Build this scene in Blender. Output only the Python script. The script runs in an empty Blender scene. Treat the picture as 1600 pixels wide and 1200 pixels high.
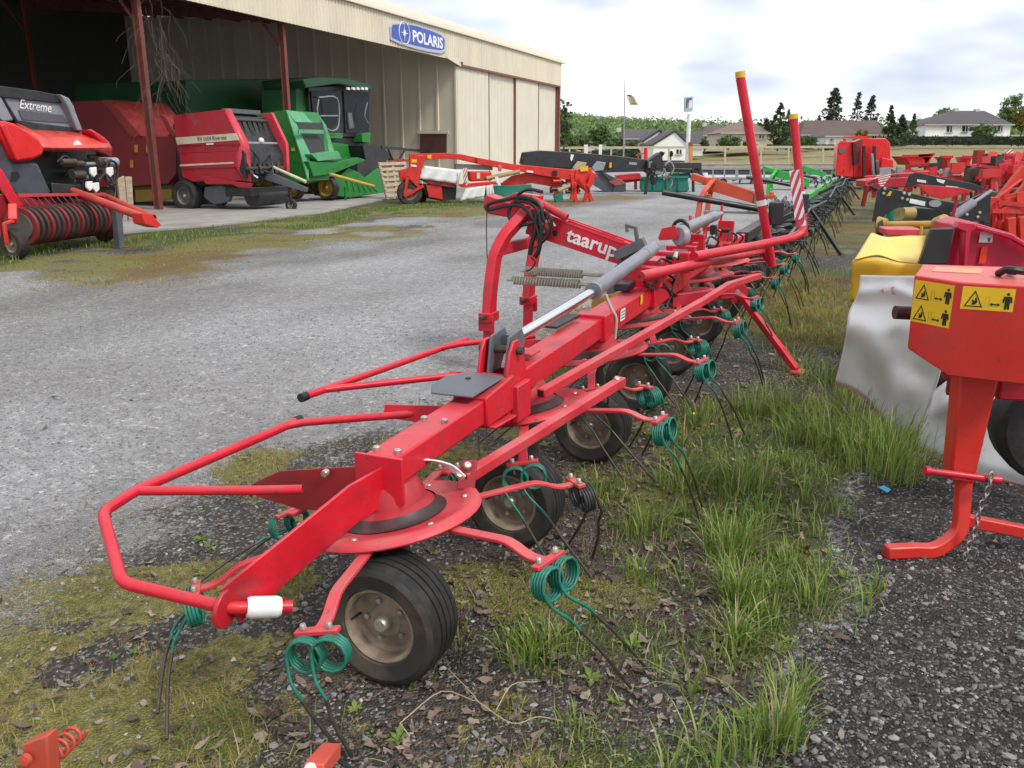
import bpy, math, random
import numpy as np
from mathutils import Vector, Matrix
random.seed(7); RNG=np.random.default_rng(7)
S=bpy.context.scene
# ---------------------------------------------------------------- camera
F_PX=1295.0; CAM_H=1.6; PITCH=math.radians(15.5)
cd=bpy.data.cameras.new("camera"); cam=bpy.data.objects.new("camera",cd); S.collection.objects.link(cam)
cam.location=(0,0,CAM_H); cam.rotation_euler=(math.pi/2-PITCH,0,0)
cd.sensor_width=36; cd.lens=36*F_PX/1600; cd.clip_start=.05; cd.clip_end=6000
S.camera=cam
S.render.engine='CYCLES'; cy=S.cycles; cy.max_bounces=6; cy.diffuse_bounces=4; cy.glossy_bounces=2; cy.transmission_bounces=3; cy.volume_bounces=0; cy.transparent_max_bounces=4; cy.caustics_reflective=False; cy.caustics_refractive=False; cy.use_adaptive_sampling=True; cy.adaptive_threshold=.02
S.render.resolution_x=1024; S.render.resolution_y=768
# ---------------------------------------------------------------- world and sun
W=bpy.data.worlds.new("World"); S.world=W; W.use_nodes=True
SUN_EL=math.radians(48); SUN_AZ=math.radians(130)   # azimuth clockwise from +Y
def world_nodes():
    nt=W.node_tree; n=nt.nodes; l=nt.links; n.clear()
    out=n.new("ShaderNodeOutputWorld"); bg=n.new("ShaderNodeBackground"); bg.inputs[1].default_value=.11
    sky=n.new("ShaderNodeTexSky"); sky.sky_type='NISHITA'; sky.sun_disc=False
    sky.sun_elevation=SUN_EL; sky.sun_rotation=SUN_AZ; sky.dust_density=1.5
    tc=n.new("ShaderNodeTexCoord"); mp=n.new("ShaderNodeMapping"); mp.inputs['Scale'].default_value=(1.,1.,3.2)
    mp.inputs['Location'].default_value=(3.1,1.7,.4)
    l.new(tc.outputs['Generated'],mp.inputs[0])
    n1=n.new("ShaderNodeTexNoise"); n1.inputs['Scale'].default_value=2.3; n1.inputs['Detail'].default_value=4; n1.inputs['Roughness'].default_value=.52
    n2=n.new("ShaderNodeTexNoise"); n2.inputs['Scale'].default_value=3.4; n2.inputs['Detail'].default_value=3; n2.inputs['Roughness'].default_value=.5
    l.new(mp.outputs[0],n1.inputs['Vector']); l.new(mp.outputs[0],n2.inputs['Vector'])
    r1=n.new("ShaderNodeValToRGB"); e=r1.color_ramp.elements; e[0].position=.36; e[0].color=(.74,)*3+(1,); e[1].position=.56; e[1].color=(1,1,1,1)
    l.new(n1.outputs[0],r1.inputs[0])
    r2=n.new("ShaderNodeValToRGB"); e=r2.color_ramp.elements; e[0].position=.38; e[0].color=(3.9,4.4,5.4,1); e[1].position=.6; e[1].color=(8.7,8.75,8.9,1)
    l.new(n2.outputs[0],r2.inputs[0])
    mx=n.new("ShaderNodeMix"); mx.data_type='RGBA'; l.new(r1.outputs[0],mx.inputs[0]); l.new(sky.outputs[0],mx.inputs[6]); l.new(r2.outputs[0],mx.inputs[7])
    l.new(mx.outputs[2],bg.inputs[0]); l.new(bg.outputs[0],out.inputs[0])
world_nodes()
sd=bpy.data.lights.new("sun",'SUN'); sd.energy=1.5; sd.angle=math.radians(14); sd.color=(1,.96,.9)
sun=bpy.data.objects.new("sun",sd); S.collection.objects.link(sun)
_sv=Vector((math.sin(SUN_AZ)*math.cos(SUN_EL),math.cos(SUN_AZ)*math.cos(SUN_EL),math.sin(SUN_EL)))
sun.rotation_euler=_sv.to_track_quat('Z','Y').to_euler(); sun.location=(0,0,30)
vs=S.view_settings; vs.view_transform='Standard'; vs.look='None'; vs.gamma=1; vs.exposure=0.62; vs.use_curve_mapping=False
# ---------------------------------------------------------------- survey helpers: pixel -> place
cP,sP=math.cos(PITCH),math.sin(PITCH)
AX=np.array([.3886,.9213,0.]); RX=np.array([.9213,-.3886,0.]); ZX=np.array([0,0,1.]); ORG=np.array([-.40,2.60,0.])
CO=np.array([0,0,CAM_H])
def ray(u,v):
    x=(u-800)/F_PX; y=-(v-600)/F_PX; return np.array([x,cP+y*sP,-sP+y*cP])
def PP(u,v,p,n):
    d=ray(u,v); return CO+d*(np.dot(np.asarray(p)-CO,n)/np.dot(d,n))
def PZ(u,v,z=0.): return PP(u,v,(0,0,z),ZX)
def PY(u,v,Y): return PP(u,v,(0,Y,0),np.array([0,1.,0]))
def PA(u,v,a): return PP(u,v,ORG+AX*a,AX)
def PR(u,v,b): return PP(u,v,ORG+RX*b,RX)
def T(a,b,z=0.): return ORG+AX*a+RX*b+np.array([0,0,z])
def LOC(p): d=np.asarray(p)-ORG; return d@AX,d@RX
# ---------------------------------------------------------------- materials
MC={}
def M(name,col,rough=.5,metal=0.,var=.12,scale=5.,dirt=None,damt=.35,dscale=3.,bump=0.,bscale=60.,coat=0.,spec=.5,rvar=.12,trans=0.,stretch=None,chips=0.,chipcol=(.10,.06,.05),dust_sheen=0.,dust_sheen_col=(.4,.3,.25)):
    if name in MC: return MC[name]
    m=bpy.data.materials.new(name); MC[name]=m; m.use_nodes=True
    nt=m.node_tree; n=nt.nodes; l=nt.links; b=n['Principled BSDF']
    tc=n.new("ShaderNodeTexCoord"); vec=tc.outputs['Object']
    if stretch:
        mp=n.new("ShaderNodeMapping"); mp.inputs['Scale'].default_value=stretch; l.new(vec,mp.inputs[0]); vec=mp.outputs[0]
    nz=n.new("ShaderNodeTexNoise"); nz.inputs['Scale'].default_value=scale; nz.inputs['Detail'].default_value=2; l.new(vec,nz.inputs['Vector'])
    mr=n.new("ShaderNodeMapRange"); mr.inputs[1].default_value=.3; mr.inputs[2].default_value=.7; mr.inputs[3].default_value=1-var; mr.inputs[4].default_value=1+var
    l.new(nz.outputs[0],mr.inputs[0])
    mu=n.new("ShaderNodeMix"); mu.data_type='RGBA'; mu.blend_type='MULTIPLY'; mu.inputs[0].default_value=1
    mu.inputs[6].default_value=tuple(col)+(1,); l.new(mr.outputs[0],mu.inputs[7]); cout=mu.outputs[2]
    if dirt is not None:
        n2=n.new("ShaderNodeTexNoise"); n2.inputs['Scale'].default_value=dscale; n2.inputs['Detail'].default_value=4; n2.inputs['Roughness'].default_value=.68; l.new(vec,n2.inputs['Vector'])
        m2=n.new("ShaderNodeMapRange"); m2.inputs[1].default_value=.48; m2.inputs[2].default_value=.72; m2.inputs[3].default_value=0; m2.inputs[4].default_value=damt; l.new(n2.outputs[0],m2.inputs[0])
        mx=n.new("ShaderNodeMix"); mx.data_type='RGBA'; l.new(m2.outputs[0],mx.inputs[0]); l.new(cout,mx.inputs[6]); mx.inputs[7].default_value=tuple(dirt)+(1,); cout=mx.outputs[2]
    if chips:
        n4=n.new("ShaderNodeTexNoise"); n4.inputs['Scale'].default_value=38; n4.inputs['Detail'].default_value=3; n4.inputs['Roughness'].default_value=.6; l.new(vec,n4.inputs['Vector'])
        m4=n.new("ShaderNodeMapRange"); m4.inputs[1].default_value=.66; m4.inputs[2].default_value=.69; m4.inputs[3].default_value=0; m4.inputs[4].default_value=chips; l.new(n4.outputs[0],m4.inputs[0])
        mx=n.new("ShaderNodeMix"); mx.data_type='RGBA'; l.new(m4.outputs[0],mx.inputs[0]); l.new(cout,mx.inputs[6]); mx.inputs[7].default_value=tuple(chipcol)+(1,); cout=mx.outputs[2]
    if dust_sheen:  # upward faces paled: dusty film plus sky reflection painted into the colour
        ge=n.new("ShaderNodeNewGeometry"); sx=n.new("ShaderNodeSeparateXYZ"); l.new(ge.outputs['Normal'],sx.inputs[0])
        m5=n.new("ShaderNodeMapRange"); m5.inputs[1].default_value=.35; m5.inputs[2].default_value=1; m5.inputs[3].default_value=0; m5.inputs[4].default_value=dust_sheen; l.new(sx.outputs[2],m5.inputs[0])
        mm=n.new("ShaderNodeMath"); mm.operation='MULTIPLY'; l.new(m5.outputs[0],mm.inputs[0]); m6=n.new("ShaderNodeMapRange"); m6.inputs[1].default_value=.3; m6.inputs[2].default_value=.65; l.new(nz.outputs[0],m6.inputs[0]); l.new(m6.outputs[0],mm.inputs[1])
        mx=n.new("ShaderNodeMix"); mx.data_type='RGBA'; l.new(mm.outputs[0],mx.inputs[0]); l.new(cout,mx.inputs[6]); mx.inputs[7].default_value=tuple(dust_sheen_col)+(1,); cout=mx.outputs[2]
    l.new(cout,b.inputs['Base Color'])
    r2=n.new("ShaderNodeMapRange"); r2.inputs[1].default_value=.3; r2.inputs[2].default_value=.7; r2.inputs[3].default_value=max(.03,rough-rvar); r2.inputs[4].default_value=min(1,rough+rvar); l.new(nz.outputs[0],r2.inputs[0]); l.new(r2.outputs[0],b.inputs['Roughness'])
    b.inputs['Metallic'].default_value=metal; b.inputs['Coat Weight'].default_value=coat; b.inputs['Specular IOR Level'].default_value=spec
    if bump:
        n3=n.new("ShaderNodeTexNoise"); n3.inputs['Scale'].default_value=bscale; n3.inputs['Detail'].default_value=2; l.new(vec,n3.inputs['Vector'])
        bp=n.new("ShaderNodeBump"); bp.inputs['Strength'].default_value=bump; bp.inputs['Distance'].default_value=.01; l.new(n3.outputs[0],bp.inputs['Height']); l.new(bp.outputs[0],b.inputs['Normal'])
    return m
DUST=(.22,.17,.12)
RED=M('red_paint',(.62,.016,.034),.36,var=.15,scale=4,dirt=(.22,.03,.032),damt=.8,dscale=4,chips=.8,dust_sheen=.34,dust_sheen_col=(.56,.16,.15),spec=.38)
RED2=M('faded_red_paint',(.60,.036,.052),.46,spec=.38,var=.12,scale=6,dirt=(.30,.09,.07),damt=.7,dscale=6,chips=.8,dust_sheen=.45,dust_sheen_col=(.56,.22,.20))
ORED=M('orange_red_paint',(.64,.034,.024),.36,spec=.4,var=.09,scale=3,dirt=(.36,.05,.04),damt=.55,dscale=6,chips=.5,dust_sheen=.4,dust_sheen_col=(.62,.24,.2))
ORANGE=M('orange_paint',(.62,.08,.03),.45,dirt=(.3,.1,.05))
DRED=M('dark_red_paint',(.30,.016,.022),.42,dirt=(.12,.03,.03),damt=.5)
BROWNRED=M('rust_red_steel',(.22,.075,.06),.6,dirt=(.08,.04,.03),damt=.6,scale=3)
GREY=M('grey_paint',(.10,.11,.125),.42,dirt=DUST,damt=.25)
LGREY=M('light_grey_paint',(.28,.29,.31),.45,dirt=DUST,damt=.3)
BLACK=M('black_paint',(.018,.018,.02),.4,dirt=(.08,.075,.07),damt=.35)
RUBBER=M('rubber',(.011,.011,.011),.7,dirt=(.06,.05,.04),damt=.55,dscale=9,bump=.15,bscale=120)
DUSTYR=M('dusty_sidewall',(.028,.024,.020),.8,var=.2,scale=9,dirt=(.11,.085,.06),damt=.75,dscale=5)
HOSE=M('hose',(.012,.012,.012),.45)
CHROME=M('chrome',(.75,.76,.78),.16,1.,var=.04,rvar=.05)
ZINC=M('zinc_bolt',(.55,.52,.45),.38,.8,dirt=(.25,.18,.1),damt=.4,dscale=40)
STEEL=M('worn_steel',(.10,.085,.07),.5,.6,var=.25,scale=30,dirt=(.10,.06,.035),damt=.7,dscale=25)
TEAL=M('teal_spring_paint',(.012,.17,.115),.4,var=.2,scale=20,dirt=(.05,.07,.05),damt=.55,dscale=30)
DTEAL=M('dark_spring_steel',(.035,.04,.04),.5,.3,var=.3,scale=30,dirt=(.1,.08,.06),damt=.5,dscale=30)
RIM=M('dirty_rim',(.26,.20,.145),.75,var=.25,scale=14,dirt=(.12,.085,.055),damt=.8,dscale=8,bump=.2,bscale=70)
WHITE=M('white_paint',(.78,.78,.76),.5,dirt=(.45,.40,.33),damt=.4,dscale=6)
CREAM=M('cream_paint',(.62,.58,.42),.5,dirt=(.3,.25,.15))
YELLOW=M('yellow_paint',(.72,.42,.02),.45,dirt=(.35,.2,.05),damt=.4)
TARP_W=M('white_tarpaulin',(.76,.755,.735),.45,var=.04,scale=3,dirt=(.42,.40,.36),damt=.22,dscale=5,bump=.06,bscale=14)
TARP_Y=M('yellow_tarpaulin',(.80,.60,.12),.45,var=.06,scale=4,dirt=(.5,.3,.05),damt=.35,bump=.15,bscale=22)
GREEN=M('green_paint',(.02,.20,.035),.4,dirt=(.05,.10,.03),damt=.4)
PGREEN=M('pale_green_paint',(.10,.36,.17),.42,dirt=(.1,.2,.1),damt=.35)
LIME=M('bright_green_paint',(.03,.42,.06),.4,dirt=(.05,.2,.05))
TEALBIN=M('teal_bin',(.012,.19,.13),.45,dirt=(.03,.1,.07),damt=.4)
WOOD=M('pallet_wood',(.46,.36,.25),.8,var=.25,scale=5,dirt=(.25,.19,.13),damt=.5,stretch=(1,1,6),bump=.2,bscale=40)
GLASS=M('dark_glass',(.010,.012,.012),.12,var=0,rvar=.03,spec=.22)
BEIGE=M('beige_cladding',(.68,.615,.475),.5,var=.07,scale=.8,dirt=(.48,.42,.32),damt=.35,dscale=.9,stretch=(1,1,.25))
BEIGE2=M('beige_trim',(.66,.61,.48),.48,var=.04,scale=1)
CONC=M('concrete',(.33,.31,.28),.85,var=.15,scale=1.5,dirt=(.16,.15,.13),damt=.6,dscale=.9,bump=.3,bscale=25)
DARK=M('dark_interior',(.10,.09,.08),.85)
FIBRE=M('fibre_cement_roof',(.46,.40,.35),.9,dirt=(.12,.1,.09),damt=.6,dscale=.5)
BARK=M('bark',(.10,.075,.055),.9,var=.3,scale=12,bump=.5,bscale=30)
SIGNBLUE=M('sign_blue',(.045,.085,.40),.35,var=.04)
BRED=M('bright_red_enamel',(.66,.012,.012),.35,var=.06)
INK=M('black_print',(.012,.012,.012),.5,var=0)
STK=M('yellow_sticker',(.80,.50,.015),.4,var=.05,scale=8)
# ---------------------------------------------------------------- mesh builder
def nrm(v): v=np.asarray(v,float); k=np.linalg.norm(v); return v/k if k>1e-12 else v
class MB:
    def __init__(s): s.v=[]; s.f=[]; s.mi=[]; s.cur=0
    def add(s,vs,fs):
        o=len(s.v); s.v.extend([tuple(map(float,x)) for x in vs]); s.f.extend([tuple(i+o for i in f) for f in fs]); s.mi.extend([s.cur]*len(fs)); return s
    def box(s,c,size,ax=(AX,RX,ZX)):
        c=np.asarray(c,float); h=[np.asarray(a)*d*.5 for a,d in zip(ax,size)]
        vs=[c+i*h[0]+j*h[1]+k*h[2] for k in(-1,1) for j in(-1,1) for i in(-1,1)]
        return s.add(vs,[(0,2,3,1),(4,5,7,6),(0,1,5,4),(2,6,7,3),(0,4,6,2),(1,3,7,5)])
    def tb(s,a0,a1,b0,b1,z0,z1): return s.box(T((a0+a1)/2,(b0+b1)/2,(z0+z1)/2),(abs(a1-a0),abs(b1-b0),abs(z1-z0)))
    def beam(s,p,q,w,h,up=ZX,w2=None,h2=None):
        p=np.asarray(p,float); q=np.asarray(q,float); d=nrm(q-p); x=nrm(np.cross(d,up)); y=np.cross(x,d); w2=w if w2 is None else w2; h2=h if h2 is None else h2
        vs=[p+x*i*w/2+y*j*h/2 for i,j in((-1,-1),(1,-1),(1,1),(-1,1))]+[q+x*i*w2/2+y*j*h2/2 for i,j in((-1,-1),(1,-1),(1,1),(-1,1))]
        return s.add(vs,[(3,2,1,0),(4,5,6,7),(0,1,5,4),(1,2,6,5),(2,3,7,6),(3,0,4,7)])
    def bars(s,pts,w,h,up=ZX):
        # mitred rectangular bar along a polyline
        pts=[np.asarray(p,float) for p in pts]; rings=[]
        for i,p in enumerate(pts):
            d=nrm((pts[min(i+1,len(pts)-1)]-pts[max(i-1,0)])); x=nrm(np.cross(d,up)); y=np.cross(x,d)
            rings.append([p+x*a*w/2+y*b*h/2 for a,b in((-1,-1),(1,-1),(1,1),(-1,1))])
        return s.loft(rings)
    def loft(s,rings,caps=True,closed=True):
        n=len(rings[0]); vs=[v for r in rings for v in r]; fs=[]
        for i in range(len(rings)-1):
            for j in range(n if closed else n-1):
                k=(j+1)%n; fs.append((i*n+j,i*n+k,(i+1)*n+k,(i+1)*n+j))
        if caps: fs.append(tuple(range(n-1,-1,-1))); fs.append(tuple((len(rings)-1)*n+j for j in range(n)))
        return s.add(vs,fs)
    def tube(s,pts,r,n=10,caps=True,open_ends=()):
        pts=[np.asarray(p,float) for p in pts]; m=len(pts); rr=r if hasattr(r,'__len__') else [r]*m
        ts=[nrm(pts[min(i+1,m-1)]-pts[max(i-1,0)]) for i in range(m)]
        ref=np.array([0,0,1.]) if abs(ts[0][2])<.9 else np.array([1.,0,0]); x=nrm(np.cross(ts[0],ref)); rings=[]
        def ring(p,x,y,r): return [p+r*(math.cos(2*math.pi*k/n)*x+math.sin(2*math.pi*k/n)*y) for k in range(n)]
        for i in range(m):
            x=nrm(x-ts[i]*np.dot(x,ts[i])); y=np.cross(ts[i],x)
            if i==0 and 0 in open_ends: rings.append(ring(pts[0]+ts[0]*r*1.5,x,y,rr[0]*.72)); rings.append(ring(pts[0],x,y,rr[0]*.72))
            rings.append(ring(pts[i],x,y,rr[i]))
            if i==m-1 and 1 in open_ends: rings.append(ring(pts[i],x,y,rr[i]*.72)); rings.append(ring(pts[i]-ts[i]*r*1.5,x,y,rr[i]*.72))
        return s.loft(rings,caps)
    def cyl(s,p,q,r,r2=None,n=16): return s.tube([p,q],[r,r if r2 is None else r2],n)
    def lathe(s,prof,o,axis,n=32,closed=False,x=None):
        o=np.asarray(o,float); d=nrm(axis); ref=np.array([0,0,1.]) if abs(d[2])<.9 else np.array([1.,0,0]); x=nrm(np.cross(ref,d)); y=np.cross(d,x); vs=[]; fs=[]; k=len(prof)
        for j in range(n):
            c,t=math.cos(2*math.pi*j/n),math.sin(2*math.pi*j/n)
            for r,h in prof: vs.append(o+d*h+r*(c*x+t*y))
        for j in range(n):
            jn=(j+1)%n
            for i in range(k if closed else k-1):
                i2=(i+1)%k; fs.append((j*k+i,jn*k+i,jn*k+i2,j*k+i2))
        return s.add(vs,fs)
    def plate(s,pts,vec):
        pts=[np.asarray(p,float) for p in pts]; vec=np.asarray(vec,float); n=len(pts)
        return s.add(pts+[p+vec for p in pts],[tuple(range(n-1,-1,-1)),tuple(range(n,2*n))]+[(i,(i+1)%n,n+(i+1)%n,n+i) for i in range(n)])
    def sheet(s,grid,thick=0.):
        g=np.asarray(grid,float); R,C=g.shape[:2]; vs=g.reshape(-1,3)
        fs=[(i*C+j,i*C+j+1,(i+1)*C+j+1,(i+1)*C+j) for i in range(R-1) for j in range(C-1)]
        return s.add(vs,fs)
    def ball(s,c,r,nu=10,nv=7,sc=(1,1,1)):
        c=np.asarray(c,float); rings=[]
        for i in range(nv+1):
            t=math.pi*min(max(i/nv,.02),.98); rings.append([c+np.array(sc)*r*np.array([math.sin(t)*math.cos(2*math.pi*k/nu),math.sin(t)*math.sin(2*math.pi*k/nu),math.cos(t)]) for k in range(nu)])
        return s.loft(rings[::-1])
    def build(s,name,mat,parent=None,bevel=0.,ang=40.,solid=0.,flip=False):
        me=bpy.data.meshes.new(name); root=parent; off=np.zeros(3)
        if parent is not None: off=np.array(WORLD.get(parent.name,(0,0,0)))
        else: off=np.array(s.base) if hasattr(s,'base') else off
        va=np.asarray(s.v,float).reshape(-1,3)-off
        me.from_pydata(va.tolist(),[],s.f); me.validate(); me.update()
        mats=mat if isinstance(mat,(list,tuple)) else [mat]
        for m in mats: me.materials.append(m)
        if len(mats)>1 and len(me.polygons)==len(s.mi): me.polygons.foreach_set('material_index',s.mi)
        import bmesh
        bm=bmesh.new(); bm.from_mesh(me); bmesh.ops.recalc_face_normals(bm,faces=bm.faces); bm.to_mesh(me); bm.free()
        me.polygons.foreach_set('use_smooth',[True]*len(me.polygons)); me.set_sharp_from_angle(angle=math.radians(ang))
        o=bpy.data.objects.new(name,me); S.collection.objects.link(o)
        if parent is not None: o.parent=parent
        else: o.location=off
        WORLD[o.name]=tuple(off)
        if solid:
            md=o.modifiers.new('solid','SOLIDIFY'); md.thickness=solid; md.offset=0
        if bevel:
            md=o.modifiers.new('bevel','BEVEL'); md.width=bevel; md.segments=2; md.limit_method='ANGLE'; md.angle_limit=math.radians(40); md.harden_normals=False
        return o
WORLD={}
def tag(o,label=None,cat=None,group=None,kind=None):
    if label: o['label']=label
    if cat: o['category']=cat
    if group: o['group']=group
    if kind: o['kind']=kind
    return o
def thing(name,label,cat,loc,group=None):
    o=bpy.data.objects.new(name,None); S.collection.objects.link(o); o.location=tuple(map(float,loc)); o.empty_display_size=.2
    WORLD[o.name]=tuple(map(float,loc)); return tag(o,label,cat,group)
def one(name,mat,parent,fn,**k):
    b=MB(); fn(b); return b.build(name,mat,parent,**k)
def dup(o,parent,delta=(0,0,0),mat=None):
    # copy an object and its children; delta is a world shift of the copy relative to its parent frame
    c=o.copy(); S.collection.objects.link(c); c.parent=parent
    for ch in list(o.children):
        k=dup(ch,c)
    return c
def text_mesh(body,size,shear=0.,extr=.002,bold=0.):
    cu=bpy.data.curves.new('t','FONT'); cu.body=body; cu.size=size; cu.shear=shear; cu.extrude=extr; cu.align_x='CENTER'; cu.align_y='CENTER'; cu.resolution_u=3; cu.offset=bold*size
    ob=bpy.data.objects.new('t',cu); S.collection.objects.link(ob); dg=bpy.context.evaluated_depsgraph_get()
    me=bpy.data.meshes.new_from_object(ob.evaluated_get(dg)); bpy.data.objects.remove(ob); return me
def text(name,body,pos,xdir,up,size,mat,parent,shear=0.,wid=None,bold=0.):
    me=text_mesh(body,size,shear,bold=bold); me.materials.clear(); me.materials.append(mat)
    x=nrm(xdir); z=nrm(np.cross(x,up)); y=np.cross(z,x); 
    n=len(me.vertices); co=np.zeros(n*3); me.vertices.foreach_get('co',co); co=co.reshape(-1,3)
    if wid: k=wid/(co[:,0].max()-co[:,0].min()); co[:,0]*=k
    off=np.array(WORLD[parent.name]); out=co[:,:1]*x+co[:,1:2]*y+co[:,2:]*z+np.asarray(pos)-off
    me.vertices.foreach_set('co',out.ravel()); me.update()
    o=bpy.data.objects.new(name,me); S.collection.objects.link(o); o.parent=parent; WORLD[o.name]=tuple(off); return o
def lerp(a,b,t): return np.asarray(a)*(1-t)+np.asarray(b)*t
def bez(p0,p1,p2,p3,n=10):
    t=np.linspace(0,1,n)[:,None]; p0,p1,p2,p3=map(np.asarray,(p0,p1,p2,p3))
    return list((1-t)**3*p0+3*(1-t)**2*t*p1+3*(1-t)*t*t*p2+t**3*p3)
def smooth(pts,k=4):
    # Catmull-Rom through points
    P=[np.asarray(p,float) for p in pts]; P=[2*P[0]-P[1]]+P+[2*P[-1]-P[-2]]; out=[]
    for i in range(1,len(P)-2):
        for j in range(k):
            t=j/k; a,b,c,d=P[i-1:i+3]; out.append(.5*((2*b)+(-a+c)*t+(2*a-5*b+4*c-d)*t*t+(-a+3*b-3*c+d)*t**3))
    out.append(P[-2]); return out
def rounded(pts,r,k=4):
    # polyline with bends of radius-like length r
    P=[np.asarray(p,float) for p in pts]; out=[P[0]]
    for i in range(1,len(P)-1):
        a=P[i]+nrm(P[i-1]-P[i])*r; c=P[i]+nrm(P[i+1]-P[i])*r
        for t in np.linspace(0,1,k): out.append((1-t)**2*a+2*(1-t)*t*P[i]+t*t*c)
    out.append(P[-1]); return out
def wheel(parent,c,axis,R,w,rim=.58,tread='rib',rimmat=None,name='wheel',n=40,tmat=None,side=None):
    c=np.asarray(c,float); h=w/2; rr=R*rim
    prof=[(rr,-h*.8),(rr*1.05,-h*.95),(R*.86,-h*1.02),(R*.95,-h*.9)]
    g=5 if tread=='rib' else 1
    xs=np.linspace(-h*.8,h*.8,g*2+1)
    if tread=='rib':
        for i in range(g):
            x0,x1=xs[2*i],xs[2*i+2]; q=(x1-x0)*.12; rt=R*(1-.02*abs((x0+x1)/2/h)**2)
            prof+=[(rt,x0+q),(rt,x1-q)]
            if i<g-1: prof+=[(rt-.012*R/.2,x1-q*.4),(rt-.012*R/.2,x1+q*.4)]
    else: prof+=[(R,-h*.6),(R*1.0,h*.6)]
    prof+=[(R*.95,h*.9),(R*.86,h*1.02),(rr*1.05,h*.95),(rr,h*.8)]
    b=MB(); b.lathe(prof,c,axis,n); b.lathe([(rr*.98,-h*.8),(rr*.98,h*.8)],c,axis,n)
    nseg=len(prof)-1; lab=[1 if (i<3 or i>=nseg-3) else 0 for i in range(nseg)]*n+[0]*n; b.mi=lab
    o=b.build(name,[tmat or RUBBER,side or DUSTYR],parent,ang=30)
    for sgn in (-1,):
        m=MB(); d=nrm(axis)*sgn
        m.lathe([(rr*1.02,h*.86),(rr*.97,h*.9),(rr*.9,h*.8),(rr*.88,h*.35),(rr*.80,h*.22),(rr*.5,h*.3),(rr*.42,h*.4),(rr*.2,h*.42),(.001,h*.42)],c,d,n)
        m.lathe([(rr*1.0,-h*.85),(.001,-h*.7)],c,d,n)
        m.build('rim',rimmat or RIM,o,ang=35)
        if n>=40:
            ex=nrm(np.cross(d,ZX)); ey=np.cross(d,ex)
            for q in range(5):
                cc=c+d*h*.3+(ex*math.cos(q*1.2566)+ey*math.sin(q*1.2566))*rr*.55; nb=MB(); nb.lathe([(rr*.075,0),(rr*.075,h*.14),(.001,h*.15)],cc,d,6); nb.build('wheel_nut',ZINC,o,ang=30)
            vb=MB(); vb.tube([c+d*h*.3+ex*rr*.78,c+d*h*.75+ex*rr*.83],.004,6); vb.build('valve',HOSE,o)
        m=MB(); m.lathe([(rr*.2,h*.4),(rr*.2,h*.72),(rr*.16,h*.8),(.001,h*.8)],c,d,12); m.build('hub',ZINC,o,ang=35)
    return o
# lattice noise in numpy
def _h(ix,iy,s):
    v=(ix*374761393+iy*668265263+s*1442695041)&0x7fffffff; v=((v^(v>>13))*1274126177)&0x7fffffff; return ((v^(v>>16))&0xffff)/65535.
def vnoise(x,y,s=0):
    ix=np.floor(x).astype(np.int64); iy=np.floor(y).astype(np.int64); fx=x-ix; fy=y-iy; fx=fx*fx*(3-2*fx); fy=fy*fy*(3-2*fy)
    return (_h(ix,iy,s)*(1-fx)+_h(ix+1,iy,s)*fx)*(1-fy)+(_h(ix,iy+1,s)*(1-fx)+_h(ix+1,iy+1,s)*fx)*fy
def fbm(x,y,o=4,s=0):
    r=0;a=.5;t=0
    for i in range(o): r=r+a*vnoise(x*2**i+17*i,y*2**i-9*i,s+i); t+=a; a*=.5
    return r/t
def sstep(a,b,x): t=np.clip((x-a)/(b-a),0,1); return t*t*(3-2*t)
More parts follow.
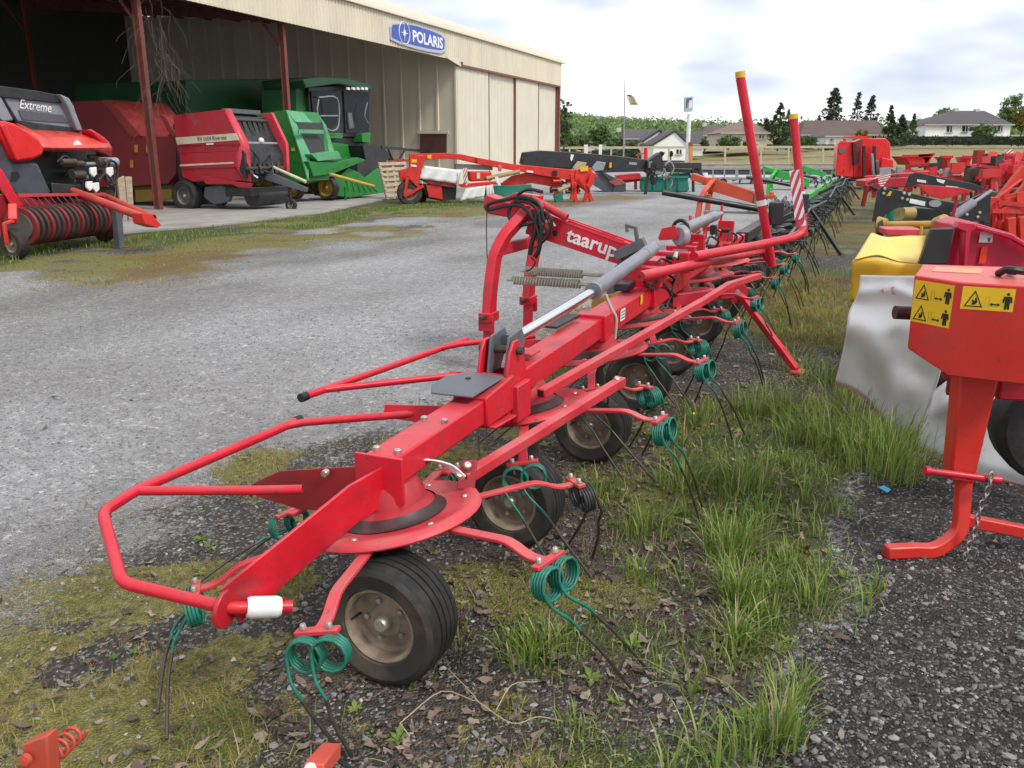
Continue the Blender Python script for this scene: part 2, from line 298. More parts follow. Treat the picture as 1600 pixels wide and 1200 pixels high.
# ---------------------------------------------------------------- ground
def gh(x,y):
    x=np.asarray(x,float); y=np.asarray(y,float)
    s=.028+.040*sstep(20,55,x); s=s*(1-.5*sstep(-10,-60,x))
    d=np.clip(y-84,0,75); return s*d
def masks(x,y):
    dx=x-ORG[0]; dy=y-ORG[1]; a=dx*AX[0]+dy*AX[1]; b=dx*RX[0]+dy*RX[1]
    n1=fbm(x*.55,y*.55,4,1); n2=fbm(x*2.1,y*2.1,4,5); n3=fbm(x*6,y*6,3,9); w=(n1-.5)*1.6+(n2-.5)*.9
    strip=sstep(-1.75,-1.05,b+w*.8)                      # everything right of the gravel drive
    strip=strip*(1-sstep(9,14,a)*(1-sstep(-1.2,-.2,b+w*.6)))
    dark=strip*sstep(1.15,1.5,b+w*.35)*(1-sstep(1.6,2.3,a-.55*(b-1.2)+w*.6))
    soil=strip*(1-dark)
    under=sstep(-1.3,-.7,b+w*.6)*(1-sstep(.35,.9,b+w*.4))
    grass=soil*sstep(.12,.52,b+w*.7)*(.35+.65*sstep(.40,.55,fbm(x*1.6,y*1.6,3,83)))*sstep(-.35,.35,a+w)*(1-sstep(6.5,12,a)*.5)
    grass=np.maximum(grass,soil*sstep(.56,.66,n1)*.7)
    moss=soil*np.clip(sstep(.42,.61,n2+.10*(n1-.5)-.03+.30*(n3-.5))+sstep(4.5,7,a)*.55*sstep(.38,.55,n1),0,1)
    moss=np.maximum(moss,(1-dark)*sstep(.1,.5,-a)*strip*sstep(.32,.54,n2+.35*(n3-.5))*.9)
    leaf=soil*sstep(-.5,.1,b+w*.5)*(1-sstep(1.15,1.6,b))*(1-sstep(2.9,4.4,a))*sstep(.32,.52,1-n1+.3*(n3-.5))
    # verge along the barn
    vg=sstep(-6.1,-8.6,b+w*1.6+.9*(n3-.5))*sstep(.30,.44,fbm(x*.7,y*.7,3,71)+.5*sstep(-9.5,-11,b))*sstep(3.5,6.5,a)*(1-sstep(25,29,a+w*2))*(1-sstep(-14.6,-15.2,b))
    vgm=vg*sstep(.36,.52,n2*.5+fbm(x*.9,y*.9,3,21)*.5)
    rust=sstep(.52,.62,fbm(x*.8+4,y*.8,3,31))*np.clip(vg*sstep(-10.6,-8.8,b)+soil*sstep(4.5,6,a),0,1)
    rust=np.maximum(rust,sstep(.42,.55,fbm(x*.35,y*.35,3,77))*sstep(22,25,a)*(1-sstep(31,34,a))*sstep(-9.5,-8,b)*(1-sstep(-7,-5.6,b))*.8)
    vgg=vg*sstep(-9.3,-11.0,b+w)*.9*sstep(.40,.56,fbm(x*1.1,y*1.1,3,91)+.12*sstep(-11,-12,b))
    soilmix=np.clip(soil*.9+vg*.7,0,1)
    damp=np.clip(sstep(.47,.60,fbm(a*.22+3,b*.55,3,51))*sstep(-9.5,-8.0,b+w)*(1-sstep(-6.8,-5.2,b+w))*(a>3)*1.+.35*sstep(.54,.66,fbm(x*.9,y*.9,3,55))*(b<-.8),0,1)
    lane=fbm(a*.10,b*.9+.3*(n1-.5),3,61)
    return dict(damp=damp,lane=lane,a=a,b=b,dark=dark,soil=soilmix,grass=np.clip(grass+vgg,0,1),moss=np.clip(moss+vgm*.9,0,1),leaf=leaf,rust=np.clip(rust,0,1),field=sstep(82,84,y+w),strip=strip)
def axis_lines(lo,hi,c0,c1,d0,g):
    out=[]; v=c0
    while v<c1: out.append(v); v+=d0
    d=d0; v=c1
    while v<hi: out.append(v); d*=g; v+=d
    out.append(hi); L=[]; d=d0*g; v=c0-d
    while v>lo: L.append(v); d*=g; v-=d
    L.append(lo); return np.array(L[::-1]+out)
def relief(x,y):
    k=1/(1+((x*x+y*y)/144.)**2)
    return ((fbm(x*1.3,y*1.3,3,41)-.5)*.05+(fbm(x*7,y*7,3,43)-.5)*.022)*k-.012*k
def ground_mat():
    m=bpy.data.materials.new('yard_ground'); m.use_nodes=True; nt=m.node_tree; n=nt.nodes; l=nt.links; b=n['Principled BSDF']
    ge=n.new("ShaderNodeNewGeometry"); P=ge.outputs['Position']
    def noise(sc,det=5,ro=.55): x=n.new("ShaderNodeTexNoise"); x.noise_dimensions='2D'; x.inputs['Scale'].default_value=sc; x.inputs['Detail'].default_value=det; x.inputs['Roughness'].default_value=ro; l.new(P,x.inputs['Vector']); return x.outputs[0]
    def voro(sc,feat='F1'): x=n.new("ShaderNodeTexVoronoi"); x.voronoi_dimensions='2D'; x.inputs['Scale'].default_value=sc; x.feature=feat; l.new(P,x.inputs['Vector']); return x
    def ramp(src,*st):
        r=n.new("ShaderNodeValToRGB"); e=r.color_ramp.elements
        while len(e)<len(st): e.new(.5)
        for i,(p,c) in enumerate(st): e[i].position=p; e[i].color=(tuple(c) if hasattr(c,'__len__') else (c,)*3)+(1,)
        l.new(src,r.inputs[0]); return r.outputs[0]
    def mix(f,a,bb,bt='MIX'):
        x=n.new("ShaderNodeMix"); x.data_type='RGBA'; x.blend_type=bt
        for s,v in((0,f),(6,a),(7,bb)):
            if hasattr(v,'links'): l.new(v,x.inputs[s])
            else: x.inputs[s].default_value=v if s==0 else tuple(v)+(1,)
        return x.outputs[2]
    def math_(op,a,bb):
        x=n.new("ShaderNodeMath"); x.operation=op
        for s,v in((0,a),(1,bb)):
            if hasattr(v,'links'): l.new(v,x.inputs[s])
            else: x.inputs[s].default_value=v
        return x.outputs[0]
    def attr(k): x=n.new("ShaderNodeAttribute"); x.attribute_name=k; return x.outputs['Fac']
    v1=voro(100); v2=voro(42); v3=voro(260)
    sep=n.new("ShaderNodeSeparateColor"); l.new(v1.outputs['Color'],sep.inputs[0]); sep2=n.new("ShaderNodeSeparateColor"); l.new(v2.outputs['Color'],sep2.inputs[0])
    sep3=n.new("ShaderNodeSeparateColor"); l.new(v3.outputs['Color'],sep3.inputs[0])
    nb=noise(.45,2); ns=noise(9,4,.65); nm=noise(24,4,.72)
    stone=ramp(sep.outputs[0],(0,(.17,.168,.166)),(.5,(.28,.277,.275)),(.85,(.36,.357,.352)),(1,(.50,.495,.485)))
    stone=mix(.45,stone,ramp(sep3.outputs[0],(0,.17),(1,.39)))
    stone=mix(ramp(sep2.outputs[1],(.86,0.),(.89,1.)),stone,ramp(sep2.outputs[0],(0,(.17,.16,.16)),(1,(.50,.49,.47))))
    stone=mix(.85,stone,ramp(nb,(.3,(.86,.84,.83)),(.7,(1.12,1.12,1.13))),'MULTIPLY')
    stone=mix(.8,stone,ramp(ns,(.32,.78),(.62,1.10)),'MULTIPLY')
    stone=mix(1.,stone,ramp(attr('lane'),(.32,(1.27,1.26,1.245)),(.62,(1.52,1.51,1.50))),'MULTIPLY')
    stone=mix(attr('damp'),stone,mix(1.,stone,(.74,.72,.69),'MULTIPLY'))
    dk=ramp(sep.outputs[0],(0,(.030,.024,.022)),(.68,(.062,.051,.047)),(.90,(.11,.098,.092)),(1,(.32,.30,.285)))
    dk=mix(.7,dk,ramp(ns,(.3,.65),(.7,1.5)),'MULTIPLY')
    soil=ramp(nm,(.3,(.045,.037,.030)),(.55,(.085,.071,.058)),(.75,(.15,.13,.11)))
    soil=mix(ramp(sep.outputs[1],(.80,0.),(.86,1.)),soil,ramp(sep.outputs[0],(0,(.13,.125,.12)),(1,(.40,.39,.37))))
    mossc=ramp(nm,(.25,(.10,.094,.028)),(.5,(.23,.205,.062)),(.75,(.39,.335,.135)))
    grassc=ramp(nm,(.25,(.045,.055,.014)),(.6,(.10,.125,.032)),(.8,(.18,.18,.065)))
    leafc=ramp(nm,(.25,(.035,.026,.020)),(.5,(.11,.083,.064)),(.75,(.22,.175,.14)))
    rustc=ramp(nm,(.25,(.12,.075,.018)),(.7,(.30,.19,.05)))
    fieldc=ramp(noise(.5,4,.7),(.3,(.20,.17,.075)),(.55,(.29,.245,.115)),(.75,(.23,.225,.085)))
    jit=math_('SUBTRACT',nm,.5); jit=math_('MULTIPLY',jit,1.5)
    def edge(k,lo=.35,hi=.65): return ramp(math_('ADD',attr(k),jit),(lo,0.),(hi,1.))
    c=mix(edge('soil'),stone,soil)
    c=mix(edge('leaf'),c,leafc); c=mix(edge('moss'),c,mossc); c=mix(math_('MULTIPLY',edge('grass'),.85),c,grassc); c=mix(math_('MULTIPLY',edge('rust'),.75),c,rustc)
    c=mix(edge('dark',.3,.7),c,dk); c=mix(attr('field'),c,fieldc)
    l.new(c,b.inputs['Base Color']); b.inputs['Roughness'].default_value=.82; b.inputs['Specular IOR Level'].default_value=.35
    hgt=math_('ADD',math_('MULTIPLY',v1.outputs['Distance'],-1.3),math_('MULTIPLY',nm,.9))
    bp=n.new("ShaderNodeBump"); bp.inputs['Strength'].default_value=1.0; bp.inputs['Distance'].default_value=.012; l.new(hgt,bp.inputs['Height']); l.new(bp.outputs[0],b.inputs['Normal'])
    return m
def make_ground():
    xs=axis_lines(-1500,1500,-2.6,3.0,.035,1.045); ys=axis_lines(-60,3000,1.2,6.0,.035,1.035)
    X,Y=np.meshgrid(xs,ys); x=X.ravel(); y=Y.ravel(); z=gh(x,y)+relief(x,y)
    R,C=X.shape; idx=np.arange(R*C).reshape(R,C); f=np.stack([idx[:-1,:-1],idx[:-1,1:],idx[1:,1:],idx[1:,:-1]],-1).reshape(-1,4)
    me=bpy.data.meshes.new('ground'); me.from_pydata(np.stack([x,y,z],-1).tolist(),[],f.tolist()); me.materials.append(ground_mat())
    mk=masks(x,y)
    for k in('dark','soil','grass','moss','leaf','rust','field','damp','lane'):
        at=me.attributes.new(k,'FLOAT','POINT'); at.data.foreach_set('value',mk[k].astype(np.float32))
    me.polygons.foreach_set('use_smooth',[True]*len(me.polygons)); me.update()
    o=bpy.data.objects.new('ground',me); S.collection.objects.link(o); return tag(o,'grey gravel yard with moss, soil and leaf litter',None,None,'structure')
make_ground()
def tint_mat(name,stops,rough=.8,trans=0.,bump=0.):
    m=bpy.data.materials.new(name); m.use_nodes=True; nt=m.node_tree; n=nt.nodes; l=nt.links; b=n['Principled BSDF']
    at=n.new("ShaderNodeAttribute"); at.attribute_name='tint'; r=n.new("ShaderNodeValToRGB"); e=r.color_ramp.elements
    while len(e)<len(stops): e.new(.5)
    for i,(p,c) in enumerate(stops): e[i].position=p; e[i].color=tuple(c)+(1,)
    l.new(at.outputs['Fac'],r.inputs[0]); l.new(r.outputs[0],b.inputs['Base Color']); b.inputs['Roughness'].default_value=rough; b.inputs['Specular IOR Level'].default_value=.3
    if trans:
        t=n.new("ShaderNodeBsdfTranslucent"); l.new(r.outputs[0],t.inputs[0]); mx=n.new("ShaderNodeMixShader"); mx.inputs[0].default_value=trans
        l.new(b.outputs[0],mx.inputs[1]); l.new(t.outputs[0],mx.inputs[2]); l.new(mx.outputs[0],n['Material Output'].inputs[0])
    return m
def raw_mesh(name,V,Fc,tint,mat,parent=None,smooth=False):
    # V (n,3), Fc (m,k) ; tint per vertex
    V=np.asarray(V,np.float32); Fc=np.asarray(Fc,np.int32); k=Fc.shape[1]; me=bpy.data.meshes.new(name)
    me.vertices.add(len(V)); me.vertices.foreach_set('co',V.ravel()); me.loops.add(Fc.size); me.loops.foreach_set('vertex_index',Fc.ravel())
    me.polygons.add(len(Fc)); me.polygons.foreach_set('loop_start',np.arange(0,Fc.size,k,dtype=np.int32))
    try: me.polygons.foreach_set('loop_total',np.full(len(Fc),k,dtype=np.int32))
    except Exception: pass
    me.update(calc_edges=True)
    if tint is not None: at=me.attributes.new('tint','FLOAT','POINT'); at.data.foreach_set('value',np.asarray(tint,np.float32))
    me.polygons.foreach_set('use_smooth',[smooth]*len(Fc)); me.materials.append(mat)
    o=bpy.data.objects.new(name,me); S.collection.objects.link(o)
    if parent is not None: o.parent=parent; me.transform(Matrix.Translation(-Vector(WORLD[parent.name])))
    return o
def inst(base,faces,pos,rot,scl):
    # base (k,3); rot (n,3,3); scl (n,) or (n,3)
    scl=np.asarray(scl); scl=scl[:,None] if scl.ndim==1 else scl
    v=np.einsum('nij,nkj->nki',rot,base[None]*scl[:,None,:])+pos[:,None,:]; n,k=v.shape[:2]
    f=(faces[None]+(np.arange(n)*k)[:,None,None]).reshape(-1,faces.shape[1]); return v.reshape(-1,3),f,k
def rotz(t,tilt=None,dirn=None):
    c,s=np.cos(t),np.sin(t); R=np.zeros((len(t),3,3)); R[:,0,0]=c;R[:,0,1]=-s;R[:,1,0]=s;R[:,1,1]=c;R[:,2,2]=1
    if tilt is not None:
        ct,st=np.cos(tilt),np.sin(tilt); Q=np.zeros_like(R); Q[:,0,0]=1;Q[:,1,1]=ct;Q[:,1,2]=-st;Q[:,2,1]=st;Q[:,2,2]=ct
        D=np.zeros_like(R); c,s=np.cos(dirn),np.sin(dirn); D[:,0,0]=c;D[:,0,1]=-s;D[:,1,0]=s;D[:,1,1]=c;D[:,2,2]=1
        R=np.einsum('nij,njk,nlk->nil',D,Q,D)@R
    return R
def in_view(n,y0,y1,pw=1.6,margin=1.12):
    # random ground points inside the camera's view wedge, denser near
    t=RNG.random(n)**pw; y=y0+(y1-y0)*t; x=(RNG.random(n)*2-1)*y*.66*margin
    near=x+0; return near,y
def stones():
    t=np.array([(0,0,1),(.89,0,.45),(.28,.85,.45),(-.72,.53,.45),(-.72,-.53,.45),(.28,-.85,.45),(.72,.53,-.45),(-.28,.85,-.45),(-.89,0,-.45),(-.28,-.85,-.45),(.72,-.53,-.45),(0,0,-1)],float)
    fc=np.array([(0,1,2),(0,2,3),(0,3,4),(0,4,5),(0,5,1),(1,6,2),(2,7,3),(3,8,4),(4,9,5),(5,10,1),(6,7,2),(7,8,3),(8,9,4),(9,10,5),(10,6,1),(11,7,6),(11,8,7),(11,9,8),(11,10,9),(11,6,10)])
    x,y=in_view(60000,1.25,9,1.5); mk=masks(x,y); p=.85*mk['dark']+.30*mk['soil']*(1-mk['grass'])*(1-.6*mk['moss'])+.55*(1-mk['strip'])+.5*sstep(.02,.3,mk['strip'])*(1-sstep(.5,.9,mk['strip']))
    k=RNG.random(len(x))<p; x,y=x[k],y[k]; n=len(x); mk=masks(x,y)
    big=RNG.random(n)**7; s=.0028+.0026*RNG.random(n)+.010*big*(1-.5*(1-mk['strip'])); 
    sc=np.stack([s*RNG.uniform(.8,1.7,n),s*RNG.uniform(.7,1.2,n),s*RNG.uniform(.45,.8,n)],-1)
    pos=np.stack([x,y,relief(x,y)+sc[:,2]*.35],-1)
    base=t*(1+.0*t)
    v,f,k=inst(base,fc,pos,rotz(RNG.random(n)*6.3,RNG.normal(0,.35,n),RNG.random(n)*6.3),sc); v+=RNG.normal(0,1,v.shape)*np.repeat(s,k)[:,None]*.16
    tint=np.clip(RNG.beta(2,2.4,n)*(.35+.65*mk['strip'])+.3*(1-mk['strip'])-.30*mk['dark']*(RNG.random(n)<.75),0,1)
    o=raw_mesh('gravel_stones',v,f,np.repeat(tint,k),tint_mat('stone_tint',[(0,(.08,.073,.068)),(.45,(.20,.19,.18)),(.8,(.36,.345,.33)),(1,(.56,.54,.51))],.8)); tag(o,'loose grey gravel stones lying on the yard','gravel',None,'stuff')
stones()
def blades(pos,h,w,az,bend,tint):
    n=len(pos); d=np.stack([np.cos(az),np.sin(az),0*az],-1); sd=np.stack([-np.sin(az),np.cos(az),0*az],-1); up=np.array([0,0,1.])
    V=[]; 
    for i,(t,ww) in enumerate(((0,1),(.4,.85),(.75,.55))):
        c=pos+up*(h*t*(1-.25*bend*t))[:,None]+d*(h*bend*t*t)[:,None]; V+= [c-sd*(w*ww/2)[:,None],c+sd*(w*ww/2)[:,None]]
    t=1.; V.append(pos+up*(h*(1-.35*bend))[:,None]+d*(h*bend)[:,None])
    V=np.stack(V,1); f=np.array([(0,1,3),(0,3,2),(2,3,5),(2,5,4),(4,5,6)])
    F=(f[None]+(np.arange(n)*7)[:,None,None]).reshape(-1,3); return V.reshape(-1,3),F,np.repeat(tint,7)
GR=tint_mat('grass_tint',[(0,(.085,.15,.022)),(.5,(.21,.31,.058)),(.85,(.36,.43,.125)),(1,(.54,.46,.26))],.5,.4)
def grass():
    # upright tufts
    P=[];H=[];Wd=[];Az=[];Bn=[];Ti=[]
    def tuft(x,y,n,h,spread,dry=.06):
        for _ in range(n):
            a=random.uniform(0,6.28); r=spread*random.random()**.7; px,py=x+r*math.cos(a),y+r*math.sin(a)
            P.append((px,py,0)); H.append(h*random.uniform(.45,1.15)); Wd.append(random.uniform(.0032,.0085)); Az.append(a+random.gauss(0,.7)); Bn.append(abs(random.gauss(.42,.33))); Ti.append(1. if random.random()<dry else random.uniform(.1,.85))
    x,y=in_view(5200,1.25,10,1.25); mk=masks(x,y); g=mk['grass']*(mk['b']>.1)*(mk['a']>-.4)
    keep=RNG.random(len(x))<np.clip(g,0,1)*.36
    for px,py,aa,bb in zip(x[keep],y[keep],mk['a'][keep],mk['b'][keep]):
        hh=random.uniform(.06,.15)*(1.25 if .8<bb<1.9 and aa<4.4 else .75); tuft(px,py,random.randint(7,20),hh,random.uniform(.02,.07))
    x,y=in_view(110000,1.25,12,1.15); mk=masks(x,y); kk=RNG.random(len(x))<np.clip(mk['grass'],0,1)*.5*(mk['b']>-.3); rr=random.Random(2)
    for px,py in zip(x[kk],y[kk]):
        P.append((px,py,0)); H.append(rr.uniform(.02,.075)*(1+.05*py)); Wd.append(rr.uniform(.0022,.0045)*(1+.08*py)); Az.append(rr.uniform(0,6.28)); Bn.append(abs(rr.gauss(.55,.35))); Ti.append(1. if rr.random()<.12 else rr.uniform(.15,.9))
    # the clumps the photograph shows
    for u,v,n,h,s in ((1390,735,240,.34,.22),(1330,700,200,.32,.22),(1280,690,160,.28,.2),(1230,650,120,.26,.18),(1180,640,120,.24,.18),(1160,760,170,.22,.16),(1070,760,110,.2,.14),(1140,860,160,.2,.11),(1155,930,130,.19,.09),(1150,1000,90,.18,.06),(1215,1150,120,.19,.08),(1230,1080,60,.14,.07),(830,1030,150,.13,.11),(870,1010,60,.11,.1),(1010,830,90,.17,.13),(1000,900,60,.12,.1),(930,770,80,.16,.12),(960,700,70,.17,.12),(1040,690,70,.18,.13),(640,1050,50,.1,.1),(1090,660,80,.2,.15),(1290,600,90,.22,.2),(1240,570,70,.2,.2),(1330,640,90,.24,.2),(1360,690,120,.3,.2),(700,1000,30,.08,.08),(1230,880,60,.12,.1),(1170,1180,60,.12,.08),(470,910,30,.07,.1)):
        c=PZ(u,v); tuft(c[0],c[1],int(n*1.15),h,s,.10)
    P=np.array(P,float); P[:,2]=relief(P[:,0],P[:,1])-.005
    v,f,t=blades(P,np.array(H),np.array(Wd),np.array(Az),np.array(Bn),np.array(Ti)); o=raw_mesh('grass',v,f,t,GR); tag(o,'tufts of long green grass growing beside the hay tedder','grass',None,'stuff')
    # short turf and moss
    x,y=in_view(230000,1.25,11,1.2); mk=masks(x,y); p=np.clip(mk['moss']*.9+mk['grass']*.45,0,1)*(1-mk['dark']); k=RNG.random(len(x))<p*.9; x,y=x[k],y[k]; n=len(x); mk=masks(x,y)
    sc=np.clip(y/4,.7,2.2); pos=np.stack([x,y,relief(x,y)-.003],-1); h=RNG.uniform(.008,.034,n)*np.sqrt(sc); w=RNG.uniform(.0022,.0052,n)*sc; az=RNG.random(n)*6.28; bend=np.abs(RNG.normal(.6,.4,n)); d=np.stack([np.cos(az),np.sin(az),0*az],-1); sd=np.stack([-np.sin(az),np.cos(az),0*az],-1)
    pt=fbm(x*5,y*5,3,97); tn=np.clip(RNG.random(n)*.5+.30*(mk['grass']<.4)+.25*mk['rust']+1.3*(pt-.5),0,1); h=h*(.6+1.0*np.clip((pt-.35)*3,0,1)); h=np.where(RNG.random(n)<.04,h*2.6,h)
    V=np.stack([pos-sd*w[:,None]/2,pos+sd*w[:,None]/2,pos+d*(h*bend)[:,None]+np.array([0,0,1.])*h[:,None]],1).reshape(-1,3); f=np.arange(n*3).reshape(-1,3)
    o=raw_mesh('moss',V,f,np.repeat(tn,3),tint_mat('moss_tint',[(0,(.08,.11,.022)),(.4,(.22,.215,.05)),(.75,(.36,.29,.09)),(1,(.48,.36,.14))],.8,.25)); tag(o,'olive moss and short turf covering the soil','moss',None,'stuff')
    # verge by the barn, farther off
    x=RNG.uniform(-12,0,60000); y=RNG.uniform(9.5,29,60000); mk=masks(x,y); k=(RNG.random(len(x))<np.clip(mk['grass']*.9+mk['moss']*.3,0,1)*.6)&(mk['b']<-5)&~((mk['a']>8.8)&(mk['b']<-12.3)); x,y=x[k],y[k]; n=len(x); mk=masks(x,y)
    pos=np.stack([x,y,0*x],-1); v,f,t=blades(pos,RNG.uniform(.03,.10,n)*(.35+.8*mk['grass']),RNG.uniform(.012,.022,n),RNG.random(n)*6.28,np.abs(RNG.normal(.4,.3,n)),np.clip(RNG.random(n)*.7+.25*mk['rust']+.1,0,1))
    o=raw_mesh('verge_grass',v,f,t,GR); tag(o,'patchy grass verge between barn and gravel drive','grass',None,'stuff')
grass()
def leaves():
    x,y=in_view(30000,1.3,7,1.3); mk=masks(x,y); k=RNG.random(len(x))<np.clip(mk['leaf']*.55*(1-.5*mk['grass'])+.10*mk['soil']*(mk['b']<3)+.006,0,1); x,y=x[k],y[k]; n=len(x)
    base=np.array([(-1,0,.12),(-.5,-.42,.0),(-.5,.42,.08),(.1,-.5,.05),(.1,.5,-.04),(.6,-.3,.16),(.6,.3,.06),(1.1,0,.22)],float); f=np.array([(0,1,2),(1,3,4),(1,4,2),(3,5,6),(3,6,4),(5,7,6)])
    s=.009+.022*RNG.random(n)**2; sc=np.stack([s,s*RNG.uniform(.5,1,n),s*RNG.uniform(.4,2.2,n)],-1); pos=np.stack([x,y,relief(x,y)+.006+RNG.random(n)*.008],-1)
    v,F,k=inst(base,f,pos,rotz(RNG.random(n)*6.28,RNG.normal(0,.35,n),RNG.random(n)*6.28),sc); v+=RNG.normal(0,1,v.shape)*np.repeat(s,k)[:,None]*.13
    o=raw_mesh('dead_leaves',v,F,np.repeat(RNG.random(n),k),tint_mat('leaf_tint',[(0,(.06,.042,.032)),(.5,(.17,.125,.095)),(1,(.34,.27,.21))],.75,.1)); tag(o,'brown dead leaves scattered under the hay tedder','leaf litter',None,'stuff')
    b=MB()
    for pts in ([(625,1130),(690,1080),(745,1095),(700,1045)],[(745,1095),(800,1130),(840,1120),(880,1127)],[(775,1110),(800,1070),(840,1065)],[(640,1150),(625,1130)]):
        b.tube(smooth([PZ(u,v,.03+.02*random.random()) for u,v in pts],4),.0015,5)
    tag(b.build('dry_twigs',M('dry_twig',(.42,.34,.22),.8)),'pale dry twigs lying in front of the wheel','twig',None,'stuff')
leaves()
def weeds():
    rn=random.Random(9); V=[];F=[];Tt=[]
    x,y=in_view(420,1.3,6,1.2); mk=masks(x,y); k=(RNG.random(len(x))<np.clip(mk['soil']*.5+mk['grass']*.5,0,1)*.8)&(mk['b']>-1.2)
    for px,py in zip(x[k],y[k]):
        n=rn.randint(4,9); s=rn.uniform(.018,.05); tn=rn.uniform(.2,.8); z=float(relief(np.array([px]),np.array([py]))[0])
        for i in range(n):
            az=i*6.283/n+rn.uniform(-.3,.3); L=s*rn.uniform(.7,1.2); d=np.array([math.cos(az),math.sin(az),0]); sd=np.array([-d[1],d[0],0]); up=rn.uniform(.3,.9); o=len(V); c=np.array([px,py,z])
            V+= [c,c+d*L*.45-sd*L*.24+ZX*L*up*.5,c+d*L*.5+ZX*L*up*.42,c+d*L*.45+sd*L*.24+ZX*L*up*.5,c+d*L+ZX*L*up*.6]; F+=[(o,o+1,o+2),(o,o+2,o+3),(o+1,o+4,o+2),(o+2,o+4,o+3)]; Tt+=[tn+rn.uniform(-.1,.1)]*5
    o=raw_mesh('weeds',V,F,Tt,GR); tag(o,'small broad-leaved weeds growing between the stones','weeds',None,'stuff')
weeds()
# ---------------------------------------------------------------- the hay tedder in the foreground
TILT=.19
ROT=[(0.,.42,48.),(1.2,.46,40.),(2.3,.48,46.),(3.4,.48,40.),(4.5,.48,46.),(5.6,.48,40.),(6.7,.48,46.),(7.8,.46,40.)]
WHL=[-.24,.78,1.87,2.86,3.9,5.0,6.1,7.2]
def rframe(a0,zc):
    n=nrm(ZX-RX*TILT); ea=AX; eb=nrm(np.cross(n,ea)); return T(a0,0,zc),ea,eb,n   # eb points to +b (rear), rising
def fr_check():
    o,ea,eb,n=rframe(0,.42)
    return eb
_e=fr_check()
SB=1. if np.dot(_e,RX)>0 else -1.
def rotor(root,i,a0,zc,ph,paint,tine_mats,detail=2,small=False):
    o,ea,eb,n=rframe(a0,zc); eb=eb*SB
    def L(r,th,h): return o+ea*(r*math.cos(th))+eb*(r*math.sin(th))+n*h
    d=MB(); ns=40 if detail>1 else 20
    d.lathe([(.001,.0),(.16,.0),(.24,.012),(.275,.02),(.295,.012),(.302,-.004),(.298,-.010),(.285,.004),(.24,-.004),(.001,-.016)],o,n,ns)
    disc=d.build('rotor_disc',paint,root,ang=50)
    g=MB(); g.lathe([(.001,.13),(.075,.13),(.10,.12),(.115,.09),(.12,.05),(.15,.03),(.165,.012),(.001,.012)],o,n,28 if detail>1 else 14)
    g.build('gearbox',GEARRED if paint in(RED2,RED) else paint,disc,ang=40)
    if detail>1: q=MB(); q.lathe([(.150,.036),(.162,.0165),(.172,.0085),(.182,.0065),(.17,.004),(.15,.004)],o,n,32); q.build('grease_ring',GREASE,disc,ang=60)
    st=MB(); st.cyl(o-n*.01,T(a0,.05,.2),.028,.024,10); st.beam(T(a0-.02,.05,.2),T(a0-.16,.1,.2),.05,.05)
    st.build('wheel_strut',BLACK if not detail>1 else STRUT,disc)
    if detail>1 and i<4:
        for k in range(6):
            th=math.radians(ph+60*k+12); bt=MB(); p=L(.245,th,.012); bt.lathe([(.001,.008),(.008,.007),(.012,.003),(.013,0)],p,n,10); bt.build('bolt',ZINC,disc)
    for k in range(6):
        th=math.radians(ph+60*k); er=nrm(ea*math.cos(th)+eb*math.sin(th)); et=nrm(-ea*math.sin(th)+eb*math.cos(th))
        am=MB(); am.bars(rounded([L(.20,th,-.018),L(.52,th,-.026),L(.60,th,-.070),L(.665,th,-.070)],.03,3),.038,.013,n)
        am.box(L(.665,th,-.066)-et*.0,(.03,.125,.014),(er,et,n))
        arm=am.build('tine_arm',paint,disc,bevel=.003 if detail>1 and i<3 else 0)
        # twin coil tines
        tm=MB(); turns=4 if detail>1 else 2; seg=12 if detail>1 and i<4 else 8; wn=6 if detail>1 and i<4 else 4
        rc=.048; wr=.0052 if detail>1 else .0062
        trail=TR0.get(k,.25) if i==0 else .24+.03*math.sin(3*i+k)
        for sgn in(-1,1):
            c=L(.672,th,-.072-rc)+et*sgn*.036; pts=[]; N=turns*seg+seg//4
            for q in range(N+1):
                al=2*math.pi*q/seg; pts.append(c+(et*math.sin(al)+n*math.cos(al))*rc+er*(q/N*(turns*wr*2.15)-.012))
            end=pts[-1]; tip=c+er*(.13+.015*sgn)-et*(trail-.03*sgn); tip[2]=max(.012,end[2]-.42)
            if k==2 and i==0: tip=PZ(560 if sgn<0 else 525,1190,.01)
            tm.cur=0; pp=bez(end,end-n*.07+er*.01,lerp(end,tip,.16)+er*.03,lerp(end,tip,.36)+er*.016,8)
            tm.tube(pts+pp[1:],wr,wn); tm.cur=1; jb=np.array([random.gauss(0,.014),random.gauss(0,.014),0]); tm.tube(smooth([pp[-2],pp[-1],lerp(pp[-1],tip,.35)+er*.010+jb*.5,tip+jb],4)[4:],wr*1.12,wn)
        mats=tine_mats[1] if (i==0 and k==0) or (i==2 and k==2) or (i==1 and k==3) else tine_mats[0]
        tm.build('spring_tine',mats,disc,ang=80)
        if detail>1 and i<4:
            bb=MB(); bb.lathe([(.001,.016),(.007,.016),(.009,.012),(.009,0),(.004,0),(.004,-.05)],L(.665,th,-.058)+et*.038,n,8); bb.lathe([(.001,.016),(.007,.016),(.009,.012),(.009,0)],L(.665,th,-.058)-et*.038,n,8); bb.build('clamp_bolts',ZINC,disc)
    return disc
TR0={0:.27,1:.27,2:.06,3:.32,4:.3,5:.25}
SCUFF=M('scuffed_red_paint',(.60,.011,.026),.36,var=.15,scale=5,dirt=(.10,.025,.03),damt=.85,dscale=3.2,chips=.9,stretch=(1.6,.7,1.6),dust_sheen=.3,dust_sheen_col=(.56,.17,.16))
GREASE=M('black_grease',(.035,.022,.02),.55,dirt=(.18,.03,.035),damt=.8,dscale=9)
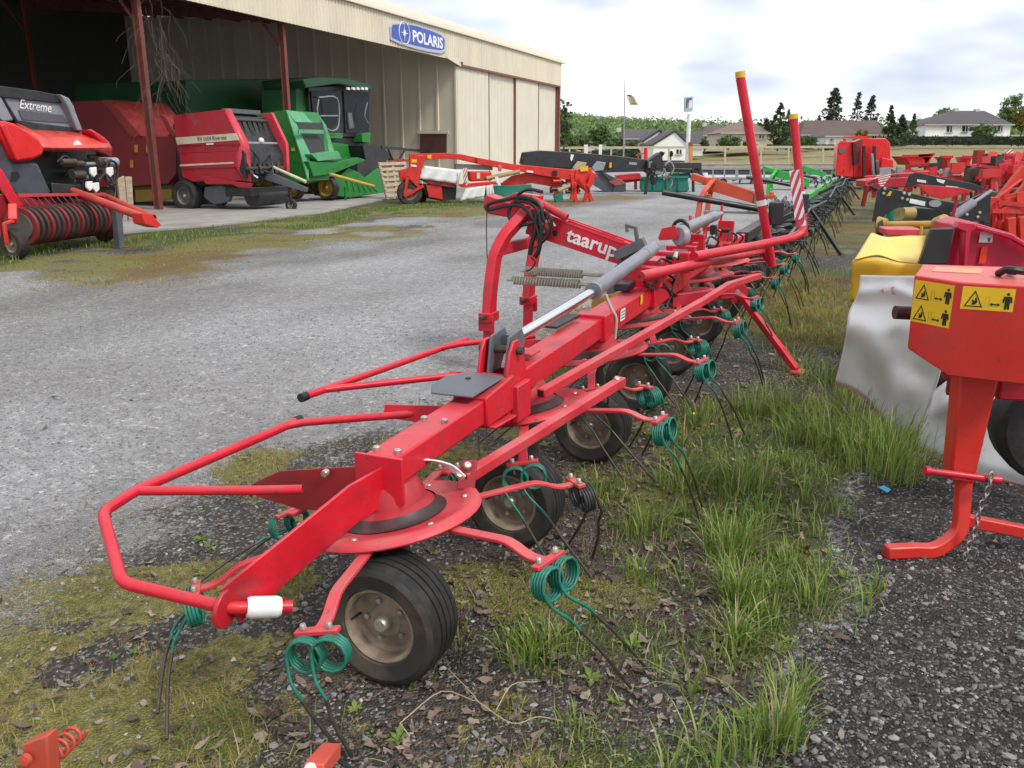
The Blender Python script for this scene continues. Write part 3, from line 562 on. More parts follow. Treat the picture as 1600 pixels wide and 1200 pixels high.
GEARRED=M('greasy_red_casting',(.42,.02,.03),.5,dirt=(.06,.03,.025),damt=.9,dscale=7,bump=.1)
STRUT=M('dirty_dark_steel',(.07,.055,.045),.7,dirt=(.12,.09,.06),damt=.6,dscale=12)
SPRINGW=M('cream_spring',(.52,.50,.40),.5,dirt=(.25,.22,.15),damt=.5,dscale=20)
def helix(p,q,r,turns,seg=10):
    p=np.asarray(p,float); q=np.asarray(q,float); d=nrm(q-p); x=nrm(np.cross(d,ZX)); y=np.cross(x,d); N=turns*seg
    return [p+(q-p)*(k/N)+r*(math.cos(2*math.pi*k/seg)*x+math.sin(2*math.pi*k/seg)*y) for k in range(N+1)]
def lug(b,p,axis,r,t): b.lathe([(.001,-t/2),(r,-t/2),(r,t/2),(.001,t/2)],p,axis,20)
def headstock(t,ac,paint,off=0.,text_=False):
    # three point frame, in front of the machine at b=-1.2
    def U(a,b,z): return T(a,b+off,z)
    for s,(a0,a1,a2) in ((-1,(ac-.48,ac-.37,ac-.06)),(1,(ac+.33,ac+.48,ac+.06))):
        b=MB(); b.bars(rounded([U(a0,-1.2,.38),U(a0+.03,-1.2,.60),U(lerp(a0,a1,.9),-1.19,.86),U(lerp(a1,a2,.25),-1.15,1.0),U(a2,-1.06,1.17)],.05,3),.075,.115,up=AX); b.build('headstock_leg',paint,t,bevel=.008)
        b=MB(); b.beam(U(a0,-1.2,.40),U(a0-.01,-1.2,.10),.07,.06,up=AX); b.build('lower_post',paint,t,bevel=.004)
        b=MB(); b.box(U(a0,-1.2,.41),(.17,.10,.07)); b.box(U(a0+.05*s,-1.2,.365),(.03,.12,.12)); b.build('link_bracket',paint,t,bevel=.006)
        b=MB(); b.cyl(U(a0-.13,-1.2,.42),U(a0+.10,-1.2,.42),.018,.018,12); b.cyl(U(a0-.155,-1.2,.42),U(a0-.13,-1.2,.42),.012,.018,12); b.build('link_pin',STEEL,t)
    b=MB(); b.box(U(ac,-1.17,.90),(.80,.05,.09)); b.box(U(ac,-1.10,1.17),(.20,.16,.10)); b.beam(U(ac,-1.15,1.16),U(ac+.02,-1.42,1.24),.16,.11); b.build('cross_member',paint,t,bevel=.008)
    # boom from the top of the frame down to the main beam
    p0=np.asarray(U(ac,-1.04,1.10)); p1=np.asarray(U(ac,-.20,.86)); d=nrm(p1-p0); up=np.cross(AX,d)
    if up[2]<0: up=-up
    b=MB(); hw=.075
    for s in(-1,1): b.beam(p0+AX*s*hw,p1+AX*s*hw,.008,.20,up=ZX,h2=.17)
    b.beam(p0-up*.085,p1-up*.075,.142,.01); b.beam(p0+up*.085,lerp(p0,p1,.32)+up*.08,.142,.01); b.beam(lerp(p0,p1,.86)+up*.07,p1+up*.07,.142,.01)
    for s in(-1,1): b.beam(lerp(p0,p1,.3)+up*.082+AX*s*.06,lerp(p0,p1,.88)+up*.07+AX*s*.06,.045,.012)
    boom=b.build('boom',paint,t,bevel=.004)
    if text_:
        xx=d if np.dot(d,[1,0,0])>0 else -d
        text('lettering','taarup',lerp(p0,p1,.62)-AX*(hw+.0062),xx,up,.15,WHITE,boom,wid=.42,bold=.02)
        b=MB(); b.plate([lerp(p0,p1,.17)-AX*(hw+.006)+up*q*.028+d*w*.05 for w,q in((-1,-1),(1,-1),(1,1),(-1,1))],-AX*.002); b.build('type_plate',LGREY,boom)
        b=MB(); b.lathe([(.001,0),(.022,0),(.022,.003),(.001,.003)],lerp(p0,p1,.27)-AX*(hw+.005)-up*.02,-AX,16); b.build('bore',INK,boom)
    return boom
def bore(t,p,q,r):
    p=np.asarray(p);q=np.asarray(q); d=nrm(q-p); b=MB(); b.cyl(q-d*.012,q-d*.003,r,r,12); b.build('tube_bore_shade',INK,t)  # black disc painted as the shade inside the open tube
def tedder():
    t=thing('hay_tedder','long red hay tedder with white lettering taarup and green spring tines, nearest machine','hay tedder',T(3.9,0,0))
    for i,(a0,zc,ph) in enumerate(ROT): rotor(t,i,a0,zc,ph,RED2,([TEAL,STEEL],[DTEAL,STEEL]))
    for i,a in enumerate(WHL): wheel(t,T(a,.12,.194),AX,.205,.175,.60,n=44 if i<4 else 24)
    # main beams
    b=MB(); b.beam(T(-.07,0,.605),T(.60,0,.615),.125,.10); b.build('main_beam',RED,t,bevel=.008)
    b=MB(); b.beam(T(.60,0,.615),T(.86,0,.635),.15,.125,w2=.17,h2=.15); b.beam(T(.63,0,.545),T(.90,0,.53),.2,.012); b.build('hinge_casting',RED,t,bevel=.006)
    b=MB(); b.plate([T(.52,-.13,.690),T(.52,.05,.694),T(.78,.07,.712),T(.80,-.10,.712),T(.72,-.17,.704),T(.6,-.17,.698)],(0,0,.008)); cp=b.build('cover_plate',GREY,t,bevel=.003)
    b=MB(); b.lathe([(.001,.0),(.012,.0),(.012,.002),(.001,.002)],T(.71,-.06,.716),ZX,14); b.build('cover_hole',INK,cp)
    # hinge bracket with two cheeks
    for s in(-1,1):
        b=MB(); y=.072*s; b.plate([T(.82,y,.50),T(.96,y,.50),T(1.02,y,.70),T(.98,y,.80),T(.93,y,.845),T(.88,y,.845),T(.84,y,.80),T(.80,y,.66)],RX*.014*(-s)); b.build('bracket_cheek',RED,t,bevel=.004)
    b=MB(); b.box(T(.84,0,.60),(.02,.13,.2)); b.box(T(.99,0,.6),(.02,.13,.2)); b.box(T(.92,.09,.58),(.15,.03,.16)); b.build('bracket_block',RED,t,bevel=.004)
    b=MB(); b.cyl(T(.915,-.10,.80),T(.915,.10,.80),.018,.018,12); b.build('pivot_pin',STEEL,t)
    b=MB(); 
    for s in(-1,1): b.plate([T(.84,.04*s,.70),T(.88,.04*s,.86),T(1.02,.04*s,.875),T(1.06,.04*s,.82),T(.97,.04*s,.70)],RX*.012)
    b.build('hinge_fork',GREY,t,bevel=.003)
    b=MB(); b.beam(T(.98,0,.635),T(2.18,0,.655),.135,.115); b.box(T(1.2,0,.725),(.12,.1,.015)); b.build('main_beam',RED,t,bevel=.008)
    b=MB(); b.beam(T(2.16,0,.655),T(2.30,0,.66),.185,.15); b.build('beam_joint',RED,t,bevel=.006)
    b=MB(); b.beam(T(1.75,-.10,.73),T(2.1,-.09,.735),.1,.012); b.build('cover_plate',BLACK,t)
    b=MB(); b.beam(T(2.30,0,.655),T(3.30,0,.66),.15,.13); b.beam(T(3.30,0,.66),T(4.5,0,.66),.2,.16); b.beam(T(4.5,0,.66),T(7.9,0,.64),.15,.12); b.build('main_beam',RED,t,bevel=.008)
    st=MB(); q=np.asarray(T(2.55,.081,.67)); st.plate([q-AX*.05-ZX*.035,q+AX*.05-ZX*.035,q+AX*.05+ZX*.035,q-AX*.05+ZX*.035],RX*.002); sk=st.build('white_label',WHITE,t)
    st=MB()
    for r in range(3):
        for c in range(3): st.plate([q+AX*(-.035+.026*c)+ZX*(-.022+.018*r)+RX*.0025+AX*x*.018+ZX*y*.008 for x,y in((0,0),(1,0),(1,1),(0,1))],RX*.0008)
    st.build('label_print',INK,sk)
    st=MB(); q=np.asarray(T(3.0,.081,.69)); st.plate([q-AX*.025-ZX*.03,q+AX*.025-ZX*.03,q+AX*.025+ZX*.03,q-AX*.025+ZX*.03],RX*.002); st.build('yellow_label',STK,t)
    for a,b_,z in ((-.03,-.04,.658),(-.03,.04,.658),(.30,-.042,.664),(.30,.042,.664)):
        b=MB(); b.lathe([(.001,.012),(.010,.012),(.013,.009),(.013,-.004)],T(a,b_,z),ZX,8); b.build('bolt',ZINC,t)
    # near end: long plate arm, dark bracket and bent guard tube
    b=MB(); p=[T(-.075,.012,.555),T(-.20,-.02,.54),T(-.63,-.165,.372)]; b.bars(p,.012,.135); lug(b,T(-.64,-.168,.372),nrm(np.asarray(T(-.637,-.167,.37))-np.asarray(T(-.684,-.509,.4))),.058,.014); b.build('end_arm',SCUFF,t,bevel=.003)
    b=MB(); b.box(T(-.082,0,.58),(.014,.18,.16)); b.build('end_flange',RED,t,bevel=.003)
    b=MB(); b.plate([PA(u,v,-.02) for u,v in((392,757),(437,736),(592,727),(575,775),(545,796),(470,797),(400,776))],AX*.008); b.build('guard_bracket',DRED,t,bevel=.002)
    b=MB(); b.lathe([(.001,.02),(.012,.02),(.014,.016),(.014,0)],PA(511,738,-.025),-AX,10); b.build('bolt',ZINC,t)
    g=[T(-.545,-.075,.345),T(-.637,-.167,.37),T(-.684,-.509,.40),T(-.501,-.773,.50),T(-.319,-.814,.50),T(.30,-.765,.51),T(.46,-.742,.52)]
    b=MB(); b.tube(rounded(g,.035,4),.0185,14); b.build('guard_tube',RED,t,ang=60)
    b=MB(); b.tube([T(-.33,-.81,.5),T(-.16,-.42,.5),T(-.10,-.298,.50)],.0165,14,open_ends=(1,)); b.build('guard_tube',RED,t,ang=50); bore(t,T(-.16,-.42,.5),T(-.10,-.298,.50),.0122)
    b=MB(); b.tube([T(.40,-.752,.515),T(.46,-.70,.52),T(.68,-.265,.55)],.0165,12); b.build('guard_tube',RED,t,ang=50)
    b=MB(); b.cyl(T(.455,-.743,.52),T(.485,-.738,.523),.0205,.019,14); b.build('end_cap',HOSE,t)
    dv=nrm(np.asarray(T(-.545,-.075,.345))-np.asarray(T(-.637,-.167,.37)))
    q=np.asarray(T(-.60,-.13,.36)); b=MB(); b.tube([q,q+dv*.01,q+dv*.085,q+dv*.095],[.027,.031,.031,.026],18); b.build('white_sleeve',WHITE,t,ang=40)
    b=MB(); b.tube([q+dv*.09,q+dv*.125],.0185,14,open_ends=(1,)); b.cyl(q+dv*.105-ZX*.03,q+dv*.105+ZX*.03,.003,.003,6); b.build('sleeve_tip',RED,t); bore(t,q+dv*.09,q+dv*.125,.0135)
    # second guard
    b=MB(); b.tube([T(.70,-.868,.55),T(1.3,-.80,.55),T(2.05,-.72,.55)],.0175,14); b.build('guard_tube',RED,t,ang=50)
    b=MB(); b.tube([T(.82,-.852,.55),T(.88,-.80,.55),T(1.30,-.33,.565)],.0165,12); b.build('guard_tube',RED,t,ang=50)
    b=MB(); b.tube([T(1.76,-.752,.555),T(1.85,-.66,.57),T(2.08,-.30,.60)],.0165,12); b.build('guard_tube',RED,t,ang=50)
    b=MB(); b.cyl(T(.665,-.872,.55),T(.705,-.868,.55),.0205,.0205,14); b.build('end_cap',HOSE,t)
    for a in(.62,1.22,2.0):
        b=MB(); b.plate([T(a,-.42,.53),T(a+.02,-.42,.58),T(a+.06,-.08,.60),T(a+.06,-.08,.50)],AX*.008); b.build('guard_bracket',RED,t,bevel=.002)
    # square rails along the rear
    for pts in ([T(.20,.166,.5),T(1.329,.421,.6)],[T(.987,.153,.6),T(3.05,.474,.70)],[T(3.05,.474,.70),T(3.55,.55,.735),T(4.35,.66,.70)]):
        b=MB(); b.bars(pts,.042,.042); r=b.build('rear_rail',RED2,t,bevel=.005)
        p,q=map(np.asarray,pts[:2]); d=nrm(q-p); x=nrm(np.cross(d,ZX)); y=np.cross(x,d); b=MB(); b.box(p-d*.0012,(.002,.028,.028),(d,x,y)); b.build('rail_opening',INK,r)
    b=MB(); b.bars(smooth([T(.10,-.02,.575),T(.12,.06,.585),T(.155,.13,.56),T(.17,.18,.515)],4),.006,.03,up=RX); b.build('white_strap',WHITE,t,bevel=.002)
    b=MB(); b.plate([T(.17,.15,.47),T(.19,.21,.47),T(.235,.20,.56),T(.215,.15,.56)],AX*.01); b.build('rail_bracket',DRED,t,bevel=.002)
    for p in (T(.165,.165,.525),T(.20,.18,.55),T(1.29,.405,.615)):
        b=MB(); b.lathe([(.001,.012),(.012,.011),(.015,.005),(.015,0)],p,nrm(RX*.6+ZX-AX*.5),10); b.build('bolt',ZINC,t)
    # folding cylinder
    b=MB(); b.cyl(T(.97,0,.815),T(1.06,0,.817),.036,.032,16); b.build('rod_end',GREY,t)
    b=MB(); b.cyl(T(1.04,0,.816),T(2.25,0,.858),.026,.026,20); b.build('piston_rod',CHROME,t,ang=60)
    c0,c1=np.asarray(T(2.2,0,.857)),np.asarray(T(3.62,0,.955)); b=MB(); b.tube([c0,lerp(c0,c1,.04),lerp(c0,c1,.045),lerp(c0,c1,.80),lerp(c0,c1,.802),lerp(c0,c1,.90),lerp(c0,c1,.902),c1],[.049,.049,.044,.044,.048,.048,.044,.042],20); b.build('cylinder_body',LCYL,t,ang=40)
    b=MB(); b.tube(smooth([T(2.28,.05,.83),T(2.3,.08,.75),T(2.34,.10,.68),T(2.36,.09,.56)],4),.010,8); b.build('bleed_hose',SPRINGW,t)
    # centre frame
    for (a,b0,z0,da,db,dz,m) in ((3.35,.0,.79,.10,.26,.14,RED),(3.75,.0,.80,.3,.14,.14,RED),(4.15,.02,.80,.10,.28,.16,RED),(4.6,0,.78,.08,.24,.2,RED),(3.1,-.06,.76,.2,.1,.05,BLACK),(3.95,-.16,.75,.3,.14,.18,RED)):
        b=MB(); b.box(T(a,b0,z0),(da,db,dz)); b.build('centre_block',m,t,bevel=.008)
    b=MB(); b.plate([PA(u,v,3.78) for u,v in((945,432),(985,392),(1010,385),(1006,440),(948,462))],AX*.014); b.build('latch_plate',GREY,t,bevel=.003)
    b=MB(); b.beam(PA(962,400,3.76),PA(1008,378,3.76),.07,.075); b.bars([PA(996,378,3.76),PA(993,356,3.76),PA(978,352,3.76),PA(981,362,3.76)],.03,.025,up=AX); b.build('latch_hook',GREY,t,bevel=.004)
    b=MB(); b.plate([PA(u,v,4.3) for u,v in((1028,372),(1034,357),(1055,352),(1060,368),(1056,374),(1030,376))],AX*.012); b.build('red_flag_plate',RED,t,bevel=.003)
    b=MB(); b.beam(T(4.2,.02,.86),T(4.2,.02,1.08),.02,.03); b.beam(T(4.75,.05,.82),T(4.75,.05,1.06),.02,.03); b.build('plate_post',RED2,t)
    b=MB(); b.lathe([(.001,-.03),(.07,-.03),(.085,-.01),(.085,.02),(.06,.035),(.001,.035)],T(4.35,.04,.98),nrm(AX+RX*.6),20); b.build('rubber_buffer',LGREY,t)
    b=MB(); b.tube([np.asarray(T(4.62,-.02,1.02))+.06*(math.cos(q)*RX+math.sin(q)*ZX) for q in np.linspace(-.6,3.8,14)],.016,8); b.build('hose_loop',HOSE,t)
    b=MB(); b.cyl(T(4.75,-.02,1.0),T(6.4,-.04,1.0),.05,.05,18); b.cyl(T(6.4,-.04,1.0),T(6.75,-.04,.995),.03,.03,14); b.build('cylinder_body',LCYL,t,ang=40)
    for a in(5.2,6.9):
        b=MB(); b.box(T(a,0,.80),(.08,.16,.24)); b.beam(T(a,-.06,.86),T(a+.02,-.06,1.08),.02,.06); b.build('cylinder_mount',RED,t,bevel=.004)
    for pts,r in (([(1012,445),(1030,440),(1045,455),(1050,470)],.012),([(1000,430),(1015,450),(1035,448),(1058,462)],.010),([(1060,420),(1052,440),(1048,462),(1040,478)],.010)):
        b=MB(); b.tube(smooth([PR(u,v,.10) for u,v in pts],4),r,8); b.build('hydraulic_hose',HOSE,t)
    rnd=random.Random(3)
    for k in range(34):
        a=rnd.uniform(3.3,7.4); b=MB(); c=T(a,rnd.uniform(-.14,.22),rnd.uniform(.70,.90)); ty=k%4
        if ty==0: b.box(c,(rnd.uniform(.04,.12),rnd.uniform(.03,.08),rnd.uniform(.04,.09))); m=rnd.choice([RED,RED,BLACK,RED2]); nm='valve_block'
        elif ty==1: b.cyl(c,np.asarray(c)+AX*rnd.uniform(.04,.09)+ZX*rnd.uniform(-.02,.05),.018,.014,10); m=ZINC; nm='fitting'
        elif ty==2: b.cyl(c,np.asarray(c)+RX*rnd.uniform(.05,.12),.022,.022,10); m=rnd.choice([BLACK,GREY]); nm='fitting'
        else: b.tube(smooth([c,np.asarray(c)+AX*.12+ZX*.07,np.asarray(c)+AX*.26+RX*.05+ZX*.02,np.asarray(c)+AX*.4-ZX*.05],4),.009,7); m=HOSE; nm='hydraulic_hose'
        b.build(nm,m,t,bevel=.003 if ty==0 else 0)
    # headstock
    boom=headstock(t,3.9,RED,text_=True)
    for z,b0,b1 in ((.61,-1.24,-.30),(.69,-1.12,-.35)):
        p=np.asarray(T(3.98,b0,z)); q=np.asarray(T(3.98,b1,z-.0)); m_=lerp(p,q,.62)
        b=MB(); b.tube(helix(p,m_,.030,24,9),.0088,5); b.build('tension_spring',SPRINGW,t,ang=80)
        b=MB(); b.cyl(p-RX*.05,p+RX*.02,.012,.012,8); b.cyl(m_-RX*.02,q,.016,.016,10); b.build('spring_rod',SPRINGW,t)
    b=MB(); b.tube([PA(857,507,3.3),PA(915,468,3.3)],.012,8); b.build('yellow_rod',YELLOW,t)
    b=MB(); b.cyl(PR(935,476,-.2),PR(985,462,-.2),.05,.05,14); b.build('shaft_guard',M('dull_yellow_guard',(.36,.22,.02),.6),t)
    # hoses looping over the headstock
    for pts,r in (([(850,345),(842,318),(815,308),(790,312),(765,318),(762,328),(790,322),(815,322),(835,345),(845,380)],.016),([(848,352),(835,322),(808,314),(795,330),(800,348),(815,352),(838,346)],.014),([(842,335),(846,360),(842,390),(836,402)],.018),([(838,330),(836,360),(830,385),(828,398)],.018),([(852,330),(862,345),(856,368),(845,380)],.014),([(848,300),(825,296),(808,306),(812,318)],.013),([(830,402),(836,410),(830,420),(822,424)],.006)):
        b=MB(); b.tube(smooth([PA(u,v,3.72) for u,v in pts],5),r,8); b.build('hydraulic_hose',HOSE,t)
    b=MB(); b.tube([PA(761,325,3.7),PA(760,360,3.7),PA(761,400,3.7),PA(763,410,3.7)],.004,5); b.build('hanging_cord',HOSE,t)
    for u,v in((846,338),(852,350),(842,352),(858,342),(848,328),(840,312),(828,306)):
        b=MB(); p=PA(u,v,3.74); b.cyl(p,p+nrm(RX*.4-ZX*.6+AX*.2)*.07,.017,.014,10); b.build('coupling',ZINC if u%4 else ORANGE,t)
    b=MB(); b.tube([PA(832,312,3.78),PA(886,340,3.78)],.030,14,open_ends=(1,)); b.build('top_tube',RED,t); bore(t,PA(832,312,3.78),PA(886,340,3.78),.022)
    b=MB(); b.plate([PA(u,v,4.05) for u,v in((770,332),(776,318),(815,300),(850,305),(845,330),(805,338))],-AX*.14); b.build('top_link_cheek',RED,t,bevel=.006)
    # stand leg
    b=MB(); b.beam(T(4.0,.06,.52),T(4.55,.44,.53),.05,.10,h2=.085); b.build('stand_arm',DRED2,t,bevel=.006)
    b=MB(); ax=nrm(np.cross(AX*.3+RX,ZX)); lug(b,T(4.58,.47,.525),ax,.085,.05); b.build('stand_knuckle',DRED2,t,bevel=.004)
    b=MB(); lug(b,np.asarray(T(4.58,.47,.535))-ax*0,ax,.02,.075); lug(b,np.asarray(T(4.60,.50,.47)),ax,.014,.075); b.build('stand_bolts',ZINC,t)
    b=MB(); b.beam(T(4.585,.485,.52),T(4.22,1.0,.02),.05,.05); b.build('stand_leg',RED,t,bevel=.006)
    b=MB(); b.box(T(4.21,1.01,.012),(.14,.10,.016)); b.build('stand_foot',RED,t,bevel=.003)
    # upright transport guards with yellow tips
    for base,pole in (([PR(1000,432,.10),PR(1100,410,.28),PR(1192,392,.5)],(PR(1205,408,.58),ona_(1157,122,5.85),ona_(1156.5,112,5.85))),):
        d0,d1,d2=pole; b=MB(); b.tube(list(base)+[np.asarray(d0)-ZX*.02],.034,16); b.build('upright_guard',RED,t,ang=50)
        b=MB(); b.tube([np.asarray(d0)-nrm(d1-d0)*.05,d0,d1],.042,18); b.build('upright_guard',RED,t,ang=50)
        b=MB(); b.cyl(d1,d2,.044,.044,18); b.build('yellow_tip',YELLOW,t)
        m_=lerp(d0,d1,.315); b=MB(); b.cyl(m_,lerp(d0,d1,.345),.0455,.0455,18); b.build('white_band',WHITE,t)
        b=MB(); b.box(np.asarray(lerp(d0,d1,.27))+nrm(np.array([1,.2,0]))*.13,(.13,.06,.21),(np.array([1.,.2,0]),np.array([-.2,1,0]),ZX)); b.build('rear_light',BLACK,t,bevel=.01)
    bb=7.3; pb=[PR(1084,401,.25),PR(1180,384,.55),PR(1240,371,.80),PR(1256,362,.86)]
    d0=pb[-1]; aB=LOC(d0)[0]; d1=PA(1240.5,186,aB); d2=PA(1240,178,aB)
    b=MB(); b.tube(rounded(pb+[lerp(d0,d1,.1),d1],.14,5),.036,16); b.build('upright_guard',RED,t,ang=50)
    b=MB(); b.cyl(d1,d2,.041,.041,16); b.build('yellow_tip',YELLOW,t)
    m_=lerp(d0,d1,.33); b=MB(); b.cyl(m_,lerp(d0,d1,.36),.042,.042,16); b.build('white_band',WHITE,t)
    b=MB(); b.box(np.asarray(lerp(d0,d1,.26))-np.array([.03,.08,0]),(.12,.06,.17),(np.array([1.,.2,0]),np.array([-.2,1,0]),ZX)); b.build('rear_light',BLACK,t,bevel=.01)
    striped_board(t,[PA(u,v,aB-.15) for u,v in((1243,355),(1259,352),(1249,265),(1233,267))],n=4)
    return t
def ona_(u,v,a): return PA(u,v,a)
LCYL=M('grey_cylinder_paint',(.20,.21,.235),.35,dirt=(.12,.11,.10),damt=.3,dscale=8)
DRED2=M('deep_red_paint',(.45,.016,.03),.4,dirt=(.2,.03,.03),damt=.5)
def striped_board(parent,q,n=4,name='warning_board',mats=None,thick=.012):
    q=[np.asarray(x) for x in q]; nv=nrm(np.cross(q[1]-q[0],q[3]-q[0])); 
    if np.dot(nv,CO-q[0])<0: nv=-nv
    b=MB(); b.plate(q,-nv*thick); o=b.build(name,WHITE,parent)
    def pt(s,t): return lerp(lerp(q[0],q[1],s),lerp(q[3],q[2],s),t)+nv*.002
    for k in range(n+1):
        t0=(k-.5)/n; ph=.5/n; slope=1./n
        pts=[]
        for s in (0,.25,.5,.75,1):
            pts.append((s,min(max(t0+s*slope*1.5-.5*slope,0),1)))
        pts2=[(s,min(max(t+ph,0),1)) for s,t in pts]
        g=[[pt(s,t) for s,t in pts],[pt(s,t) for s,t in pts2]]; b=MB(); b.sheet(g); b.build('red_stripe',BREDF,o)
    return o
BREDF=M('faded_stripe_red',(.50,.05,.08),.45)
tedder()
# ---------------------------------------------------------------- the open barn
FB=-17.3
def corr(b,p0,ux,nv,width,z0,z1,pitch=.2,dep=.035):
    # trapezoid profiled sheet, solid with a flat back
    p0=np.asarray(p0,float); prof=[]; x=0.
    while x<width-1e-6:
        for f,h in((0,0),(.35,0),(.5,1),(.85,1)):
            if x+f*pitch<=width: prof.append((x+f*pitch,h*dep))
        x+=pitch
    prof.append((width,0)); lo=[p0+ux*s+nv*h+ZX*z0 for s,h in prof]; hi=[p0+ux*s+nv*h+ZX*z1 for s,h in prof]; n=len(prof)
    bk=[p0+ux*width-nv*.03+ZX*z0,p0-nv*.03+ZX*z0]; bh=[p0+ux*width-nv*.03+ZX*z1,p0-nv*.03+ZX*z1]
    b.loft([lo+bk,hi+bh])
def barn():
    t=thing('open_barn','long beige metal barn with open dark bays and sliding doors','barn',T(30,-25,0))
    # fascia sheets
    proto=None
    for k in range(26):
        a0=-2+k*2.; w=2.-.01
        if a0+2>51: break
        b=MB(); corr(b,T(a0,FB,0),AX,RX,w,5.86 if a0<35 else 5.74,7.06); b.build('fascia_sheet',BEIGE,t,ang=20)
    b=MB(); b.plate([T(34.2,FB+.05,5.86),T(35.6,FB+.05,5.62),T(35.6,FB+.05,5.9),T(34.2,FB+.05,5.95)],RX*.03); b.build('fascia_corner',BEIGE,t)
    b=MB(); b.plate([T(-2,FB-.02,7.07),T(-2,FB+.16,7.07),T(-2,FB+.16,7.14),T(-2,FB-.10,7.55),T(-2,FB-.35,7.55)],AX*52.4); b.build('roof_trim',BEIGE2,t)
    # sliding doors
    cuts=[35.55,39.25,42.85,46.4,49.65]
    for i in range(4):
        b=MB(); corr(b,T(cuts[i]+.04,FB-.12-.10*(i%2),0),AX,RX,cuts[i+1]-cuts[i]-.1,.08,5.9,.45,.022); o=b.build('sliding_door',BEIGE2,t,ang=20)
        b=MB(); b.tb(cuts[i+1]-.05,cuts[i+1]+.02,FB-.30,FB-.10,.05,5.73); b.build('door_edge',BROWNRED,o)
    b=MB(); b.tb(35.4,49.9,FB-.05,FB+.03,5.64,5.738); b.build('door_track',BROWNRED,t)
    # inner side wall, cladding panel by panel
    for k in range(21):
        b0=-17.35-k*1.0; hz=7.2+max(0,-17.65-b0)*.095; b=MB(); p=np.asarray(T(35.45,b0,0)); b.plate([p,p-RX*.985,p-RX*.985+AX*.05,p+AX*.05],ZX*hz)
        b.plate([p-RX*.02,p-RX*.05-AX*.06,p-RX*.15-AX*.06,p-RX*.18],ZX*hz); b.build('cladding_panel',BEIGE,t,ang=20)
    q=[PA(u,v,35.37) for u,v in((657,208),(698,208),(698,240),(657,240))]; b=MB(); b.plate(q,-AX*.05); w=b.build('shutter',M('brown_shutter',(.10,.042,.03),.6,bump=.2,bscale=8),t)
    b=MB(); c=[PA(u,v,35.36) for u,v in((653,204),(702,204),(702,209),(653,209))]; b.plate(c,-AX*.09); b.build('shutter_head',BEIGE2,w)
    # closing walls, roof and steelwork
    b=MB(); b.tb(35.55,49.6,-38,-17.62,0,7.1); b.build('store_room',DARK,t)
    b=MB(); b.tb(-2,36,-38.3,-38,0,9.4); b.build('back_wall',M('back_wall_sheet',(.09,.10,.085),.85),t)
    b=MB(); b.plate([T(-2.3,FB-.35,7.30),T(-2.3,-38.2,9.3),T(-2.3,-38.2,9.5),T(-2.3,FB-.35,7.5)],AX*52.6); b.build('roof',FIBRE,t)
    for a in(-1.5,4.,10.2,16.5,22.8,29.1):
        b=MB(); z=lambda b_: 7.16+(-17.65-b_)*.098
        b.beam(T(a,-17.5,6.75),T(a,-38,8.75),.18,.42); b.build('rafter',BROWNRED,t)
    for k in range(11):
        bb=-18.6-k*1.9; zz=7.27+(-17.65-bb)*.0966; b=MB(); b.beam(T(-2,bb,zz-.12),T(35.5,bb,zz-.12),.07,.16); b.build('purlin',BROWNRED,t)
    for a,b_,top in((16.5,-17.72,6.75),(22.8,-17.72,6.75),(16.5,-30,7.9),(22.8,-30,7.9),(10.2,-30,7.9)):
        b=MB(); b.box(T(a,b_-.10,top/2),(.14,.014,top)); b.box(T(a,b_+.10,top/2),(.14,.014,top)); b.box(T(a,b_,top/2),(.012,.20,top)); b.box(T(a,b_,.01),(.32,.36,.02)); b.build('post',POSTRED,t)
        b=MB(); b.beam(T(a,b_-.1,top-1.6),T(a,b_-1.5,top+.05),.06,.08); b.build('knee_brace',POSTRED,t)
    b=MB(); b.beam(T(-2,-17.5,6.0),T(35.4,-17.5,6.0),.12,.2); b.build('eaves_beam',BROWNRED,t)
    b=MB(); b.tb(49.7,49.9,FB-.3,FB+.02,0,5.73); b.build('corner_post',BROWNRED,t)
    return t
POSTRED=M('post_red_lead',(.19,.05,.042),.6,dirt=(.10,.045,.035),damt=.6,dscale=2)
barn()
b=MB(); b.plate([T(9,-13.2),T(13,-12.4),T(17.5,-12.7),T(21,-13.8),T(24.8,-15.0),T(36,-16.6),T(36,-38),T(9,-38)],ZX*.04); tag(b.build('concrete_slab',CONC),'pale concrete floor slab of the open barn',None,None,'structure')
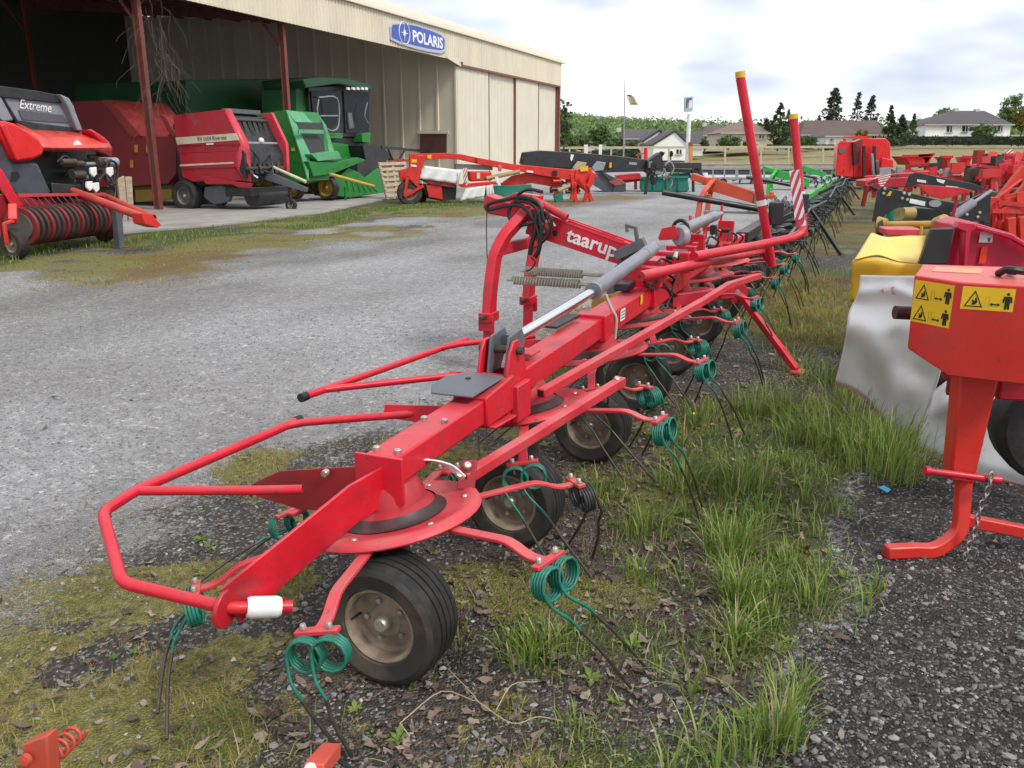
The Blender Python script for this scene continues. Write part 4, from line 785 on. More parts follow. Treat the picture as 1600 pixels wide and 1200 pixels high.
def sign():
    # pale curved blue sign on the fascia
    pb=FB+.10
    def q(u,v,o=0): return PR(u,v,pb+o)
    t=thing('shop_sign','blue and white Polaris sign with star badge on the barn fascia','sign',q(655,58))
    out=[(610,42),(614,36),(632,35),(650,38),(672,45),(690,53),(697,60),(697,80),(690,84),(670,81),(648,76),(625,69),(611,62)]
    b=MB(); b.plate([q(u,v) for u,v in out],-RX*.10); b.build('sign_rim',M('sign_rim_grey',(.45,.47,.55),.4,var=.03),t,bevel=.01)
    inn=[(612,43),(614,38.5),(632,37.5),(650,40.5),(672,47.5),(689,55),(694.5,61),(694.5,76),(689,78.5),(670,76),(648,71),(625,64.5),(612,58.5)]
    b=MB(); b.plate([q(u,v,.006) for u,v in inn],-RX*.01); f=b.build('sign_face',SIGNBLUE,t)
    SW=M('sign_white',(.80,.82,.88),.4,var=.02)
    text('sign_lettering','POLARIS',q(669,63,.014),nrm(q(692,69)-q(646,57)),ZX,.62,SW,f,wid=np.linalg.norm(q(692,69)-q(645,57)),bold=.03)
    c=q(632,51.5,.012); R=.44; b=MB(); b.tube([c+R*(math.cos(a)*AX+math.sin(a)*ZX) for a in np.linspace(0,2*math.pi,33)],.02,5); b.build('star_ring',SW,f)
    b=MB(); pts=[]
    for k in range(16):
        a=k*math.pi/8; r=[.34,.07,.17,.07][k%4]; pts.append(c+r*(math.cos(a)*AX+math.sin(a)*ZX))
    b.plate(pts,RX*.012); b.build('star',SW,f)
sign()
def vines():
    b=MB(); rn=random.Random(5)
    for k in range(55):
        a=16.5+rn.gauss(0,.22); bb=-17.1+rn.gauss(0,.25); z=rn.uniform(3.2,5.9); p=np.array(T(a,bb,z)); pts=[p]; d=np.array([rn.gauss(0,.4),rn.gauss(0,.4),-1.])
        for j in range(5): p=p+d*rn.uniform(.15,.38)+np.array([rn.gauss(0,.09),rn.gauss(0,.09),0]); pts.append(p)
        b.tube(smooth(pts,3),rn.uniform(.003,.006),4)
    tag(b.build('dead_vine',M('dead_vine',(.10,.075,.055),.9)),'tangle of dead vine hanging round the red barn post','vine',None,'stuff')
vines()
# ---------------------------------------------------------------- machines parked along the barn
class Plane:
    # a vertical plane through two ground pixels, used to survey one machine; off moves away from the camera
    def __init__(s,g0,g1):
        s.p=np.asarray(g0,float); d=nrm(np.asarray(g1,float)-s.p); d[2]=0; s.d=nrm(d); n=np.array([-s.d[1],s.d[0],0.]); s.n=n if np.dot(n,s.p-CO)>0 else -n
    def __call__(s,u,v,off=0.): return PP(u,v,s.p+s.n*off,s.n)
    def slab(s,b,pts,depth,off=0.): return b.plate([s(u,v,off) for u,v in pts],s.n*depth)
    def bar(s,b,u0,v0,u1,v1,w,h,off=0.,off2=None): return b.beam(s(u0,v0,off),s(u1,v1,off if off2 is None else off2),w,h)
    def tube(s,b,pts,r,off=0.,n=8): return b.tube(smooth([s(u,v,off) for u,v in pts],4) if len(pts)>2 else [s(u,v,off) for u,v in pts],r,n)
def part(name,mat,parent,fn,bevel=.0,ang=40): b=MB(); fn(b); return b.build(name,mat,parent,bevel=bevel,ang=ang)
def extreme_baler():
    pl=Plane(T(7,-11.9),T(9,-11.9)); t=thing('round_baler','grey and red round baler marked Extreme with red pickup, parked outside the barn','baler',T(8,-12.5,0))
    S_=lambda nm,m,pts,dep,off=0,bv=.012: part(nm,m,t,lambda b:pl.slab(b,pts,dep,off),bv)
    S_('body',BLACK,[(-40,150),(100,158),(128,205),(172,232),(172,262),(150,292),(60,312),(-40,312)],2.4,.75)
    hood=S_('bonnet',M('baler_grey',(.23,.245,.28),.38,dirt=(.2,.19,.18),damt=.2),[(5,150),(103,160),(125,202),(28,189)],.10,.45)
    S_('bonnet_grille',M('dark_mesh',(.09,.095,.11),.6,var=.3,scale=60),[(29,172),(99,180),(107,192),(35,187)],.02,.43,0)
    text('lettering','Extreme',pl(55,166,.42),nrm(pl(80,170)-pl(30,163)),ZX,.22,WHITE,hood,shear=.3,wid=.62)
    S_('roof_edge',BLACK,[(-20,132),(0,134),(60,142),(98,150),(104,162),(5,152),(-20,150)],1.2,.40)
    S_('side_pillar',hood.data.materials[0],[(94,147),(108,153),(116,166),(119,176),(130,204),(121,204),(106,166),(100,156)],.35,.30,.02)
    S_('side_pillar',hood.data.materials[0],[(-20,150),(2,152),(22,188),(5,190),(-20,170)],.35,.30,.02)
    S_('dark_band',BLACK,[(24,189),(122,200),(127,207),(44,203)],.2,.38)
    # bumper, leaning forward at the bottom
    def bump(b):
        top=[pl(u,v,.45) for u,v in((22,191),(44,201),(126,206),(142,203))]; mid=[pl(u,v,.0) for u,v in((60,229),(80,231),(150,231),(174,230))]; low=[pl(u,v,.05) for u,v in((62,234),(80,236),(150,236),(174,244))]
        b.sheet([top,[lerp(x,y,.5)-pl.n*.08 for x,y in zip(top,mid)],mid,low])
    b=MB(); bump(b); b.build('bumper',M('toplit_red',(.62,.075,.055),.33),t,solid=.04,ang=50)  # paler red holds the light falling on the bumper from above
    S_('bumper_badge',WHITE,[(116,222),(121,218),(129,226),(115,227)],.01,.02,0)
    S_('bumper_tip',RED,[(140,202),(158,210),(172,222),(176,234),(173,246),(166,240),(165,228)],.3,.05,.03)
    S_('fender',BRED,[(-10,193),(10,189),(25,193),(46,205),(62,217),(71,231),(68,243),(52,250),(38,252),(22,251),(8,222)],.4,-.30,.05)
    S_('fender_ridge',BRED,[(2,196),(8,192),(36,250),(26,251)],.06,-.36,.02)
    S_('side_panel',M('slate_grey',(.055,.065,.08),.4,dirt=(.12,.12,.12),damt=.2),[(-20,200),(4,205),(22,254),(60,254),(67,270),(82,302),(72,310),(30,313),(18,296),(10,285),(-20,285)],.3,-.18,.05)
    S_('side_hole',INK,[(18,268),(28,268),(32,276),(26,284),(16,284)],.02,-.185,0)
    # engine bay clutter
    rn=random.Random(11)
    for k in range(26):
        u=rn.uniform(78,172); v=rn.uniform(238,300); b=MB(); c=pl(u,v,rn.uniform(-.1,.6)); 
        if k%3==0: b.box(c,(rn.uniform(.08,.4),rn.uniform(.08,.3),rn.uniform(.05,.16)))
        elif k%3==1: b.cyl(c,c+AX*rn.uniform(.1,.5),rn.uniform(.03,.09),None,12)
        else: b.tube(smooth([c,c+AX*.2+ZX*.1,c+AX*.35-ZX*.15,c+AX*.3-ZX*.35],4),.02,6)
        b.build(['gear_case','roller','hydraulic_hose'][k%3],[GREY,LGREY,HOSE][k%3] if rn.random()<.7 else STEEL,t)
    for u,v in((146,268),(172,268),(140,290),(150,292)): part('white_bracket',WHITE,t,lambda b:pl.slab(b,[(u-4,v-6),(u+5,v-7),(u+6,v+4),(u+1,v+9),(u-4,v+3)],.05,-.35),.01)
    part('hose_coil',HOSE,t,lambda b:pl.tube(b,[(165,262),(170,252),(180,254),(184,268),(180,285),(172,290)],.022,-.3))
    part('wood_board',WOOD,t,lambda b:(pl.slab(b,[(184,280),(194,275),(200,330),(190,335)],.05,.1),pl.slab(b,[(196,276),(206,276),(210,340),(202,345)],.05,.15)),.005)
    # drawbar
    for (p,q,r) in (((112,298,-.1),(222,339,-2.1),.07),((160,305,.1),(240,340,-2.1),.06)): part('drawbar_tube',M('pinkish_red',(.55,.075,.055),.42,dirt=(.3,.1,.06)),t,lambda b:b.tube([pl(p[0],p[1],p[2]),pl(q[0],q[1],q[2])],r,16,open_ends=(1,)))
    part('hitch',ORED,t,lambda b:pl.slab(b,[(222,333),(236,334),(253,352),(246,356),(226,350)],.25,-2.2),.01)
    part('drawbar_joint',BLACK,t,lambda b:pl.bar(b,72,296,118,300,.3,.24,0),.02)
    part('stand',GREY,t,lambda b:(b.beam(pl(182,330,-1.08),pl(187,386,-1.08),.12,.12),b.box(pl(187,386,-1.08),(.2,.2,.02))),.006)
    # pickup
    p0=np.asarray(T(7.15,-11.2,.47)); p1=np.asarray(T(9.25,-11.75,.47)); ax=nrm(p1-p0); L=np.linalg.norm(p1-p0)
    part('pickup_core',DARK,t,lambda b:b.cyl(p0,p1,.22,.22,20))
    for k in range(17):
        c=p0+ax*(L*(k+.5)/17); part('pickup_band',(PICKD if k%3 else PICKR),t,lambda b:b.lathe([(.22,-.03),(.30,-.028),(.315,-.01),(.315,.01),(.30,.028),(.22,.03)],c,ax,24))
    nb=nrm(np.cross(ZX,ax)); nb=nb if np.dot(nb,pl.n)>0 else -nb
    part('pickup_cheek',DRED,t,lambda b:b.plate([p1+ax*.05+nb*x+ZX*z for x,z in((-.42,.1),(-.2,.38),(.4,.40),(.6,0),(.3,-.36),(-.25,-.34))],ax*.03),.01)
    part('pickup_back',DRED,t,lambda b:b.beam(p0+nb*.35+ZX*.1,p1+nb*.35+ZX*.1,.03,.8))
    part('wind_guard',RED2,t,lambda b:b.beam(p0+ZX*.50-nb*.1,p1+ZX*.42-nb*.1,.05,.05))
    for k in range(14): c=lerp(p0,p1,(k+.5)/14)+ZX*.45-nb*.1; part('guard_tine',STEEL,t,lambda b:b.tube([c,c-ZX*.12-nb*.1,c-ZX*.3-nb*.05],.008,5))
    wheel(t,T(6.85,-10.95,.24),AX,.24,.17,.55,'plain',n=24); wheel(t,T(9.35,-11.85,.21),AX,.21,.15,.55,'plain',n=24)
    wheel(t,T(6.45,-13.9,.5),AX,.5,.36,.55,'plain',n=28); wheel(t,T(9.6,-13.9,.5),AX,.5,.36,.55,'plain',n=28); part('axle',BLACK,t,lambda b:b.beam(T(6.5,-13.9,.5),T(9.5,-13.9,.5),.14,.14))
    part('wheel_fork',ORED,t,lambda b:(b.bars([T(6.72,-10.95,.24),T(6.72,-10.95,.56),T(6.98,-11.0,.60)],.06,.05,up=RX),b.beam(T(6.9,-10.98,.58),T(7.1,-11.2,.8),.12,.12)),.01)
    part('wheel_fork',RED,t,lambda b:b.beam(T(9.25,-11.75,.22),T(9.2,-11.7,.6),.07,.12),.01)
    part('lift_arm',RED,t,lambda b:b.beam(T(7.4,-11.5,.75),T(7.2,-11.6,1.35),.09,.16),.01)
    part('yellow_guard',YELLOW,t,lambda b:pl.slab(b,[(-10,302),(12,304),(14,320),(8,330),(-10,330)],.3,.0),.02)
PICKD=M('shaded_pickup_dark',(.05,.03,.028),.65)  # band colours darkened to paint the shadow on the pickup
PICKR=M('shaded_pickup_red',(.20,.018,.02),.55)
extreme_baler()
def dark_wagon():
    pl=Plane(T(17.6,-22),T(17.6,-25)); t=thing('forage_wagon','dark red forage wagon in the shade behind the grey baler','wagon',T(18.6,-23,0))
    S_=lambda nm,m,pts,dep,off=0,bv=.01: part(nm,m,t,lambda b:pl.slab(b,pts,dep,off),bv)
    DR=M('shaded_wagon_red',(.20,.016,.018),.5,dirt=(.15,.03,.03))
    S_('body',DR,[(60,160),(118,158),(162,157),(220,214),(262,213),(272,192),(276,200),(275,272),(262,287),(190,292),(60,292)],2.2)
    S_('lit_edge',M('lit_wagon_red',(.26,.03,.028),.5),[(158,156),(172,156),(222,213),(205,214)],2.26,-.03)  # lighter red strip paints the light along the body's edge
    S_('lit_edge',M('lit_wagon_red',(.4,.06,.05),.5),[(248,178),(258,182),(274,208),(274,216),(262,205)],2.26,-.03)
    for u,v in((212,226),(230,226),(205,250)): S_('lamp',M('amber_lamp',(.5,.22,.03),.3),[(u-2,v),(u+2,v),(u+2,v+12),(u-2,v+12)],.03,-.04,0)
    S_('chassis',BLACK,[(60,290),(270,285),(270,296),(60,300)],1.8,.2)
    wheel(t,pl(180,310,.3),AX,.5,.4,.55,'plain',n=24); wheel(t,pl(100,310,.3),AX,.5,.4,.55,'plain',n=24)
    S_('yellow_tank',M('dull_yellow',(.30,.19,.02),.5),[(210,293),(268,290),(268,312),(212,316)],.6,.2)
dark_wagon()
def cream_stripe_baler():
    pl=Plane(T(17.2,-17.4),T(17.2,-20)); t=thing('round_baler','red round baler with cream stripe and black front standing in the barn bay','baler',T(18.3,-18.5,0))
    S_=lambda nm,m,pts,dep,off=0,bv=.01: part(nm,m,t,lambda b:pl.slab(b,pts,dep,off),bv)
    RD=M('baler_red',(.42,.014,.026),.38,dirt=(.25,.03,.03),damt=.3)
    pk=M('lit_baler_red',(.58,.045,.065),.4)  # brighter copy of the body red, light painted on the outward edges
    S_('drum_housing',BLACK,[(280,185),(352,180),(382,240),(384,280),(300,282),(285,270)],1.75,.06)
    S_('side_panel',RD,[(271,180),(350,171),(376,226),(275,228)],.08); S_('side_panel',RD,[(275,228),(376,226),(371,236),(280,240)],.05,.03); S_('side_panel',RD,[(280,240),(371,236),(366,262),(283,264)],.08); S_('side_panel',RD,[(283,264),(366,262),(380,282),(300,284),(285,276)],.07,.03)
    sp=S_('cream_stripe',CREAM,[(274,215),(369,208),(373,219),(277,226)],.012,-.012,0); S_('cream_line',CREAM,[(281,257),(365,253),(365,255.6),(281,260)],.012,-.012,0)
    S_('white_tag',WHITE,[(322,224),(333,223.4),(333,226),(322,226.6)],.012,-.014,0)
    text('stripe_lettering','RV 1604 Riverose',pl(331,216.5,-.014),nrm(pl(360,214)-pl(300,218)),ZX,.17,INK,sp,wid=1.05)
    def edge(o,m):
        b=MB(); A_=[(350,171),(376,226),(371,236),(366,260),(381,283)]; B_=[(360,170),(388,222),(391,236),(392,262),(393,284)]
        b.sheet([[pl(u,v,o) for u,v in A_],[pl(u,v,o+.22) for u,v in B_]]); b.build('front_edge',m,t,solid=.03,ang=25)
    edge(0,pk)
    f0=pl(392,262,.22); bfr=LOC(f0)[1]; a0=17.42
    b=MB(); A_=[(408,178),(424,176),(441,212),(447,225),(449,268),(434,272),(431,232),(425,215)]; b.plate([pl(u,v,1.78) for u,v in A_],pl.n*.12); b.build('front_edge',pk,t,bevel=.01)
    pt,pb=pl(354,183,.06),pl(386,272,.06)
    part('front_recess',M('recess_black',(.006,.006,.007),.8,var=.3),t,lambda b:b.plate([pt+RX*.012,pt+RX*.012+AX*1.62,pb+RX*.012+AX*1.62,pb+RX*.012],RX*.012))
    for k in range(7): part('belt',BELT if k%2 else M('belt_grey',(.03,.031,.033),.5,dirt=(.09,.08,.07),damt=.5),t,lambda b:b.plate([pt+RX*.03+AX*(.08+k*.22),pt+RX*.03+AX*(.22+k*.22),pb+RX*.03+AX*(.22+k*.22),pb+RX*.03+AX*(.08+k*.22)],RX*.05),.01)
    for f in(.04,.9): part('belt_roller',STEEL,t,lambda b:b.cyl(lerp(pt,pb,f)+RX*.07,lerp(pt,pb,f)+RX*.07+AX*1.62,.055,.055,12))
    part('net_wrap_hose',HOSE,t,lambda b:b.tube(smooth([lerp(pt,pb,.5)+RX*.12+AX*.3,lerp(pt,pb,.72)+RX*.2+AX*.5,lerp(pt,pb,.9)+RX*.15+AX*.45,pb+RX*.3+AX*.7],4),.025,6))
    part('net_wrap_hose',HOSE,t,lambda b:b.tube(smooth([lerp(pt,pb,.6)+RX*.12+AX*1.2,lerp(pt,pb,.8)+RX*.22+AX*1.0,pb+RX*.2+AX*.9],4),.025,6))
    part('front_bar',LGREY,t,lambda b:b.cyl(T(17.4,bfr-.25,1.9),T(18.95,bfr-.25,1.9),.05,.05,12)); part('work_lamp',WHITE,t,lambda b:b.ball(T(18.2,bfr-.2,1.98),.09))
    part('roof_frame',GREY,t,lambda b:b.beam(T(17.4,bfr-.8,2.8),T(18.95,bfr-.8,2.8),.1,.12)); part('net_box',BLACK,t,lambda b:b.tb(17.5,18.9,bfr-.1,bfr-.7,.8,1.2),.02)
    part('front_floor',BLACK,t,lambda b:b.tb(17.3,18.95,bfr-.9,bfr+.05,.42,.68),.02)
    S_('skirt',RD,[(311,272),(362,283),(394,287),(390,294),(372,293),(362,288),(322,288)],.06,-.06); S_('front_guard',BLACK,[(290,190),(272,182),(279,280),(300,300),(310,300),(292,270)],.06,.12)
    wheel(t,pl(293,306,.1),AX,.46,.36,.55,'plain',n=32,rimmat=M('grey_rim',(.16,.155,.14),.6)); wheel(t,pl(343,308,.3),AX,.27,.2,.5,'plain',n=24,rimmat=LGREY)
    wheel(t,pl(330,309,2.2),AX,.46,.36,.55,'plain',n=24); S_('pickup_side',GREY,[(320,292),(348,290),(362,300),(358,315),(335,320),(318,308)],.1,.15)
    part('pickup',BLACK,t,lambda b:b.cyl(T(17.6,bfr-.2,.4),T(18.9,bfr-.2,.4),.28,.28,16))
    part('drawbar',GREY,t,lambda b:b.beam(T(18.2,bfr-.1,1.0),pl(480,297,1.2),.22,.26,w2=.12,h2=.12),.01); part('drive_shaft',CREAM,t,lambda b:b.cyl(pl(424,260,1.1),pl(478,284,1.1),.045,.045,10))
    part('caster_leg',BLACK,t,lambda b:b.beam(pl(452,285,1.1),pl(455,320,1.1),.06,.05)); wheel(t,pl(455,320,1.12),AX,.19,.1,.5,'plain',n=20)
    part('hitch_bar',WHITE,t,lambda b:b.cyl(pl(392,272,.4),pl(402,277,.2),.03,.03,8))
BELT=M('black_belt',(.009,.010,.010),.5)
cream_stripe_baler()
def green_baler():
    pl=Plane(T(21,-17),T(21,-20)); pf=Plane(T(20,-15.9),T(24,-15.9)); t=thing('round_baler','green round baler with dark front grille standing next to the combine','baler',T(22.3,-17.6,0))
    S_=lambda nm,m,pts,dep,off=0,bv=.012,P=pl: part(nm,m,t,lambda b:P.slab(b,pts,dep,off),bv)
    S_('side_panel',GREEN,[(400,178),(446,172),(458,200),(470,250),(478,283),(452,288),(430,280)],1.8,.1)
    fr=PGREEN; aL,aR=21.08,22.98
    def Q(nm,m,pts,th=.06,o=0.): return part(nm,m,t,lambda b:b.plate([PA(u,v,a)+RX*o for u,v,a in pts],-RX*th),.006)
    Q('front_frame',fr,[(446,172,aL),(497,180,aR),(503,192,aR),(460,191,aL+.2)],o=.05); Q('front_frame',fr,[(446,172,aL),(460,191,aL+.25),(483,240,aL+.4),(480,282,aL),(468,240,aL)],o=.05)
    Q('front_frame',fr,[(497,180,aR),(503,192,aR-.2),(512,236,aR-.2),(521,238,aR),(508,196,aR)],o=.05); Q('front_frame',fr,[(483,240,aL+.4),(512,236,aR-.2),(514,246,aR-.2),(484,252,aL+.4)],o=.05)
    Q('front_grille',M('dark_mesh2',(.03,.032,.03),.6,var=.4,scale=50),[(459,190,aL+.2),(503,192,aR-.2),(512,236,aR-.2),(482,240,aL+.35)],o=.01)
    part('grille_bar',fr,t,lambda b:pf.bar(b,466,205,505,206,.05,.12,.06)); S_('flap',fr,[(487,241),(528,236),(534,248),(497,252)],.5,-.25,.01,pf)
    #S_('badge',M('badge_tan',(.3,.22,.08),.5),[(474,183),(480,183),(480,188),(474,188)],.01,-.012,0,pf)
    S_('hitch_plate',GREEN,[(482,252),(520,254),(560,246),(572,250),(520,272),(490,276)],.6,-.2,.02,pf); S_('pickup',GREEN,[(522,284),(545,262),(562,270),(590,296),(592,302),(548,309),(524,306)],.9,.0,.02,pf)
    for k in range(6): part('pickup_tine',GREEN,t,lambda b:pf.tube(b,[(540+8*k,275+3*k),(545+9*k,300)],.012,-.02,5))
    part('drive_shaft',M('shaft_yellow',(.55,.36,.04),.5),t,lambda b:b.cyl(pf(516,272,-.6),pf(584,291,-1.0),.05,.05,10)); part('stand',GREEN,t,lambda b:pf.bar(b,539,292,540,315,.06,.06,-.3))
    for u,v,o,R in ((460,295,.5,.36),(512,293,1.6,.42)): wheel(t,pl(u,v,o),AX,R,.3,.7,'plain',n=24,rimmat=M('yellow_rim',(.36,.22,.02),.55),tmat=BLACK)
    S_('warning_label',YELLOW,[(455,231),(460,231),(460,236),(455,236)],.01,.08,0)
green_baler()
def combine():
    pf=Plane(T(25,-18.4),T(30,-18.4)); t=thing('combine_harvester','green combine harvester with glazed cab beside the beige inner wall','combine harvester',T(28,-19.5,0))
    S_=lambda nm,m,pts,dep,off=0,bv=.02: part(nm,m,t,lambda b:pf.slab(b,pts,dep,off),bv)
    S_('grain_tank',M('shaded_tank_green',(.008,.07,.02),.5),[(290,125),(480,122),(480,260),(290,260)],5.5,3.2); S_('cab_pillar',M('shaded_combine_green',(.010,.10,.026),.45),[(462,124),(481,124),(484,205),(464,205)],1.6,.3)  # tank and pillar greens darkened to carry the barn's shade
    S_('cab_roof',M('shaded_roof_green',(.008,.06,.02),.45),[(474,124),(500,120),(545,122),(575,130),(583,136),(581,141),(565,139),(530,131),(478,138)],1.9,-.25,.04)  # roof green is darkened too, with the barn shade in its colour
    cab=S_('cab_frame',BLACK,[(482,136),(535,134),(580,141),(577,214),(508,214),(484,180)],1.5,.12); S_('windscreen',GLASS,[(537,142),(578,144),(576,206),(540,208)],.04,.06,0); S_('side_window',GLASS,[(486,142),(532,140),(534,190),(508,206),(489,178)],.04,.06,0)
    for u in(545,553,560,567,573): S_('work_light',WHITE,[(u-2,136),(u+2,137),(u+2,141),(u-2,140)],.08,-.3,.005)
    for pts in ([(498,152),(527,154),(529,195),(520,204),(508,200)],[(498,155),(496,175),(505,200)],[(500,181),(527,181)]): part('hand_rail',LGREY,t,lambda b:pf.tube(b,pts,.028,-.35,6))
    part('hand_rail',LGREY,t,lambda b:pf.tube(b,[(574,160),(570,180),(575,192)],.02,-.2,6)); part('wiper',LGREY,t,lambda b:pf.tube(b,[(545,175),(549,200)],.02,.0,6))
    part('seat',GREY,t,lambda b:pf.slab(b,[(544,178),(550,176),(554,200),(546,202)],.3,.0),.02)
    S_('platform',GREEN,[(508,207),(536,208),(536,217),(510,216)],.6,-.2); S_('platform',GREEN,[(566,208),(580,207),(578,224),(566,222)],.6,-.2); S_('front_axle',BLACK,[(512,216),(570,214),(568,232),(545,240),(520,226)],1.2,.2)
    S_('feeder_house',GREEN,[(512,222),(545,226),(575,245),(590,262),(575,300),(540,300),(520,270)],1.4,-.2); S_('header_side',BLACK,[(567,227),(598,226),(612,246),(590,262),(590,282),(575,282),(558,272),(560,255),(572,250)],1.5,-.9)
    S_('header_cover',GREEN,[(553,250),(560,246),(592,300),(560,302)],.6,-.6); part('header_rail',BLACK,t,lambda b:(pf.bar(b,596,230,692,239,.06,.12,-.9,1.),pf.bar(b,606,232,614,250,.06,.06,-.9),pf.bar(b,632,236,622,252,.06,.06,-.8))) 
    part('header_bar',DRED,t,lambda b:pf.bar(b,608,249,640,251,.1,.1,-.8)); S_('crop_divider',GREEN,[(548,296),(592,262),(606,300),(590,306),(552,306)],.3,-1.,.02)
    wheel(t,pf(500,285,1.2),AX,.8,.6,.6,'plain',n=28,rimmat=M('yellow_rim',(.36,.22,.02),.55)); wheel(t,pf(420,292,3.),AX,.7,.6,.6,'plain',n=28,rimmat=M('yellow_rim',(.36,.22,.02),.55))
combine()
def pallet():
    pf=Plane(T(24.2,-14.5),T(25.3,-13.95)); t=thing('wooden_pallet','pale wooden pallet leaning upright beside the red mower conditioner','pallet',pf(615,312))
    tl,tr,bl,br=[pf(u,v,o) for u,v,o in((592,254,.35),(634,253,.35),(606,312,0),(640,308,0))]
    for k in range(7):
        s=(k+.3)/7; b=MB(); b.beam(lerp(tl,bl,s),lerp(tr,br,s),.025,.11,up=nrm(tl-bl)); b.build('board',WOOD,t,bevel=.004)
    for s in(.03,.5,.97): b=MB(); b.beam(lerp(tl,tr,s)+pf.n*.06,lerp(bl,br,s)+pf.n*.06,.1,.09,up=pf.n); b.build('stringer',WOOD,t,bevel=.004)
    for k in(0.1,.5,.9): b=MB(); b.beam(lerp(tl,bl,k)+pf.n*.12,lerp(tr,br,k)+pf.n*.12,.022,.1,up=nrm(tl-bl)); b.build('board',WOOD,t,bevel=.004)
pallet()
def mower_conditioner():
    pl=Plane(T(22.4,-12.9),T(26.0,-7.8)); t=thing('mower_conditioner','red trailed mower conditioner with white side curtains in front of the sliding doors','mower',pl(720,318))
    MR=M('mower_red',(.62,.022,.014),.4,dirt=(.3,.05,.03),damt=.4)
    S_=lambda nm,m,pts,dep,off=0,bv=.012: part(nm,m,t,lambda b:pl.slab(b,pts,dep,off),bv)
    S_('top_beam',MR,[(640,240),(656,240),(700,239),(722,241),(745,246),(748,256),(722,250),(700,248),(665,250),(650,262)],.5,.2); S_('side_column',MR,[(640,241),(662,243),(661,258),(653,288),(640,292),(629,276),(640,262)],.25,0)
    S_('fender',MR,[(624,267),(641,262),(637,282),(626,282)],.5,.05); part('wheel_frame',MR,t,lambda b:(pl.bar(b,637,275,632,307,.06,.09,-.05),pl.bar(b,632,307,662,290,.06,.09,-.05),pl.bar(b,637,274,655,292,.06,.09,-.05)),.006)
    for pts in ([(643,249),(651,249),(651,254),(643,254)],[(668,242),(674,242),(674,248),(668,247)]): S_('warning_label',STK,pts,.01,-.012,0)
    S_('white_tag',WHITE,[(642,257),(651,258),(651,261),(642,260)],.01,-.012,0)
    wheel(t,pl(640,301,.12),pl.n,.42,.3,.55,'plain',n=28); wheel(t,pl(648,305,1.2),pl.n,.42,.3,.55,'plain',n=24)
    def curtain(c,nm='curtain',off=-.02,fold=.04):
        g=[]; 
        for i in range(7):
            row=[]
            for j in range(15):
                s,r=j/14,i/6; p=lerp(lerp(c[0],c[1],s),lerp(c[3],c[2],s),r); u,v=p; row.append(pl(u,v,off+fold*math.sin(s*17+r*2)*(.3+r)))
            g.append(row)
        b=MB(); b.sheet(g); b.build(nm,TARP_W,t,solid=.01,ang=70)
    curtain([(663,259),(721,266),(714,287),(655,279)]); curtain([(715,268),(721,266),(716,290),(713,299)],off=-.08); curtain([(728,295),(758,290),(757,307),(718,314)],off=-.1); curtain([(758,291),(770,288),(772,304),(760,306)],off=-.1)
    S_('deck',DRED,[(655,279),(713,285),(712,294),(672,288)],.9,.05); S_('rotor_body',M('mower_dark',(.035,.025,.025),.6),[(658,288),(714,290),(712,312),(690,314),(668,310)],.9,.25); S_('skid',MR,[(665,288),(690,290),(692,312),(670,308)],.1,.1)
    S_('rear_bar',MR,[(716,288),(775,283),(776,288),(722,293)],.2,-.1); S_('gearbox',MR,[(733,268),(768,268),(770,282),(735,284)],.5,.2,.04); part('drive_shaft',M('tan_guard',(.4,.27,.15),.6),t,lambda b:b.cyl(pl(760,279,.1),pl(812,268,.1),.07,.07,12)); S_('yellow_label',CREAM,[(745,270),(750,270),(750,279),(745,279)],.01,.18,0)
    S_('hose_tray',LGREY,[(712,256),(770,258),(770,266),(712,264)],.3,.4); striped_board(t,[pl(u,v,-.12) for u,v in((724,290),(730,289),(730,262),(724,263))],3)
    S_('green_guard',TEALBIN,[(758,291),(830,288),(836,310),(770,318),(757,314)],.06,.3); S_('tongue',MR,[(744,246),(800,256),(860,262),(925,268),(936,276),(900,283),(840,273),(790,264),(746,256)],.25,.1)
    S_('tongue_lower',MR,[(778,291),(800,275),(830,268),(865,272),(885,286),(870,293),(830,286),(800,292)],.2,.35); S_('tongue_label',WHITE,[(823,266),(833,267),(833,270),(823,269)],.01,.09,0)
    part('knife_arm',TARP_W,t,lambda b:pl.slab(b,[(773,276),(778,276),(783,290),(779,290)],.06,-.1)); S_('lamp',M('pink_lamp',(.6,.1,.12),.3),[(778,258),(784,258),(784,268),(779,268)],.08,-.05)
    rn=random.Random(8)
    for k in range(16):
        u=rn.uniform(855,905); v=rn.uniform(270,303); b=MB(); c=pl(u,v,rn.uniform(-.1,.4)); b.box(c,(rn.uniform(.1,.3),rn.uniform(.08,.2),rn.uniform(.1,.3))) if k%2 else b.cyl(c,c+pl.d*rn.uniform(.1,.4),.06,.05,10); b.build('headstock_piece',rn.choice([MR,DRED,STEEL,BLACK]),t,bevel=.008)
    for a in ((893,272,900,316),(899,285,893,312),(925,272,913,316),(915,288,924,314),(905,278,920,300)): part('headstock_leg',MR,t,lambda b:pl.bar(b,a[0],a[1],a[2],a[3],.1,.13,-.1),.01)
    S_('headstock_plate',ORED,[(900,265),(924,262),(929,285),(918,300),(905,292),(898,280)],.15,.05); S_('warning_label',YELLOW,[(907,260),(919,259),(919,267),(907,268)],.02,-.02,0)
    S_('green_cover',TEAL,[(866,304),(878,300),(882,318),(870,321)],.2,-.2); part('tan_shaft',M('tan_guard',(.4,.27,.15),.6),t,lambda b:b.cyl(pl(872,298,-.2),pl(890,290,-.1),.07,.07,10))
mower_conditioner()
